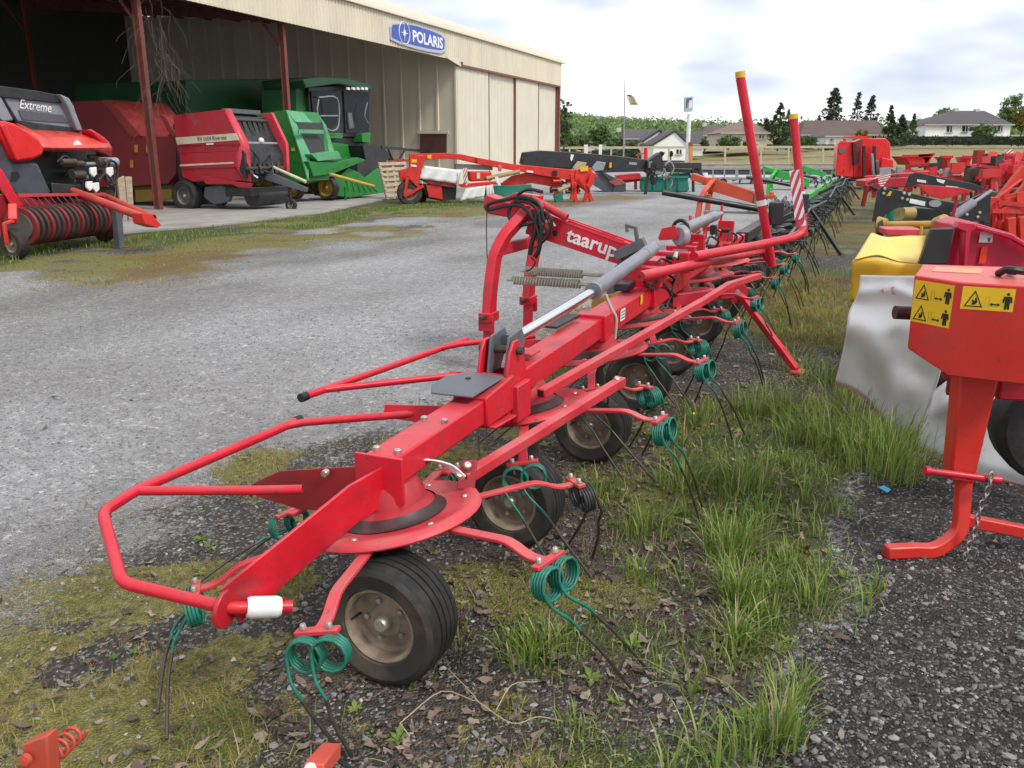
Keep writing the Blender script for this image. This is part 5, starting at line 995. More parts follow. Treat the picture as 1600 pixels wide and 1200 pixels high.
# ---------------------------------------------------------------- more tedders in the row behind
def row_tedder(ac,paint,hpaint,arm,tines,label,db=0.):
    global ORG
    keep=ORG; ORG=keep+AX*(ac-3.9)+RX*db
    try:
        t=thing('hay_tedder',label,'hay tedder',T(3.9,0,0),'hay tedders parked in a row')
        for i,(a0,zc,ph) in enumerate(ROT): rotor(t,i+10,a0,zc,ph+9*(i%3),arm,(tines,tines),detail=1)
        for a in WHL: wheel(t,T(a,.12,.203),AX,.205,.175,.60,'plain',n=16)
        part('main_beam',paint,t,lambda b:b.beam(T(-.1,0,.63),T(7.9,0,.63),.14,.12))
        part('guard_tube',BLACK,t,lambda b:b.tube([T(-.4,.55,.66),T(3.9,.5,.74),T(8.2,.55,.66)],.022,8)); part('front_guard',paint,t,lambda b:b.tube([T(-.5,-.75,.52),T(1.5,-.8,.54)],.018,8)); part('front_guard',paint,t,lambda b:b.tube([T(6.2,-.8,.52),T(8.3,-.75,.54)],.018,8))
        headstock(t,3.9,hpaint); rn=random.Random(int(ac))
        part('stand_leg',BLACK,t,lambda b:(b.beam(T(4.5,.45,.75),T(4.16,1.04,.01),.05,.05),b.beam(T(4.0,.05,.55),T(4.5,.45,.75),.05,.08)))
        part('shaft_guard',BLACK,t,lambda b:b.cyl(T(3.2,-1.75,1.0),T(3.9,-.25,.72),.05,.05,10)); part('spring_rod',SPRINGW,t,lambda b:b.cyl(T(3.98,-1.2,.66),T(3.98,-.3,.66),.02,.02,8))
        for k in range(12):
            c=np.asarray(T(rn.uniform(2,6.5),rn.uniform(-.2,.3),rn.uniform(.68,.95))); b=MB()
            if k%3==0: b.box(c,(rn.uniform(.1,.3),rn.uniform(.05,.15),rn.uniform(.05,.14)))
            elif k%3==1: b.cyl(c,c+AX*rn.uniform(.3,.9)+ZX*.05,.04,.04,10)
            else: b.tube(smooth([c,c+AX*.2+ZX*.12,c+AX*.4+RX*.06,c+AX*.6-ZX*.08],3),.014,6)
            b.build(['bracket','cylinder_body','hydraulic_hose'][k%3],[hpaint,LCYL,HOSE][k%3],t)
    finally: ORG=keep
    return t
DARKG=M('dark_green_steel',(.03,.055,.04),.5,dirt=(.1,.1,.08),damt=.4)
row_tedder(12.2,BLACK,ORANGE,BLACK,[DTEAL,STEEL],'hay tedder with orange headstock and black tines, just behind the nearest tedder')
row_tedder(22.2,LIME,LIME,DARKG,[DTEAL,STEEL],'bright green hay tedder with small wheel, third machine of the tedder row')
row_tedder(31.,PGREEN,LIME,DARKG,[DTEAL,STEEL],'green hay tedder with pale green beam, fourth machine of the tedder row')
# ---------------------------------------------------------------- right foreground: red frame with stickers
def sticker(parent,o,ux,uz,w,h,rows=1):
    nv=nrm(np.cross(ux,uz)); nv=nv if np.dot(nv,CO-o)>0 else -nv
    def Q(x,y,e=0.): return o+ux*(x*w)+uz*(y*h)+nv*(.002+e)
    b=MB(); b.plate([Q(0,0),Q(1,0),Q(1,1),Q(0,1)],-nv*.0015); s=b.build('warning_sticker',STK,parent)
    for r in range(rows):
        def q(x,y,r=r): return Q(x,(rows-1-r+y)/rows,.0012)
        tri=[(.06,.12),(.42,.12),(.25,.86)]; c=np.mean(tri,0)
        b=MB(); inn=[tuple(c+(np.array(p)-c)*.80) for p in tri]
        for i in range(3):
            j=(i+1)%3; b.plate([q(*tri[i]),q(*tri[j]),q(*inn[j]),q(*inn[i])],nv*.0004)
        b.build('warning_triangle',INK,s)
        b=MB(); b.plate([q(*p) for p in((.2,.22),(.27,.22),(.31,.34),(.29,.55),(.26,.5),(.26,.38),(.2,.46),(.22,.33))],nv*.0004); b.build('hazard_hand',INK,s)
        b=MB(); b.plate([q(*p) for p in((.55,.28),(.60,.36),(.60,.31),(.70,.31),(.70,.36),(.75,.28),(.70,.20),(.70,.25),(.60,.25),(.60,.20))],nv*.0004); b.build('distance_arrow',INK,s)
        b=MB(); b.plate([q(*p) for p in((.80,.66),(.95,.66),(.97,.40),(.94,.38),(.925,.58),(.925,.10),(.885,.10),(.88,.35),(.87,.10),(.83,.10),(.83,.58),(.81,.38),(.78,.40))],nv*.0004); b.build('person_symbol',INK,s)
        b=MB(); b.plate([q(.877+.03*math.cos(a),.76+.07*math.sin(a)) for a in np.linspace(0,2*math.pi,12)[:-1]],nv*.0004); b.build('person_head',INK,s)
        b=MB(); 
        for x0,y0,x1,y1 in((.46,.12,.465,.6),(.535,.12,.54,.6),(.465,.59,.535,.6)): b.plate([q(x0,y0),q(x1,y0),q(x1,y1),q(x0,y1)],nv*.0003)
        b.build('panel_symbol',M('thin_print',(.35,.2,.01),.5),s)
    return s
def front_frame():
    zt=PY(1503,441,3.0)[2]; t=thing('implement_frame','orange-red implement frame with yellow warning stickers and curved skid, right foreground','implement',PZ(1500,855))
    c=PY(1503,441,3.0); l=PZ(1429,430,zt); r=PZ(1640,449,zt); bl=PZ(1441,413,zt); br=PZ(1640,419,zt)
    zb=PY(1500,575,3.0)[2]; h=zt-zb
    lb=PP(1418,545,l,nrm(np.cross(c-l,ZX))); n1=nrm(np.cross(c-l,ZX)); n2=nrm(np.cross(r-c,ZX))
    cb=np.array([c[0],c[1],PP(1497,592,c,n1)[2]]); rb=PP(1640,606,c,n2); lt2=lb+ (bl-l); 
    b=MB(); V=[l,c,r,br,bl,lb,cb,rb,rb+(br-r),lb+(bl-l)]
    b.add(V,[(0,1,2,3,4),(5,6,1,0),(6,7,2,1),(9,8,7,6,5),(4,9,5,0),(3,8,9,4),(2,7,8,3)]); b.build('hitch_box',ORED,t,bevel=.006)
    b=MB(); b.plate([PZ(1462,417,zt+.001),PZ(1535,420,zt+.001),PZ(1532,428,zt+.001),PZ(1455,424,zt+.001)],ZX*.001); b.build('faded_label',M('faded_label',(.62,.30,.14),.5),t)
    ux=nrm(c-l); o=PP(1425,500,l,n1); w=np.linalg.norm(PP(1482,514,l,n1)-PP(1422,500,l,n1)); hh=PP(1432,436,l,n1)[2]-PP(1424,499,l,n1)[2]
    o=PP(1422.5,501,l,n1); sticker(t,o,ux,ZX,w,hh*1.02,2)
    u2=nrm(r-c); o=PP(1500,482,c,n2); w=np.linalg.norm(PP(1582,487,c,n2)-PP(1500,482,c,n2)); hh=PP(1505,447,c,n2)[2]-PP(1500,482,c,n2)[2]; sticker(t,o,u2,ZX,w,hh,1)
    b=MB(); b.tube(smooth([PZ(1560,427,zt+.01),PZ(1575,421,zt+.035),PZ(1600,424,zt+.03),PZ(1640,426,zt+.03)],4),.014,8); b.box(PZ(1580,423,zt+.02),(.06,.03,.025)); b.build('rope_hook',HOSE,t)
    # post under the box
    Yp=3.14; p0=PY(1537,566,Yp); b=MB(); tl,tr,bl_,br_=[PY(u,v,Yp) for u,v in((1502,566),(1567,572),(1484,752),(1522,758))]
    b.plate([tl,tr,br_,bl_],np.array([.03,.13,0])); b.build('post',ORED,t,bevel=.012)
    b=MB(); q=PY(1640,598,3.2); b.beam(PY(1555,600,3.25),PY(1680,606,3.2),.10,.11); b.build('lower_beam',DRED2,t,bevel=.01)
    b=MB(); b.cyl(PY(1486,565,3.3),PY(1484,592,3.3),.03,.03,12); b.box(PY(1490,600,3.3),(.05,.05,.09)); b.build('pivot_block',DRED,t,bevel=.006)
    b=MB(); b.cyl(PY(1398,488,3.4),PY(1440,490,3.4),.028,.028,14); b.build('side_pin',STEEL,t)
    # skid
    g0=PZ(1383,862,.022); g1=PZ(1462,858,.022); jt=PY(1506,752,3.2); b=MB(); b.bars(smooth([g0,lerp(g0,g1,.55),g1,lerp(g1,jt,.35)+np.array([.055,0,-.03]),lerp(g1,jt,.7)+np.array([.03,0,-.02]),jt,jt+ZX*.1],5),.055,.05,up=np.array([0,1.,0])); b.build('skid_bar',ORED,t,bevel=.008)
    b=MB(); b.beam(PY(1506,812,3.2),PY(1660,842,3.15),.045,.05); b.build('brace_bar',ORED,t,bevel=.006)
    b=MB(); b.tube([PY(1445,735,3.1),PY(1452.5,736,3.1),PY(1453,736,3.1),PY(1520,745,3.1),PY(1562,750,3.1)],[.019,.019,.013,.015,.018],12); b.build('locking_pin',RED,t)
    # wheel behind
    wheel(t,PY(1648,664,3.5),np.array([.25,1.,0]),.255,.2,.5,'plain',n=30,rimmat=RUBBER,side=RUBBER)
    top=PY(1548,745,3.08)
    for k in range(13):
        c0=top+np.array([-.004*k+.004*math.sin(k),.0,-.03*k]); ax=np.array([1.,0,0]) if k%2 else np.array([.0,1.,0]); lx=nrm(np.cross(ax,ZX)); b=MB()
        if c0[2]<.01: c0[2]=.012
        b.tube([c0+lx*.009*math.cos(a)+ZX*.021*math.sin(a) for a in np.linspace(0,2*math.pi,13)],.0036,6); b.build('chain_link',CHAIN,t)
CHAIN=M('galvanised_chain',(.5,.49,.47),.35,.9)
front_frame()
def cloth(name,mat,parent,rows,noise=.02,nu=22,nv=14,solid=.008,seed=0):
    # rows: list of polylines of 3-D points (same length), smoothed into a draped sheet
    R=[np.array(smooth(r,max(2,nu//(len(r)-1)))) for r in rows]; n=min(len(r) for r in R); R=np.array([r[:n] for r in R]); G=np.array([smooth(list(R[:,j]),max(2,nv//(len(rows)-1))) for j in range(n)])
    x=G[...,0]; y=G[...,1]; z=G[...,2]; d=(fbm(x*5+seed,z*5+y*3,3,seed)-.5)*2*noise; nrmv=nrm(CO-G.mean((0,1))); G=G+d[...,None]*nrmv
    b=MB(); b.sheet(G); return b.build(name,mat,parent,solid=solid,ang=80)
def white_mower():
    t=thing('disc_mower','disc mower under white tarpaulin skirts behind the orange-red frame','mower',PZ(1450,690))
    def crease(u,v,pts):
        best=9e9
        for (x0,y0),(x1,y1) in zip(pts,pts[1:]):
            dx,dy=x1-x0,y1-y0; q=min(max(((u-x0)*dx+(v-y0)*dy)/(dx*dx+dy*dy),0),1); best=min(best,math.hypot(u-x0-q*dx,v-y0-q*dy))
        return best
    def depth(u,v,k):
        Y=5.30-(u-1320)/130*.78-.16*sstep(470,520,v)+.10*sstep(520,600,v)
        Y-=.08*math.exp(-(crease(u,v,[(1326,503),(1345,505),(1362,540),(1392,588),(1420,600)])/24)**2); Y+=.04*math.exp(-(crease(u,v,[(1338,545),(1362,598),(1380,652)])/20)**2)
        Y-=.07*math.exp(-(crease(u,v,[(1345,458),(1400,452),(1440,470)])/10)**2); Y+=.05*math.exp(-(crease(u,v,[(1405,530),(1420,575),(1440,590)])/18)**2); Y-=.03*math.exp(-(crease(u,v,[(1400,610),(1412,675)])/8)**2)
        return Y+.012*math.sin(u*.07+v*.03)
    L=[(1345,430),(1341,457),(1327,488),(1324,510),(1317,550),(1305,598)]; R_=[(1480,432),(1480,470),(1480,520),(1468,585),(1434,686)]; Bm=[(1305,598),(1338,612),(1362,634),(1380,658),(1405,674),(1434,686)]
    def along(P,q):
        x=q*(len(P)-1); i=min(int(x),len(P)-2); return lerp(P[i],P[i+1],x-i)
    G=[]; t0,t1=np.array((1345,430.)),np.array((1480,432.)); b0,b1=np.array(Bm[0],float),np.array(Bm[-1],float)
    Ls,Rs,Bs=[[np.array([q[0],q[1]]) for q in smooth([(x,y,0) for x,y in P],6)] for P in (L,R_,Bm)]
    for r in np.linspace(0,1,34):
        row=[]
        for c in np.linspace(0,1,36):
            p=lerp(along(Ls,r),along(Rs,r),c)+lerp(lerp(t0,t1,c),along(Bs,c),r)-(t0*(1-c)*(1-r)+t1*c*(1-r)+b0*(1-c)*r+b1*c*r); row.append(PY(p[0],p[1],depth(p[0],p[1],c)))
        G.append(row)
    b=MB(); b.sheet(G); b.build('white_skirt',TARP_W,t,solid=.008,ang=80)
    b=MB(); b.tube([p-ZX*.004 for p in G[-1]],.007,6); b.build('skirt_hem',M('orange_hem',(.45,.20,.12),.6),t)
    rows=[[PY(1458,612,4.35),PY(1490,590,4.3),PY(1560,560,4.2),PY(1640,560,4.0)],[PY(1452,640,4.2),PY(1490,625,4.02),PY(1560,630,4.0),PY(1640,640,3.8)],[PY(1446,660,4.2),PY(1490,665,4.05),PY(1560,670,3.92),PY(1640,690,3.75)],[PY(1428,698,4.2),PY(1480,722,4.0),PY(1545,743,3.8),PY(1640,766,3.6)]]
    cloth('white_skirt',M('grey_tarpaulin',(.56,.56,.555),.5,dirt=(.25,.25,.23),damt=.4,bump=.1,bscale=20),t,rows,.012,seed=9)
    b=MB(); b.tube(smooth([p-ZX*.003 for p in rows[-1]],6),.006,6); b.build('skirt_hem',M('orange_hem',(.45,.20,.12),.6),t)
    b=MB(); b.plate([PY(u,v,4.86) for u,v in((1373,455),(1388,447),(1390,462))],np.array([0,.004,0])); b.plate([PY(u,v,4.76) for u,v in((1392,449),(1402,446),(1412,452),(1406,461),(1394,460))],np.array([0,.004,0])); b.build('faded_logo',M('faded_logo',(.60,.32,.30),.5),t)
    b=MB(); b.box((3.35,5.5,.45),(1.6,.9,.10),(np.array([.85,-.5,0]),np.array([.5,.85,0]),ZX)); b.build('cutter_bar',DRED,t,bevel=.02)
    b=MB(); b.box((3.35,5.55,.20),(1.7,.7,.25),(np.array([.85,-.5,0]),np.array([.5,.85,0]),ZX)); b.build('disc_bed',BLACK,t,bevel=.03)
white_mower()
def yellow_mower():
    t=thing('disc_mower','red disc mower with yellow tarpaulin and black flap behind the white skirts','mower',PZ(1480,520))
    rows=[[PY(1362,364,7.0),PY(1385,371,6.95),PY(1415,369,6.9),PY(1446,369,6.9)],[PY(1358,369,6.9),PY(1385,375,6.82),PY(1415,375,6.8),PY(1445,376,6.8)],[PY(1338,401,6.42),PY(1372,395,6.4),PY(1405,404,6.36),PY(1438,408,6.36)],[PY(1335,406,6.38),PY(1372,399,6.36),PY(1405,408,6.33),PY(1437,412,6.33)]]
    cloth('yellow_cover',TARP_Y,t,rows,.012,seed=5)
    rows=[[PY(1334,405,6.42),PY(1372,402,6.38),PY(1405,410,6.36),PY(1448,413,6.36)],[PY(1331,412,6.40),PY(1372,408,6.30),PY(1405,414,6.30),PY(1448,417,6.3)],[PY(1330,440,6.42),PY(1372,438,6.34),PY(1405,440,6.33),PY(1448,440,6.3)],[PY(1328,472,6.44),PY(1372,470,6.38),PY(1405,470,6.33),PY(1448,470,6.3)]]
    cloth('yellow_cover',M('deep_yellow_tarpaulin',(.70,.43,.03),.5,bump=.1,bscale=20),t,rows,.012,seed=6)
    YF=6.2; f=lambda pts,m,dep,nm,Y=YF,bv=.008: part(nm,m,t,lambda b:b.plate([PY(u,v,Y) for u,v in pts],np.array([.12,.6,0])*dep),bv)
    f([(1456,358),(1492,356),(1481,413),(1436,413)],M('black_flap',(.015,.016,.016),.4),.1,'rubber_flap'); CR=M('crimson_paint',(.46,.012,.045),.4,dirt=(.3,.02,.04),damt=.3)
    f([(1492,352),(1518,346),(1582,365),(1625,392),(1625,440),(1470,440),(1482,400)],CR,.9,'casing',6.35); f([(1494,357),(1500,346),(1525,349),(1526,358),(1518,362),(1512,420),(1505,420),(1508,362)],CR,.2,'casing_rib',6.2); f([(1526,352),(1582,366),(1622,392),(1622,398),(1580,374),(1525,358)],CR,.12,'casing_lip',6.25)
    f([(1532,363),(1553,361),(1550,379),(1529,379)],WHITE,.004,'white_label',6.33,0); f([(1543,372),(1548,371),(1547,378),(1544,378)],GREY,.002,'label_print',6.325,0); f([(1534,386),(1544,384),(1540,412),(1529,412)],M('red_reflector',(.75,.05,.01),.3),.01,'reflector',6.33,0)
    f([(1385,358),(1440,358),(1438,370),(1384,368)],M('pale_red',(.6,.07,.07),.45),.5,'deck',7.3); f([(1380,470),(1620,470),(1620,520),(1380,520)],BLACK,.8,'disc_bed',6.6)
    part('drive_shaft',M('shaft_yellow',(.55,.36,.04),.5),t,lambda b:b.cyl(PY(1385,352,8.0),PY(1466,351,7.4),.035,.035,12)); part('shaft_end',M('shaft_end_yellow',(.42,.25,.03),.5),t,lambda b:(b.cyl(PY(1372,352,8.05),PY(1386,352,8.0),.085,.06,14),b.cyl(PY(1466,351,7.4),PY(1476,343,7.3),.07,.05,12))); part('black_collar',BLACK,t,lambda b:b.cyl(PY(1370,355,8.05),PY(1378,354,8.04),.09,.09,14))
    part('yellow_strut',YELLOW,t,lambda b:b.cyl(PY(1438,372,7.2),PY(1440,354,7.2),.012,.012,6))
yellow_mower()
def black_frame():
    Y=9.6; t=thing('front_loader','black plate front loader frame with white labels and grey cylinder','loader frame',PZ(1470,400))
    f=lambda nm,pts,m,dep=.02,Y=Y,bv=.004: part(nm,m,t,lambda b:b.plate([PY(u,v,Y) for u,v in pts],np.array([.2,.97,0])*dep),bv)
    o=f('side_plate',[(1363,346),(1371,299),(1378,291),(1400,296),(1470,313),(1500,318),(1549,296),(1547,346),(1482,346),(1462,327),(1432,322),(1402,325),(1384,335),(1376,347)],BLACK,.03)
    f('far_plate',[(1414,292),(1421,272),(1432,269),(1470,277),(1522,287),(1546,297),(1500,299),(1440,288)],BLACK,.03,Y+.9); f('red_board',[(1433,288),(1500,293),(1523,299),(1472,311),(1450,305)],M('board_red',(.55,.02,.025),.4),.03,Y+.5)
    f('white_label',[(1422,310),(1446,315),(1445,322),(1421,317)],WHITE,.004,Y-.008,0)
    part('oval_label',LGREY,t,lambda b:b.plate([PY(1461+10*math.cos(a),318+5.5*math.sin(a),Y-.008) for a in np.linspace(0,2*math.pi,20)[:-1]],np.array([0,.004,0]))); f('yellow_label',[(1385,306),(1391,298),(1394,299),(1391,306)],YELLOW,.004,Y-.008,0)
    for u,v in((1382,295),(1380,302),(1412,302),(1420,304),(1409,310),(1417,312),(1530,332),(1527,339),(1510,335)): part('bolt',ZINC,t,lambda b:b.lathe([(.001,.02),(.016,.018),(.02,0)],PY(u,v,Y),np.array([0,-1.,0]),8))
    for pts in ([(1433,280),(1447,282),(1447,286),(1433,284)],[(1463,279),(1477,282),(1474,287),(1465,284)],[(1478,290),(1497,292),(1496,295),(1478,293)]): f('white_label',pts,WHITE,.004,Y+.89,0)
    part('cylinder_body',LGREY,t,lambda b:(b.cyl(PY(1489,338,Y-.25),PY(1522,316,Y-.25),.05,.05,14),b.cyl(PY(1522,316,Y-.25),PY(1549,298,Y-.2),.02,.02,10)))
    f('tool_box',[(1432,325),(1470,327),(1472,346),(1432,346)],M('box_dark',(.02,.028,.024),.5),.5,Y+.4); part('tan_drum',M('drum_tan',(.42,.29,.10),.6),t,lambda b:b.cyl(PY(1410,334,Y+.3),PY(1428,334,Y+.3),.075,.075,16)); part('green_can',TEALBIN,t,lambda b:b.cyl(PY(1390,348,Y+.6),PY(1391,328,Y+.6),.045,.045,14))
    part('strut',BLACK,t,lambda b:(b.beam(PY(1540,346,Y+.1),np.array([PY(1540,346,Y)[0],Y+.1,0]),.08,.08),b.beam(PY(1485,346,Y+.1),np.array([PY(1485,346,Y)[0],Y+.1,0]),.08,.08)))
    part('lever',DRED,t,lambda b:b.cyl(PY(1488,340,Y-.3),PY(1495,312,Y-.3),.02,.02,8))
black_frame()
# ---------------------------------------------------------------- red tillage machines on the right
CULT=M('cultivator_red',(.60,.03,.03),.42,dirt=(.35,.12,.08),damt=.5)
def tangle(t,u0,u1,v0,v1,Y0,Y1,n,mats,seed,slim=1.):
    rn=random.Random(seed)
    for k in range(n):
        Y=rn.uniform(Y0,Y1); u=rn.uniform(u0,u1); v=rn.uniform(v0,v1); p=PY(u,v,Y); ty=k%5; b=MB()
        if ty==0: q=p+np.array([rn.uniform(.3,1.2),rn.uniform(-.2,.2),rn.uniform(-.1,.15)]); b.beam(p,q,.07*slim,.09*slim); nm='frame_bar'
        elif ty==1: q=p+np.array([rn.uniform(-.15,.15),rn.uniform(-.1,.1),-min(p[2]-.02,rn.uniform(.35,.8))]); b.beam(p,q,.06*slim,.08*slim); nm='tine_leg'
        elif ty==2: q=p+np.array([rn.uniform(.1,.5),rn.uniform(.1,.3),rn.uniform(-.4,.4)]); b.cyl(p,q,.03*slim,.03*slim,8); nm='link_rod'
        elif ty==3: b.box(p,(rn.uniform(.1,.3),rn.uniform(.1,.2),rn.uniform(.1,.25)),(np.array([1.,0,0]),np.array([0,1.,0]),ZX)); nm='bracket'
        else: b.plate([p,p+np.array([.18,0,.02]),p+np.array([.2,0,-.25]),p+np.array([.05,0,-.3])],np.array([0,.03,0])); nm='share'
        b.build(nm,rn.choice(mats),t)
def cultivators():
    t=thing('cultivator','orange-red cultivator frame with slanted beams at the right edge','cultivator',PZ(1580,390))
    OB=M('cultivator_orange',(.62,.038,.018),.4,dirt=(.3,.05,.03)); f=lambda p,q,w,Y,nm='frame_beam',m=OB,Y2=None: part(nm,m,t,lambda b:b.beam(PY(p[0],p[1],Y),PY(q[0],q[1],Y2 or Y),w,w*1.2),.008)
    f((1600,262),(1552,322),.075,11.); f((1615,275),(1570,330),.075,11.2); f((1555,322),(1562,340),.075,11.); f((1570,322),(1605,332),.075,11.); f((1575,330),(1620,352),.09,10.6); f((1540,340),(1600,345),.12,11.5,m=CULT)
    f((1578,340),(1580,395),.08,10.2,'leg'); f((1596,338),(1598,395),.07,10.2,'leg'); f((1545,300),(1548,380),.1,11.5,'leg',CULT); f((1560,350),(1600,360),.08,10.3)
    part('plate',OB,t,lambda b:b.plate([PY(u,v,10.5) for u,v in((1582,344),(1596,340),(1600,362),(1588,366))],np.array([.1,.3,0])),.01)
    tangle(t,1545,1605,296,352,10.3,12,60,[OB,CULT,STEEL,DRED,CULT],21,.55)
    t=thing('power_harrow','red power harrow with ribbed roller and striped board at the right','harrow',PZ(1550,330))
    c0,c1=PY(1545,300,14.5),PY(1625,296,13.9)
    part('packer_roller',M('roller_dark',(.06,.045,.04),.6),t,lambda b:b.cyl(c0,c1,.24,.24,18))
    for k in range(11): part('packer_ring',DRED,t,lambda b:b.lathe([(.22,-.03),(.30,-.01),(.30,.01),(.22,.03)],lerp(c0,c1,(k+.5)/11),c1-c0,16))
    part('main_frame',CULT,t,lambda b:b.beam(PY(1535,276,14.6),PY(1630,268,14.2),.2,.16),.01); part('main_frame',CULT,t,lambda b:b.beam(PY(1530,315,14.0),PY(1630,322,13.6),.25,.2),.01)
    tangle(t,1520,1608,240,318,13.4,16.5,100,[CULT,CULT,RED2,DRED,STEEL,BLACK,CULT],22,.55); striped_board(t,[PY(u,v,15.) for u,v in((1570,250),(1583,248),(1583,233),(1570,235))],3)
    for u in(1546,1552,1588): part('headstock_bar',CULT,t,lambda b:b.beam(PY(u,300,14.3),PY(u+2,240,14.8),.07,.1))
    t=thing('seed_drill','red seed drill with three hopper cups behind the black frame','seed drill',PZ(1470,300))
    Y=24.
    for (pts,dep) in (([(1411,244),(1456,243),(1452,251),(1446,258),(1421,258),(1418,252)],1.),([(1436,243),(1459,241),(1453,252),(1452,262),(1446,262),(1444,250)],.5),([(1471,245),(1488,245),(1485,253),(1485,264),(1480,264),(1478,252)],.6),([(1505,245),(1520,245),(1516,254),(1515,265),(1510,265),(1509,253)],.6)):
        part('hopper',BRED,t,lambda b:b.plate([PY(u,v,Y) for u,v in pts],np.array([.1,1,0])*dep),.02); part('hopper_rim',BRED,t,lambda b:b.beam(PY(pts[0][0]-1,pts[0][1],Y-.03),PY(pts[1][0]+1,pts[1][1],Y-.03),.06,.07))
    for u in(1419,1448,1482,1512): part('hopper_leg',CULT,t,lambda b:b.beam(PY(u,256,Y+.2),PY(u,285,Y+.2),.1,.12))
    part('drill_frame',CULT,t,lambda b:b.beam(PY(1400,272,Y),PY(1545,276,Y),.2,.25),.01); part('grey_box',LGREY,t,lambda b:b.plate([PY(u,v,Y+.5) for u,v in((1486,255),(1508,254),(1508,268),(1485,268))],np.array([0,.5,0])),.02)
    tangle(t,1400,1545,258,286,19,25,70,[CULT,RED2,DRED,BLACK,LGREY],23,.8); part('hose_drop',BLACK,t,lambda b:b.beam(PY(1463,266,Y-.2),PY(1472,246,Y-.2),.08,.12))
    t=thing('field_roller','dark red implement with striped warning boards in front of the red mixer','implement',PZ(1400,300))
    Y=19.5
    for q in (((1353,289),(1380,291),(1394,272),(1372,274)),((1500,274),(1516,284),(1522,278),(1508,265))): striped_board(t,[PY(u,v,Y) for u,v in q],4)
    part('boom',DRED2,t,lambda b:b.beam(PY(1352,287,Y+.2),PY(1530,280,Y+.2),.2,.22),.02); part('boom',DRED2,t,lambda b:b.beam(PY(1352,280,Y+.6),PY(1450,272,Y+.6),.15,.15),.02)
    part('boom_end',CULT,t,lambda b:b.plate([PY(u,v,Y) for u,v in((1350,282),(1374,278),(1374,292),(1351,292))],np.array([0,.5,0])),.02)
    tangle(t,1345,1400,280,296,18,21,14,[BLACK,DRED,STEEL],24); part('support',DRED,t,lambda b:(b.beam(PY(1400,284,Y+.2),PZ(1401,312),.12,.12),b.beam(PY(1505,282,Y+.2),PZ(1506,310),.12,.12)))
cultivators()
def mixer():
    Y=40.; t=thing('feed_mixer','bright red tub feed mixer standing before the grassy field','feed mixer',PZ(1350,291)); f=lambda nm,pts,m,dep,o=0.,bv=.03: part(nm,m,t,lambda b:b.plate([PY(u,v,Y+o) for u,v in pts],np.array([.3,1.,0])*dep),bv)
    f('tub',[(1306,275),(1309,226),(1313,220),(1334,221),(1333,277)],BRED,2.2); f('tub',[(1333,277),(1334,222),(1347,216),(1384,216),(1391,224),(1392,270),(1380,276)],BRED,2.4,.2); f('mouth',[(1336,222),(1349,216),(1346,230),(1344,252),(1335,258)],M('dark_mouth',(.25,.01,.01),.5),.1,.1)
    f('logo_plate',[(1311,232),(1322,231),(1321,236),(1315,240),(1311,238)],GREY,.02,-.05,0); part('frame',BLACK,t,lambda b:(b.beam(PY(1334,222,Y-.1),PY(1336,258,Y-.1),.12,.12),b.beam(PY(1350,228,Y-.1),PY(1350,275,Y-.1),.12,.12),b.beam(PY(1366,228,Y-.1),PY(1366,272,Y-.1),.12,.12)))
    part('door_frame',LGREY,t,lambda b:(b.beam(PY(1362,240,Y-.2),PY(1365,276,Y-.2),.15,.1),b.beam(PY(1370,250,Y-.2),PY(1372,276,Y-.2),.1,.1))); f('drawbar',[(1378,246),(1396,250),(1396,262),(1376,262)],BRED,.4,-.5); f('chute',[(1374,262),(1392,260),(1392,272),(1374,274)],LGREY,.2,-.5)
    wheel(t,PY(1315,275,Y+.6),np.array([1.,.3,0]),.5,.4,.5,'plain',n=20); wheel(t,PY(1385,280,Y+.6),np.array([1.,.3,0]),.5,.4,.5,'plain',n=20); f('chassis',[(1306,274),(1392,270),(1392,282),(1306,284)],BLACK,1.6,.3)
    part('top_rail',BRED,t,lambda b:b.beam(PY(1318,214.5,Y+1),PY(1356,214,Y+1),.1,.08))
mixer()
# ---------------------------------------------------------------- bits of the machine at the camera's feet
def near_bits():
    for nm,lab,c0,pts in (('tine_holder','orange tine holder with bolt and coil at the bottom left corner',(55,1175),0),('tine_holder','orange tine holder with white tip at the bottom edge beside the front tine',(505,1185),1)):
        t=thing(nm,lab,'tine holder',PZ(c0[0],1230),'tine holders at the bottom edge')
        if not pts:
            b=MB(); b.plate([PY(u,v,1.5) for u,v in((36,1163),(72,1150),(80,1240),(24,1240))],np.array([.01,.03,0])); b.build('holder_plate',ORANGER,t,bevel=.004)
            b=MB(); b.lathe([(.001,.01),(.012,.009),(.014,0)],PY(42,1186,1.49),np.array([-.2,-1,.2]),10); b.build('bolt',ORANGER,t)
            b=MB(); c=PY(82,1180,1.54); b.tube([c+np.array([.004*k/12,.02*k/12,0])+.02*np.array([math.cos(k*math.pi/6),0,math.sin(k*math.pi/6)]) for k in range(49)],.0045,6); b.build('spring_coil',ORANGER,t,ang=80)
            b=MB(); b.beam(PY(50,1240,1.5),PZ(60,1300,.02),.03,.03); b.build('arm',ORANGER,t)
        else:
            b=MB(); p,q=PY(518,1172,1.62),PY(490,1206,1.5); b.beam(p,q,.045,.035); b.build('holder_plate',ORANGER,t,bevel=.004)
            b=MB(); b.ball(PY(485,1202,1.5),.014); b.build('white_tip',WHITE,t)
            b=MB(); b.tube(smooth([PY(522,1180,1.66),PY(535,1192,1.66),PY(552,1206,1.66),PY(560,1230,1.66)],4),.006,6); b.build('spring_wire',HOSE,t)
            b=MB(); b.beam(q,PZ(480,1290,.02),.03,.03); b.build('arm',ORANGER,t)
ORANGER=M('weathered_orange_red',(.55,.075,.045),.5,dirt=(.3,.08,.05),damt=.5,dscale=12)
near_bits()
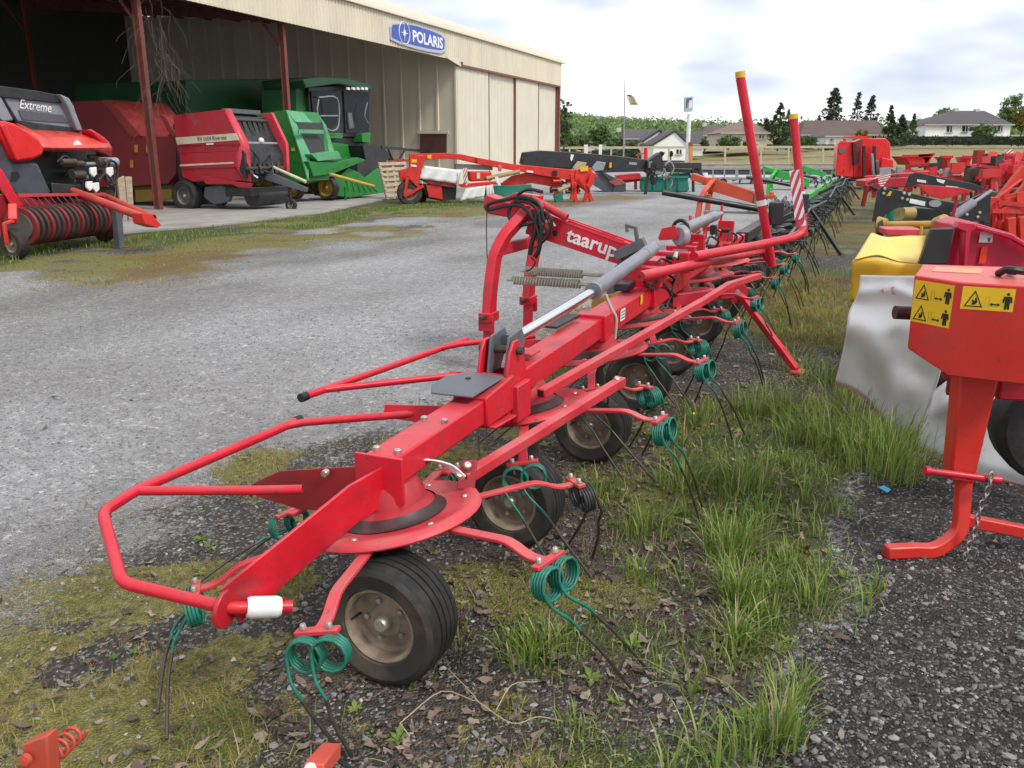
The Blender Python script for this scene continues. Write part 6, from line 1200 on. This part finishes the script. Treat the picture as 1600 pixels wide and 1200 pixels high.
# ---------------------------------------------------------------- loaders, skip and trailers across the yard
def yard_far():
    pl=Plane(T(30.5,-9.5),T(33.5,-5.6)); t=thing('front_loader','long black loader boom on prop legs beyond the red mower','loader arm',pl(1000,312)); BK=M('loader_black',(.022,.023,.026),.38,dirt=(.07,.07,.07),damt=.3)
    S_=lambda nm,m,pts,dep,off=0,bv=.02: part(nm,m,t,lambda b:pl.slab(b,pts,dep,off),bv)
    S_('boom',BK,[(816,255),(820,238),(845,235),(900,238),(960,243),(1018,250),(1032,246),(1036,262),(1018,268),(930,265),(880,262),(840,262),(824,264)],.5,0); S_('boom_tip',BK,[(1012,252),(1031,238),(1037,252),(1036,272),(1020,276),(1010,268)],.35,-.2)
    S_('second_boom',BK,[(838,266),(842,245),(895,244),(900,262),(870,272)],.5,1.2); S_('grey_label',LGREY,[(983,253),(995,254),(995,258),(983,257)],.01,-.012,0); S_('white_label',WHITE,[(892,241),(897,242),(895,248),(893,252),(891,248)],.01,-.012,0)
    part('prop_leg',BK,t,lambda b:pl.bar(b,1013,268,1007,312,.10,.10,-.1)); part('under_bar',BK,t,lambda b:pl.bar(b,930,268,1012,266,.1,.1,-.05))
    rn=random.Random(4)
    for k in range(18):
        u=rn.uniform(1012,1042); v=rn.uniform(255,286); b=MB(); c=pl(u,v,rn.uniform(-.4,.3)); (b.box(c,(rn.uniform(.1,.3),.15,rn.uniform(.1,.3))) if k%2 else b.tube(smooth([c,c+pl.d*.2+ZX*.15,c+pl.d*.4-ZX*.1,c+pl.d*.3-ZX*.35],3),.03,6)); b.build(['valve_block','hydraulic_hose'][1-k%2],[BK,LGREY,STEEL][k%3],t)
    for u,m in((905,M('pallet_tan',(.4,.33,.2),.7)),(935,LGREY)): S_('mount_plate',m,[(u-10,262),(u-2,252),(u+12,254),(u+8,266),(u-6,268)],.1,-.25)
    part('amber_part',YELLOW,t,lambda b:b.cyl(pl(953,262,-.1),pl(954,254,-.1),.06,.05,10))
    p2=Plane(T(35.0,-6.5),T(36.5,-4.)); t=thing('front_loader','short black loader boom with thin prop leg before the trailers','loader arm',p2(1083,303))
    part('boom',BK,t,lambda b:p2.bar(b,1034,258,1094,259,.35,.26),.02); part('lower_bar',BK,t,lambda b:p2.bar(b,1040,266,1090,268,.15,.16),.01); part('prop_leg',BK,t,lambda b:p2.bar(b,1083,264,1083,303,.1,.1,-.1))
    part('mount_frame',BK,t,lambda b:(p2.bar(b,1092,256,1095,282,.12,.16),p2.bar(b,1086,262,1098,276,.1,.12)),.01); S_2=lambda nm,m,pts,dep,off=0: part(nm,m,t,lambda b:p2.slab(b,pts,dep,off),.01); S_2('white_part',WHITE,[(1098,270),(1106,270),(1106,282),(1099,282)],.2,.2)
    # grey bucket and red implement
    p3=Plane(T(33.6,-9.8),T(34.4,-7.6)); t=thing('loader_bucket','dark grey loader bucket lying on the gravel beyond the red mower','bucket',p3(955,301)); S3=lambda nm,m,pts,dep,off=0: part(nm,m,t,lambda b:p3.slab(b,pts,dep,off),.02)
    S3('bucket_side',GREY,[(928,272),(938,268),(960,290),(956,301),(944,299),(928,290)],1.2); S3('bucket_back',M('bucket_grey',(.075,.078,.085),.5),[(938,268),(946,270),(978,287),(978,299),(956,301),(960,290)],.3,-.1); S3('bucket_floor',M('bucket_pink',(.4,.10,.11),.6),[(950,283),(970,280),(979,287),(962,291)],.1,-.12)
    t=thing('yard_implement','low red implement between the grey bucket and the green skip','implement',PY(985,298,38)); part('body',DRED2,t,lambda b:b.plate([PY(u,v,38.) for u,v in((962,274),(1000,270),(1004,282),(975,286))],np.array([0,.8,0])),.03); part('leg',DRED2,t,lambda b:b.beam(PY(993,282,38),PY(993,296,38),.12,.12)); part('cross_bar',CULT,t,lambda b:b.beam(PY(960,279,37.9),PY(1002,277,37.9),.15,.15))
    p4=Plane(T(34.7,-7.5),T(35.4,-5.2)); t=thing('green_skip','teal green skip bin standing under the black loader arms','skip',p4(1040,299)); part('tub',TEALBIN,t,lambda b:p4.slab(b,[(1001,279),(1075,277),(1077,297),(1073,299),(1003,299),(1001,296)],1.2),.03)
    for u in(1022,1042,1060): part('rib',TEALBIN,t,lambda b:p4.bar(b,u,278,u,298,.08,.06,-.03))
    part('rim',TEALBIN,t,lambda b:p4.bar(b,1000,278,1076,276.5,.1,.1,-.03),.01); part('contents',LIME,t,lambda b:p4.slab(b,[(1045,270),(1062,270),(1064,278),(1044,278)],.5,.3),.03); part('contents',M('blue_plastic',(.02,.07,.25),.4),t,lambda b:p4.slab(b,[(1062,271),(1078,270),(1082,278),(1064,278)],.5,.3),.03); part('foot',BLACK,t,lambda b:p4.slab(b,[(1003,298),(1022,298),(1022,300.5),(1003,300.5)],.8,.1)); part('foot',BLACK,t,lambda b:p4.slab(b,[(1056,298),(1074,298),(1074,300.5),(1056,300.5)],.8,.1))
    # trailers
    for k,(u0,u1,lab) in enumerate(((1096,1150,'grey flatbed trailer nearest to the black loader arm'),(1152,1215,'grey flatbed trailer in the middle of the trailer line'),(1217,1306,'grey flatbed trailer nearest to the red feed mixer'))):
        Y=46+k*1.5; t=thing('flatbed_trailer',lab,'trailer',PZ((u0+u1)/2,288),'trailers along the far side of the yard'); 
        part('bed',LGREY,t,lambda b:b.beam(PY(u0,279,Y+.8),PY(u1,278,Y+.8),1.8,.14),.01); n=max(3,int((u1-u0)/22))
        for i in range(n): part('side_panel',M('trailer_dark',(.05,.055,.065),.5),t,lambda b:b.plate([PY(u,v,Y) for u,v in((u0+(u1-u0)*(i+.08)/n,265),(u0+(u1-u0)*(i+.92)/n,265),(u0+(u1-u0)*(i+.92)/n,273),(u0+(u1-u0)*(i+.08)/n,273))],np.array([0,.05,0])))
        part('top_rail',LGREY,t,lambda b:b.beam(PY(u0,263.5,Y-.03),PY(u1,263,Y-.03),.06,.08)); part('lower_rail',WHITE,t,lambda b:b.beam(PY(u0,275.5,Y-.03),PY(u1,275,Y-.03),.06,.09))
        for i in range(n+1): part('stake',LGREY,t,lambda b:b.beam(PY(u0+(u1-u0)*i/n,262,Y-.05),PY(u0+(u1-u0)*i/n,278,Y-.05),.05,.06))
        for f in(.42,.62): wheel(t,PY(u0+(u1-u0)*f,284.5,Y-.02),np.array([0,1.,0]),.22,.18,.55,'plain',n=18)
        part('drawbar',GREY,t,lambda b:b.beam(PY(u0,280,Y+.5),PY(u0-8,282,Y+.5),.1,.1)); part('support',BLACK,t,lambda b:(b.beam(PY(u0+4,279,Y),PY(u0+4,289,Y),.08,.08)))
    t=thing('flag_pole','thin flagpole with a ragged white and yellow flag','flag pole',PY(978,250,62)); p0,p1=PY(974,252,62),PY(976.5,125,62); part('pole',LGREY,t,lambda b:b.cyl(p0,p1,.055,.03,8))
    g=[[PY(978+(13)*s+1.5*math.sin(3*s),148+2*s+(16-2*s)*r,62+.15*math.sin(6*s)) for s in np.linspace(0,1,8)] for r in np.linspace(0,1,4)]; g=[[p+np.array([.25*r_*.4,0,0]) for p in row] for r_,row in enumerate(g)]
    b=MB(); b.sheet(g); b.build('flag',M('flag_cloth',(.66,.60,.42),.8,dirt=(.6,.42,.08),damt=.8,dscale=.7),t,solid=.01,ang=80); b=MB(); b.sheet([[PY(980+7*s,147.5+1.2*s,61.9) for s in np.linspace(0,1,5)],[PY(980+6*s,150+1.2*s,61.9) for s in np.linspace(0,1,5)]]); b.build('flag_dark_band',BLACK,t,solid=.01)
    t=thing('pylon_sign','tall white pole with a rectangular sign board and dark letter mark','sign',PY(1075,257,62)); part('pole',WHITE,t,lambda b:b.cyl(PY(1073.5,257,62),PY(1077,178,62),.16,.14,12)); part('sign_board',M('sign_grey',(.42,.46,.50),.5),t,lambda b:b.plate([PY(u,v,61.8) for u,v in((1070,152),(1083,150.5),(1082,174),(1069.5,174.5))],np.array([0,.3,0])),.02)
    part('sign_mark',GREY,t,lambda b:b.plate([PY(u,v,61.78) for u,v in((1072.5,154),(1081,153),(1081,156),(1077,157),(1075,162),(1074,169),(1071.8,169))],np.array([0,.01,0]))); part('sign_mark',WHITE,t,lambda b:b.plate([PY(u,v,61.77) for u,v in((1077,157),(1081,157),(1081,168),(1076,170),(1076.5,162))],np.array([0,.01,0])))
    t=thing('orange_post','short orange post beside the white sign pole','post',PY(1079,257,61)); part('shaft',M('post_orange',(.55,.24,.05),.6),t,lambda b:b.beam(PY(1079,257,61.5),PY(1079,228,61.5),.3,.25),.02); part('cap',BROWNRED,t,lambda b:b.beam(PY(1079,228,61.5),PY(1079,222,61.5),.34,.28),.02)
    for i,(u,lab) in enumerate(((915.5,'wide white roadside board left of the flagpole'),(938,'narrow white roadside board nearest the flagpole'))): t=thing('white_board',lab,'board',PY(u,243,58)); part('panel',WHITE,t,lambda b:b.plate([PY(a,v,58.) for a,v in((u-3+i,226),(u+3,226),(u+3-i,243),(u-3+i*.5,243))],np.array([0,.1,0])),.01); part('post',GREY,t,lambda b:b.beam(PY(u,242,58.1),PY(u,262,58.1),.1,.1))
    t=thing('red_hydrant_post','small red tubular frame on the far side of the yard','frame',PY(1007,262,60)); part('upright',BRED,t,lambda b:b.cyl(PY(1009,258,60),PY(1009,231,60),.13,.13,8)); part('rail',BRED,t,lambda b:b.tube(smooth([PY(997,260,60),PY(997,243,60),PY(1002,240,60),PY(1012,240,60)],4),.05,6))
    # pale rail fence
    t=thing('rail_fence','long cream rail fence with thin posts before the grassy field','fence',PY(1100,262,84)); CR=M('fence_cream',(.46,.40,.27),.6); part('top_rail',CR,t,lambda b:b.beam(PY(868,231,84),PY(1312,229.5,84),.1,.22)); 
    for u in(890,955,1045,1133,1189,1232,1286): part('post',CR,t,lambda b:b.beam(PY(u,230,84),PY(u-.5,262,84),.16,.16))
    t=thing('kerb_wall','low grey kerb along the far edge of the yard','wall',PY(1080,258,75)); part('base',CONC,t,lambda b:b.beam(PY(900,259,75),PY(1320,258,75),.3,.16)); part('coping',M('coping_grey',(.42,.40,.38),.8),t,lambda b:b.beam(PY(900,257,75),PY(1320,256,75),.4,.05))
yard_far()
# ---------------------------------------------------------------- houses
ROOF=M('roof_brown',(.115,.078,.066),.85,var=.18,scale=2,dirt=(.07,.05,.045),damt=.5,dscale=.6); ROOF2=M('roof_slate',(.085,.076,.078),.85,var=.18,scale=2); ROOF3=M('roof_tan',(.20,.135,.105),.85,var=.15,scale=2)
WALLW=M('white_render',(.84,.84,.83),.8,var=.04,scale=1); WALLC=M('cream_render',(.56,.52,.44),.85,var=.06,scale=1); WALLG=M('grey_render',(.50,.48,.45),.85,var=.06,scale=1); WIN=M('window_dark',(.03,.035,.04),.15,var=0)
def house(label,u0,u1,vb,ve,vr,Y,wall,roof,kind='hip',depth=8.,wins=(),chim=(),ridge=None,name='house'):
    p0,p1=PY(u0,vb,Y),PY(u1,vb,Y); ze=PY(u0,ve,Y)[2]; zr=PY(u0,vr,Y+(0 if kind=='gable' else depth/2))[2]; zb=p0[2]-.6; t=thing(name,label,'house',(p0[0],Y,p0[2])); x0,x1=p0[0],p1[0]; D=np.array([0,depth,0]); o=.35
    b=MB()
    if kind=='gable':
        xm=PY(ridge,vr,Y)[0] if ridge else (x0+x1)/2; b.plate([(x0,Y,zb),(x1,Y,zb),(x1,Y,ze),(xm,Y,zr),(x0,Y,ze)],D); b.build('wall',wall,t)
        for xa in(x0,x1):
            s=-1 if xa==x0 else 1; b=MB(); dz=(zr-ze)/abs(xm-xa)*o; b.plate([(xm,Y-.25,zr+.12),(xa+s*o,Y-.25,ze-dz+.12),(xa+s*o,Y-.25,ze-dz+.30),(xm,Y-.25,zr+.32)],D+np.array([0,.4,0])); b.build('roof',roof,t)
    else:
        b.plate([(x0,Y,zb),(x1,Y,zb),(x1,Y,ze),(x0,Y,ze)],D); b.build('wall',wall,t); ra,rb=(PY(ridge[0],vr,Y+depth/2)[0],PY(ridge[1],vr,Y+depth/2)[0]) if ridge else (x0,x1)
        V=[(x0-o,Y-o,ze),(x1+o,Y-o,ze),(x1+o,Y+depth+o,ze),(x0-o,Y+depth+o,ze),(ra,Y+depth/2,zr),(rb,Y+depth/2,zr)]; b=MB(); b.add(V,[(0,1,5,4),(1,2,5),(2,3,4,5),(3,0,4),(3,2,1,0)]); b.build('roof',roof,t)
        b=MB(); b.beam((x0-o,Y-o-.06,ze-.02),(x1+o,Y-o-.06,ze-.02),.1,.14); b.build('gutter',WALLG,t)
    for (wu,wv,ww,wh) in wins:
        q=[PY(wu+sx*ww/2,wv+sy*wh/2,Y-.06) for sx,sy in((-1,1),(1,1),(1,-1),(-1,-1))]; b=MB(); b.plate(q,np.array([0,.1,0])); w=b.build('window',WIN,t)
        fx=q[1][0]-q[0][0]; zl,zh=q[0][2],q[2][2]; xl=q[0][0]; b=MB(); b.box((xl+fx/2,Y-.08,(zl+zh)/2),(.08,.06,zh-zl),(np.array([1.,0,0]),np.array([0,1.,0]),ZX)); b.build('mullion',WHITE,w)
        b=MB(); b.box((xl+fx/2,Y-.1,zl-.06),(fx+.3,.2,.1),(np.array([1.,0,0]),np.array([0,1.,0]),ZX)); b.build('sill',WALLG,w)
    for cu,cv0,cv1 in chim:
        c=PY(cu,cv0,Y+depth/2); d=PY(cu,cv1,Y+depth/2); b=MB(); b.beam(d,c,.6,.6,up=np.array([0,1.,0])); b.build('chimney',WALLC,t)
    return t
house('long dark slate roofed house partly hidden behind the white gables',976,1026,230,217,202,122,WALLC,ROOF2,'hip',9,((985,222,3,5),),((967,200,206),),(976,1024))
house('white gabled house with its plain gable half hidden, left of the white house',1006,1046,234,220.5,205.5,116,WALLW,ROOF2,'gable',9,ridge=1030)
house('white house with broad pointed gable and dark roof by the sign pole',1021,1074,243,226.5,206.5,108,WALLW,ROOF2,'gable',10,((1061,237,8,7),),ridge=1054.5)
house('dark roofed wing right of the white gabled house',1072,1098,236,226,204,114,WALLW,ROOF2,'hip',8,(),(),(1074,1096))
house('brown roofed cream house between sign pole and tan roof',1098,1138,230,212,196,130,WALLC,ROOF,'hip',9,((1118,217,4,5),),((1101,192,198),),(1103,1132))
house('cream house with tan hipped roof behind the tall red guard tube',1128,1198,224,208,191,118,WALLC,ROOF3,'hip',9,((1190,214,7,5),(1140,214,5,5)),(),(1152,1176))
house('long brown roofed house under the dark cedar trees',1252,1376,226,211,188,128,WALLG,ROOF,'hip',10,((1366,214,5,5),),((1292,190,203),(1341,186,195)),(1258,1370))
house('low house with hipped brown roof in front of the long roof',1290,1342,226,213,196,120,WALLW,ROOF,'hip',8,((1300,219,4,4),(1320,219,4,4)),(),(1310,1322))
house('white detached house with grey hipped roof and three dark windows above the hedge',1445,1577,213,195,173,130,WALLW,ROOF2,'hip',10,((1483.5,201,8,10),(1508,200.5,8,10),(1563,200.5,7,9)),((1493.5,169,182),(1526,170,176)),(1488,1538))
house('small red roofed house at the foot of the wooded hill',903,928,231,223,217,150,WALLC,M('roof_red',(.17,.06,.05),.85),'hip',7,(),(),(906,925))
# ---------------------------------------------------------------- trees, hedges and the wooded hill
def leafcloud(C,rad,n_per,size,seed,flat=.0,tint=None):
    # C (k,3) clump centres, rad (k,), returns quads of small leaves through each clump's volume
    rg=np.random.default_rng(seed); k=len(C); N=k*n_per; c=np.repeat(C,n_per,0); r=np.repeat(rad,n_per); d=rg.normal(0,1,(N,3)); d/=np.linalg.norm(d,axis=1)[:,None]; p=c+d*(r*rg.random(N)**.45)[:,None]*np.array([1,1,.75])
    a=rg.normal(0,1,(N,3)); a[:,2]*=(1-flat); a/=np.linalg.norm(a,axis=1)[:,None]; b=np.cross(a,rg.normal(0,1,(N,3))); b/=np.linalg.norm(b,axis=1)[:,None]; s=size*rg.uniform(.6,1.3,N)[:,None]
    V=np.stack([p-a*s,p+b*s*.5,p+a*s,p-b*s*.5],1).reshape(-1,3); F=np.arange(N*4).reshape(-1,4); t=np.repeat((tint if tint is not None else rg.random(k)),n_per)+rg.normal(0,.12,N); return V,F,np.repeat(np.clip(t,0,1),4)
LEAFM={}
def leafmat(kind):
    if kind not in LEAFM:
        st={'dark':[(0,(.026,.046,.026)),(.5,(.05,.085,.042)),(1,(.095,.145,.07))],'mid':[(0,(.04,.075,.026)),(.5,(.09,.155,.05)),(1,(.16,.24,.08))],'light':[(0,(.08,.13,.045)),(.5,(.16,.24,.08)),(1,(.26,.35,.13))],'yellow':[(0,(.07,.075,.012)),(.5,(.15,.135,.02)),(1,(.25,.21,.05))],'cypress':[(0,(.020,.032,.010)),(.5,(.045,.066,.018)),(1,(.085,.105,.035))]}[kind]
        LEAFM[kind]=tint_mat('leaves_'+kind,st,.7,.2)
    return LEAFM[kind]
TREES='trees behind the yard'
def tree(label,u,vb,vt,wpx,Y,kind,shape,seed,name=None,base=None):
    p=PY(u,vb,Y); top=PY(u,vt,Y)[2]; R=abs(PY(u+wpx/2,vb,Y)[0]-p[0]); z0=p[2]; h=top-z0; rg=np.random.default_rng(seed); nm={'cone':'conifer','cedar':'conifer','round':'leafy_tree','column':'cypress','bush':'bush'}[shape]
    t=thing(name or nm,label,'bush' if shape=='bush' else 'tree',(p[0],Y,z0)); b=MB()
    if shape in('cone','column','cedar'):
        b.tube([(p[0],Y,z0-.5),(p[0],Y,z0+h*.5),(p[0],Y,top-.1)],[max(.12,R*.09),max(.08,R*.06),.03],7); k=150 if shape!='cedar' else 110; tt=np.sort(rg.random(k)**1.15)
        if shape=='cone': rr=R*(1-tt)**.85*(.8+.4*rg.random(k)); tt=.04+.95*tt
        elif shape=='column': rr=R*np.clip(np.minimum((tt+.05)*4,(1.02-tt)*1.6),0,1)*(.75+.35*rg.random(k)); tt=.02+.96*tt
        else: tt=.12+.87*tt; rr=R*np.clip((1.03-tt)*1.5,0,1)**.8*(.45+.6*rg.random(k))*np.where(rg.random(k)<.12,1.15,1)
        an=rg.random(k)*6.28; q=np.sqrt(rg.random(k)*.75+.25); C=np.stack([p[0]+rr*q*np.cos(an),Y+rr*q*np.sin(an),z0+h*tt-(.04*h*q if shape=='cedar' else 0)],-1); rad=np.maximum(R*.16,rr*.30)*(.8+.4*rg.random(k))
        for i in range(0,k,4): b.tube([(p[0],Y,C[i,2]+.1*rr[i]),tuple(C[i])],[.05,.02],4)
        n_per=26
    else:
        b.tube([(p[0],Y,z0-.5),(p[0]+.1*R,Y,z0+h*.35),(p[0],Y,z0+h*.7)],[max(.1,R*.07),max(.07,R*.05),.04],7); k=120 if shape=='round' else 70
        d=rg.normal(0,1,(k,3)); d/=np.linalg.norm(d,axis=1)[:,None]; q=rg.random(k)**.4*(.75+.35*rg.random(k)); cz=.56 if shape=='round' else .42; C=np.array([p[0],Y,z0+h*cz])+d*q[:,None]*np.array([R,R,h*(1-cz)*.98]); rad=R*(.16+.14*rg.random(k))
        for i in range(0,k,5): b.tube([(p[0],Y,z0+h*.3),tuple(lerp((p[0],Y,z0+h*.3),C[i],.5)+np.array([0,0,.1*h])),tuple(C[i])],[.07,.04,.015],4)
        n_per=34
    b.build('trunk',BARK,t); tint=np.clip(.35+.5*(C[:,2]-z0)/max(h,.1)*0+.3*rg.normal(0,1,k)+.15,0,1)
    V,F,ti=leafcloud(C,rad,n_per,np.clip(R*.085,.09,.3),seed+1,.3,tint); raw_mesh('crown',V,F,ti,leafmat(kind),t); return t
tree('tall dark leafy tree at the right corner of the barn',880,245,148,26,75,'mid','round',1)
tree('broad leafy tree behind the low bushes by the barn',888,245,209,32,85,'mid','round',2)
tree('round dark green tree left of the flagpole',936,238,193,36,120,'mid','round',3)
tree('bushy tree between barn and round dark tree',908,240,211,30,130,'mid','round',4)
tree('pale green bush right of the round dark tree',960,238,212,30,125,'light','round',5)
tree('dark bush at the foot of the flagpole',986,246,219,32,100,'dark','bush',6)
tree('low bush by the white gable wall, left one',1034,244,236,8,106,'dark','bush',7); tree('tiny bush by the white gable wall, right one',1048,243.5,236,7,106,'dark','bush',8)
tree('bush in front of the brown roofed cream house',1101,232,215,16,112,'mid','bush',9); tree('wide bush before the tan roofed house',1138,228,212,40,110,'mid','bush',10); tree('bush right below the tan roofed house',1170,228,218,26,110,'light','bush',32)
tree('large pointed cypress between the two red guard tubes',1215,230,160,34,118,'cypress','column',11); tree('leafy tree left of the pointed cypress',1195,228,180,24,124,'dark','round',12); tree('dark narrow tree right behind the pointed cypress',1228,228,170,18,132,'dark','column',31)
tree('tallest dark cedar above the long brown roof',1298,215,136,46,150,'dark','cedar',13); tree('slim dark cedar right of the tallest cedar',1336,215,142,28,152,'dark','cedar',14); tree('dark cedar at the right end of the long roof',1357,215,148,34,146,'dark','cedar',15)
tree('small dark conifer top at the left of the cedars',1277,215,178,14,150,'dark','cedar',33)
tree('tall olive conifer left of the white detached house',1387,222,165,28,122,'cypress','cone',16); tree('dark bushy conifer between olive conifer and detached house',1406,222,180,34,124,'dark','cone',17); tree('pointed small conifer next to the detached house',1424,222,178,22,128,'mid','cone',18)
tree('grey green tree rising behind the detached house roof',1474,200,168,30,160,'light','round',19); tree('pale tall tree right of the detached house',1574,214,142,38,150,'light','round',20); tree('yellowish tree at the far right edge',1594,214,165,34,140,'yellow','round',21)
tree('rounded bush against the detached house wall',1535,214,193,42,127,'mid','bush',22); tree('yellow green bush below the low brown roof',1345,224,200,22,118,'yellow','bush',23); tree('low bush at the left end of the long house',1262,228,212,34,120,'mid','bush',24); tree('bush beside the long house door',1235,230,215,26,116,'mid','bush',25)
def hedge(label,u0,u1,vb,vt,Y,kind,seed):
    p,q=PY(u0,vb,Y),PY(u1,vb,Y); h=PY(u0,vt,Y)[2]-p[2]; t=thing('hedge',label,'hedge',(p+q)/2); n=int((q[0]-p[0])/.32); rg=np.random.default_rng(seed); C=np.stack([rg.uniform(p[0],q[0],n*3),Y+rg.uniform(-.3,.6,n*3),p[2]+rg.random(n*3)**.7*(h-.25)],-1)
    b=MB(); b.box((p+q)/2+np.array([0,.3,h*.45]),(q[0]-p[0],.6,h*.85),(np.array([1.,0,0]),np.array([0,1.,0]),ZX)); b.build('inner_branches',M('hedge_core',(.012,.022,.009),.9),t)
    V,F,ti=leafcloud(C,np.full(len(C),.34),16,.13,seed,.2); raw_mesh('foliage',V,F,ti,leafmat(kind),t)
hedge('dark clipped hedge below the white detached house',1412,1640,227,211,118,'dark',41); hedge('low hedge in front of the long brown roofed house',1200,1345,232,224.5,108,'mid',42); hedge('lighter hedge end left of the dark clipped hedge',1388,1416,228,213,116,'mid',43); hedge('low hedge at the left below the wooded hill',925,1000,247,233,96,'mid',44)
def hill():
    us=np.linspace(300,1900,60); vt=np.interp(us,[300,800,880,930,985,1040,1120,1250,1400,1480,1600,1900],[170,176,182,188,193,197,203,212,206,196,200,200]); G=[]
    for Y,f in((190,0.),(260,.12),(380,.42),(520,.75),(640,.97),(720,1.),(900,.85)):
        row=[]
        for u,v in zip(us,vt): z=PY(u,v+5,700)[2]; x=PY(u,200,Y)[0]; base=float(gh(x,170)); row.append((x,Y,base-1.0+(z-base)*f))
        G.append(row)
    b=MB(); b.sheet(G); o=b.build('hill',M('hill_grass',(.16,.23,.075),.9,var=.3,scale=.02),ang=80); tag(o,'low green hill behind the village',None,None,'structure')
    G=np.array(G); rg=np.random.default_rng(3); n=3600; i=rg.random(n)*(len(G)-2.01); j=rg.random(n)*(len(us)-1.01); i0=i.astype(int); j0=j.astype(int); fi=(i-i0)[:,None]; fj=(j-j0)[:,None]
    P=(G[i0,j0]*(1-fi)+G[i0+1,j0]*fi)*(1-fj)+(G[i0,j0+1]*(1-fi)+G[i0+1,j0+1]*fi)*fj; keep=(P[:,0]/P[:,1]>-.05)&(fbm(P[:,0]*.008,P[:,1]*.008,3,8)>.30)&(P[:,1]>225); P=P[keep]; n=len(P); C=np.repeat(P,3,0)+rg.normal(0,1.6,(n*3,3))*np.array([1,1,.6]); C[:,2]+=2.2
    V,F,ti=leafcloud(C,rg.uniform(2.6,4.6,n*3),22,.62,5,.2,np.repeat(np.clip(rg.normal(.5,.17,n),0,1),3)); o=raw_mesh('forest',V,F,ti,tint_mat('forest_leaves',[(0,(.09,.15,.055)),(.5,(.18,.26,.10)),(1,(.29,.37,.15))],.8,.2)); tag(o,'mixed green wood covering the low hill','forest',None,'stuff')
hill()
def small_things():
    t=thing('dandelion','single yellow dandelion in the grass beside the tedder tines','flower',PZ(1083,668)); part('stem',GREENST,t,lambda b:b.tube([PZ(1083,668),PZ(1083,668)+np.array([.005,0,.03]),PZ(1083,660,.0)+np.array([0,0,.05])],.002,5)); part('blossom',M('dandelion_yellow',(.85,.55,.01),.6),t,lambda b:b.ball(PZ(1083,660,.0)+np.array([0,0,.055]),.017,10,6,(1,1,.5)))
    t=tag(one('plastic_scrap',M('blue_plastic_scrap',(.05,.35,.55),.4),None,lambda b:b.plate([PZ(1373,762,.012),PZ(1381,759,.014),PZ(1392,766,.012),PZ(1386,770,.01)],ZX*.003)),'tiny blue scrap of plastic on the dark gravel','litter')
    t=tag(one('paper_scrap',WHITE,None,lambda b:b.plate([PZ(473,311,.02),PZ(480,309,.05),PZ(484,312,.02),PZ(476,314,.02)],ZX*.01)),'small white scrap lying on the verge before the cream-striped baler','litter')
GREENST=M('stem_green',(.1,.2,.04),.6)
small_things()
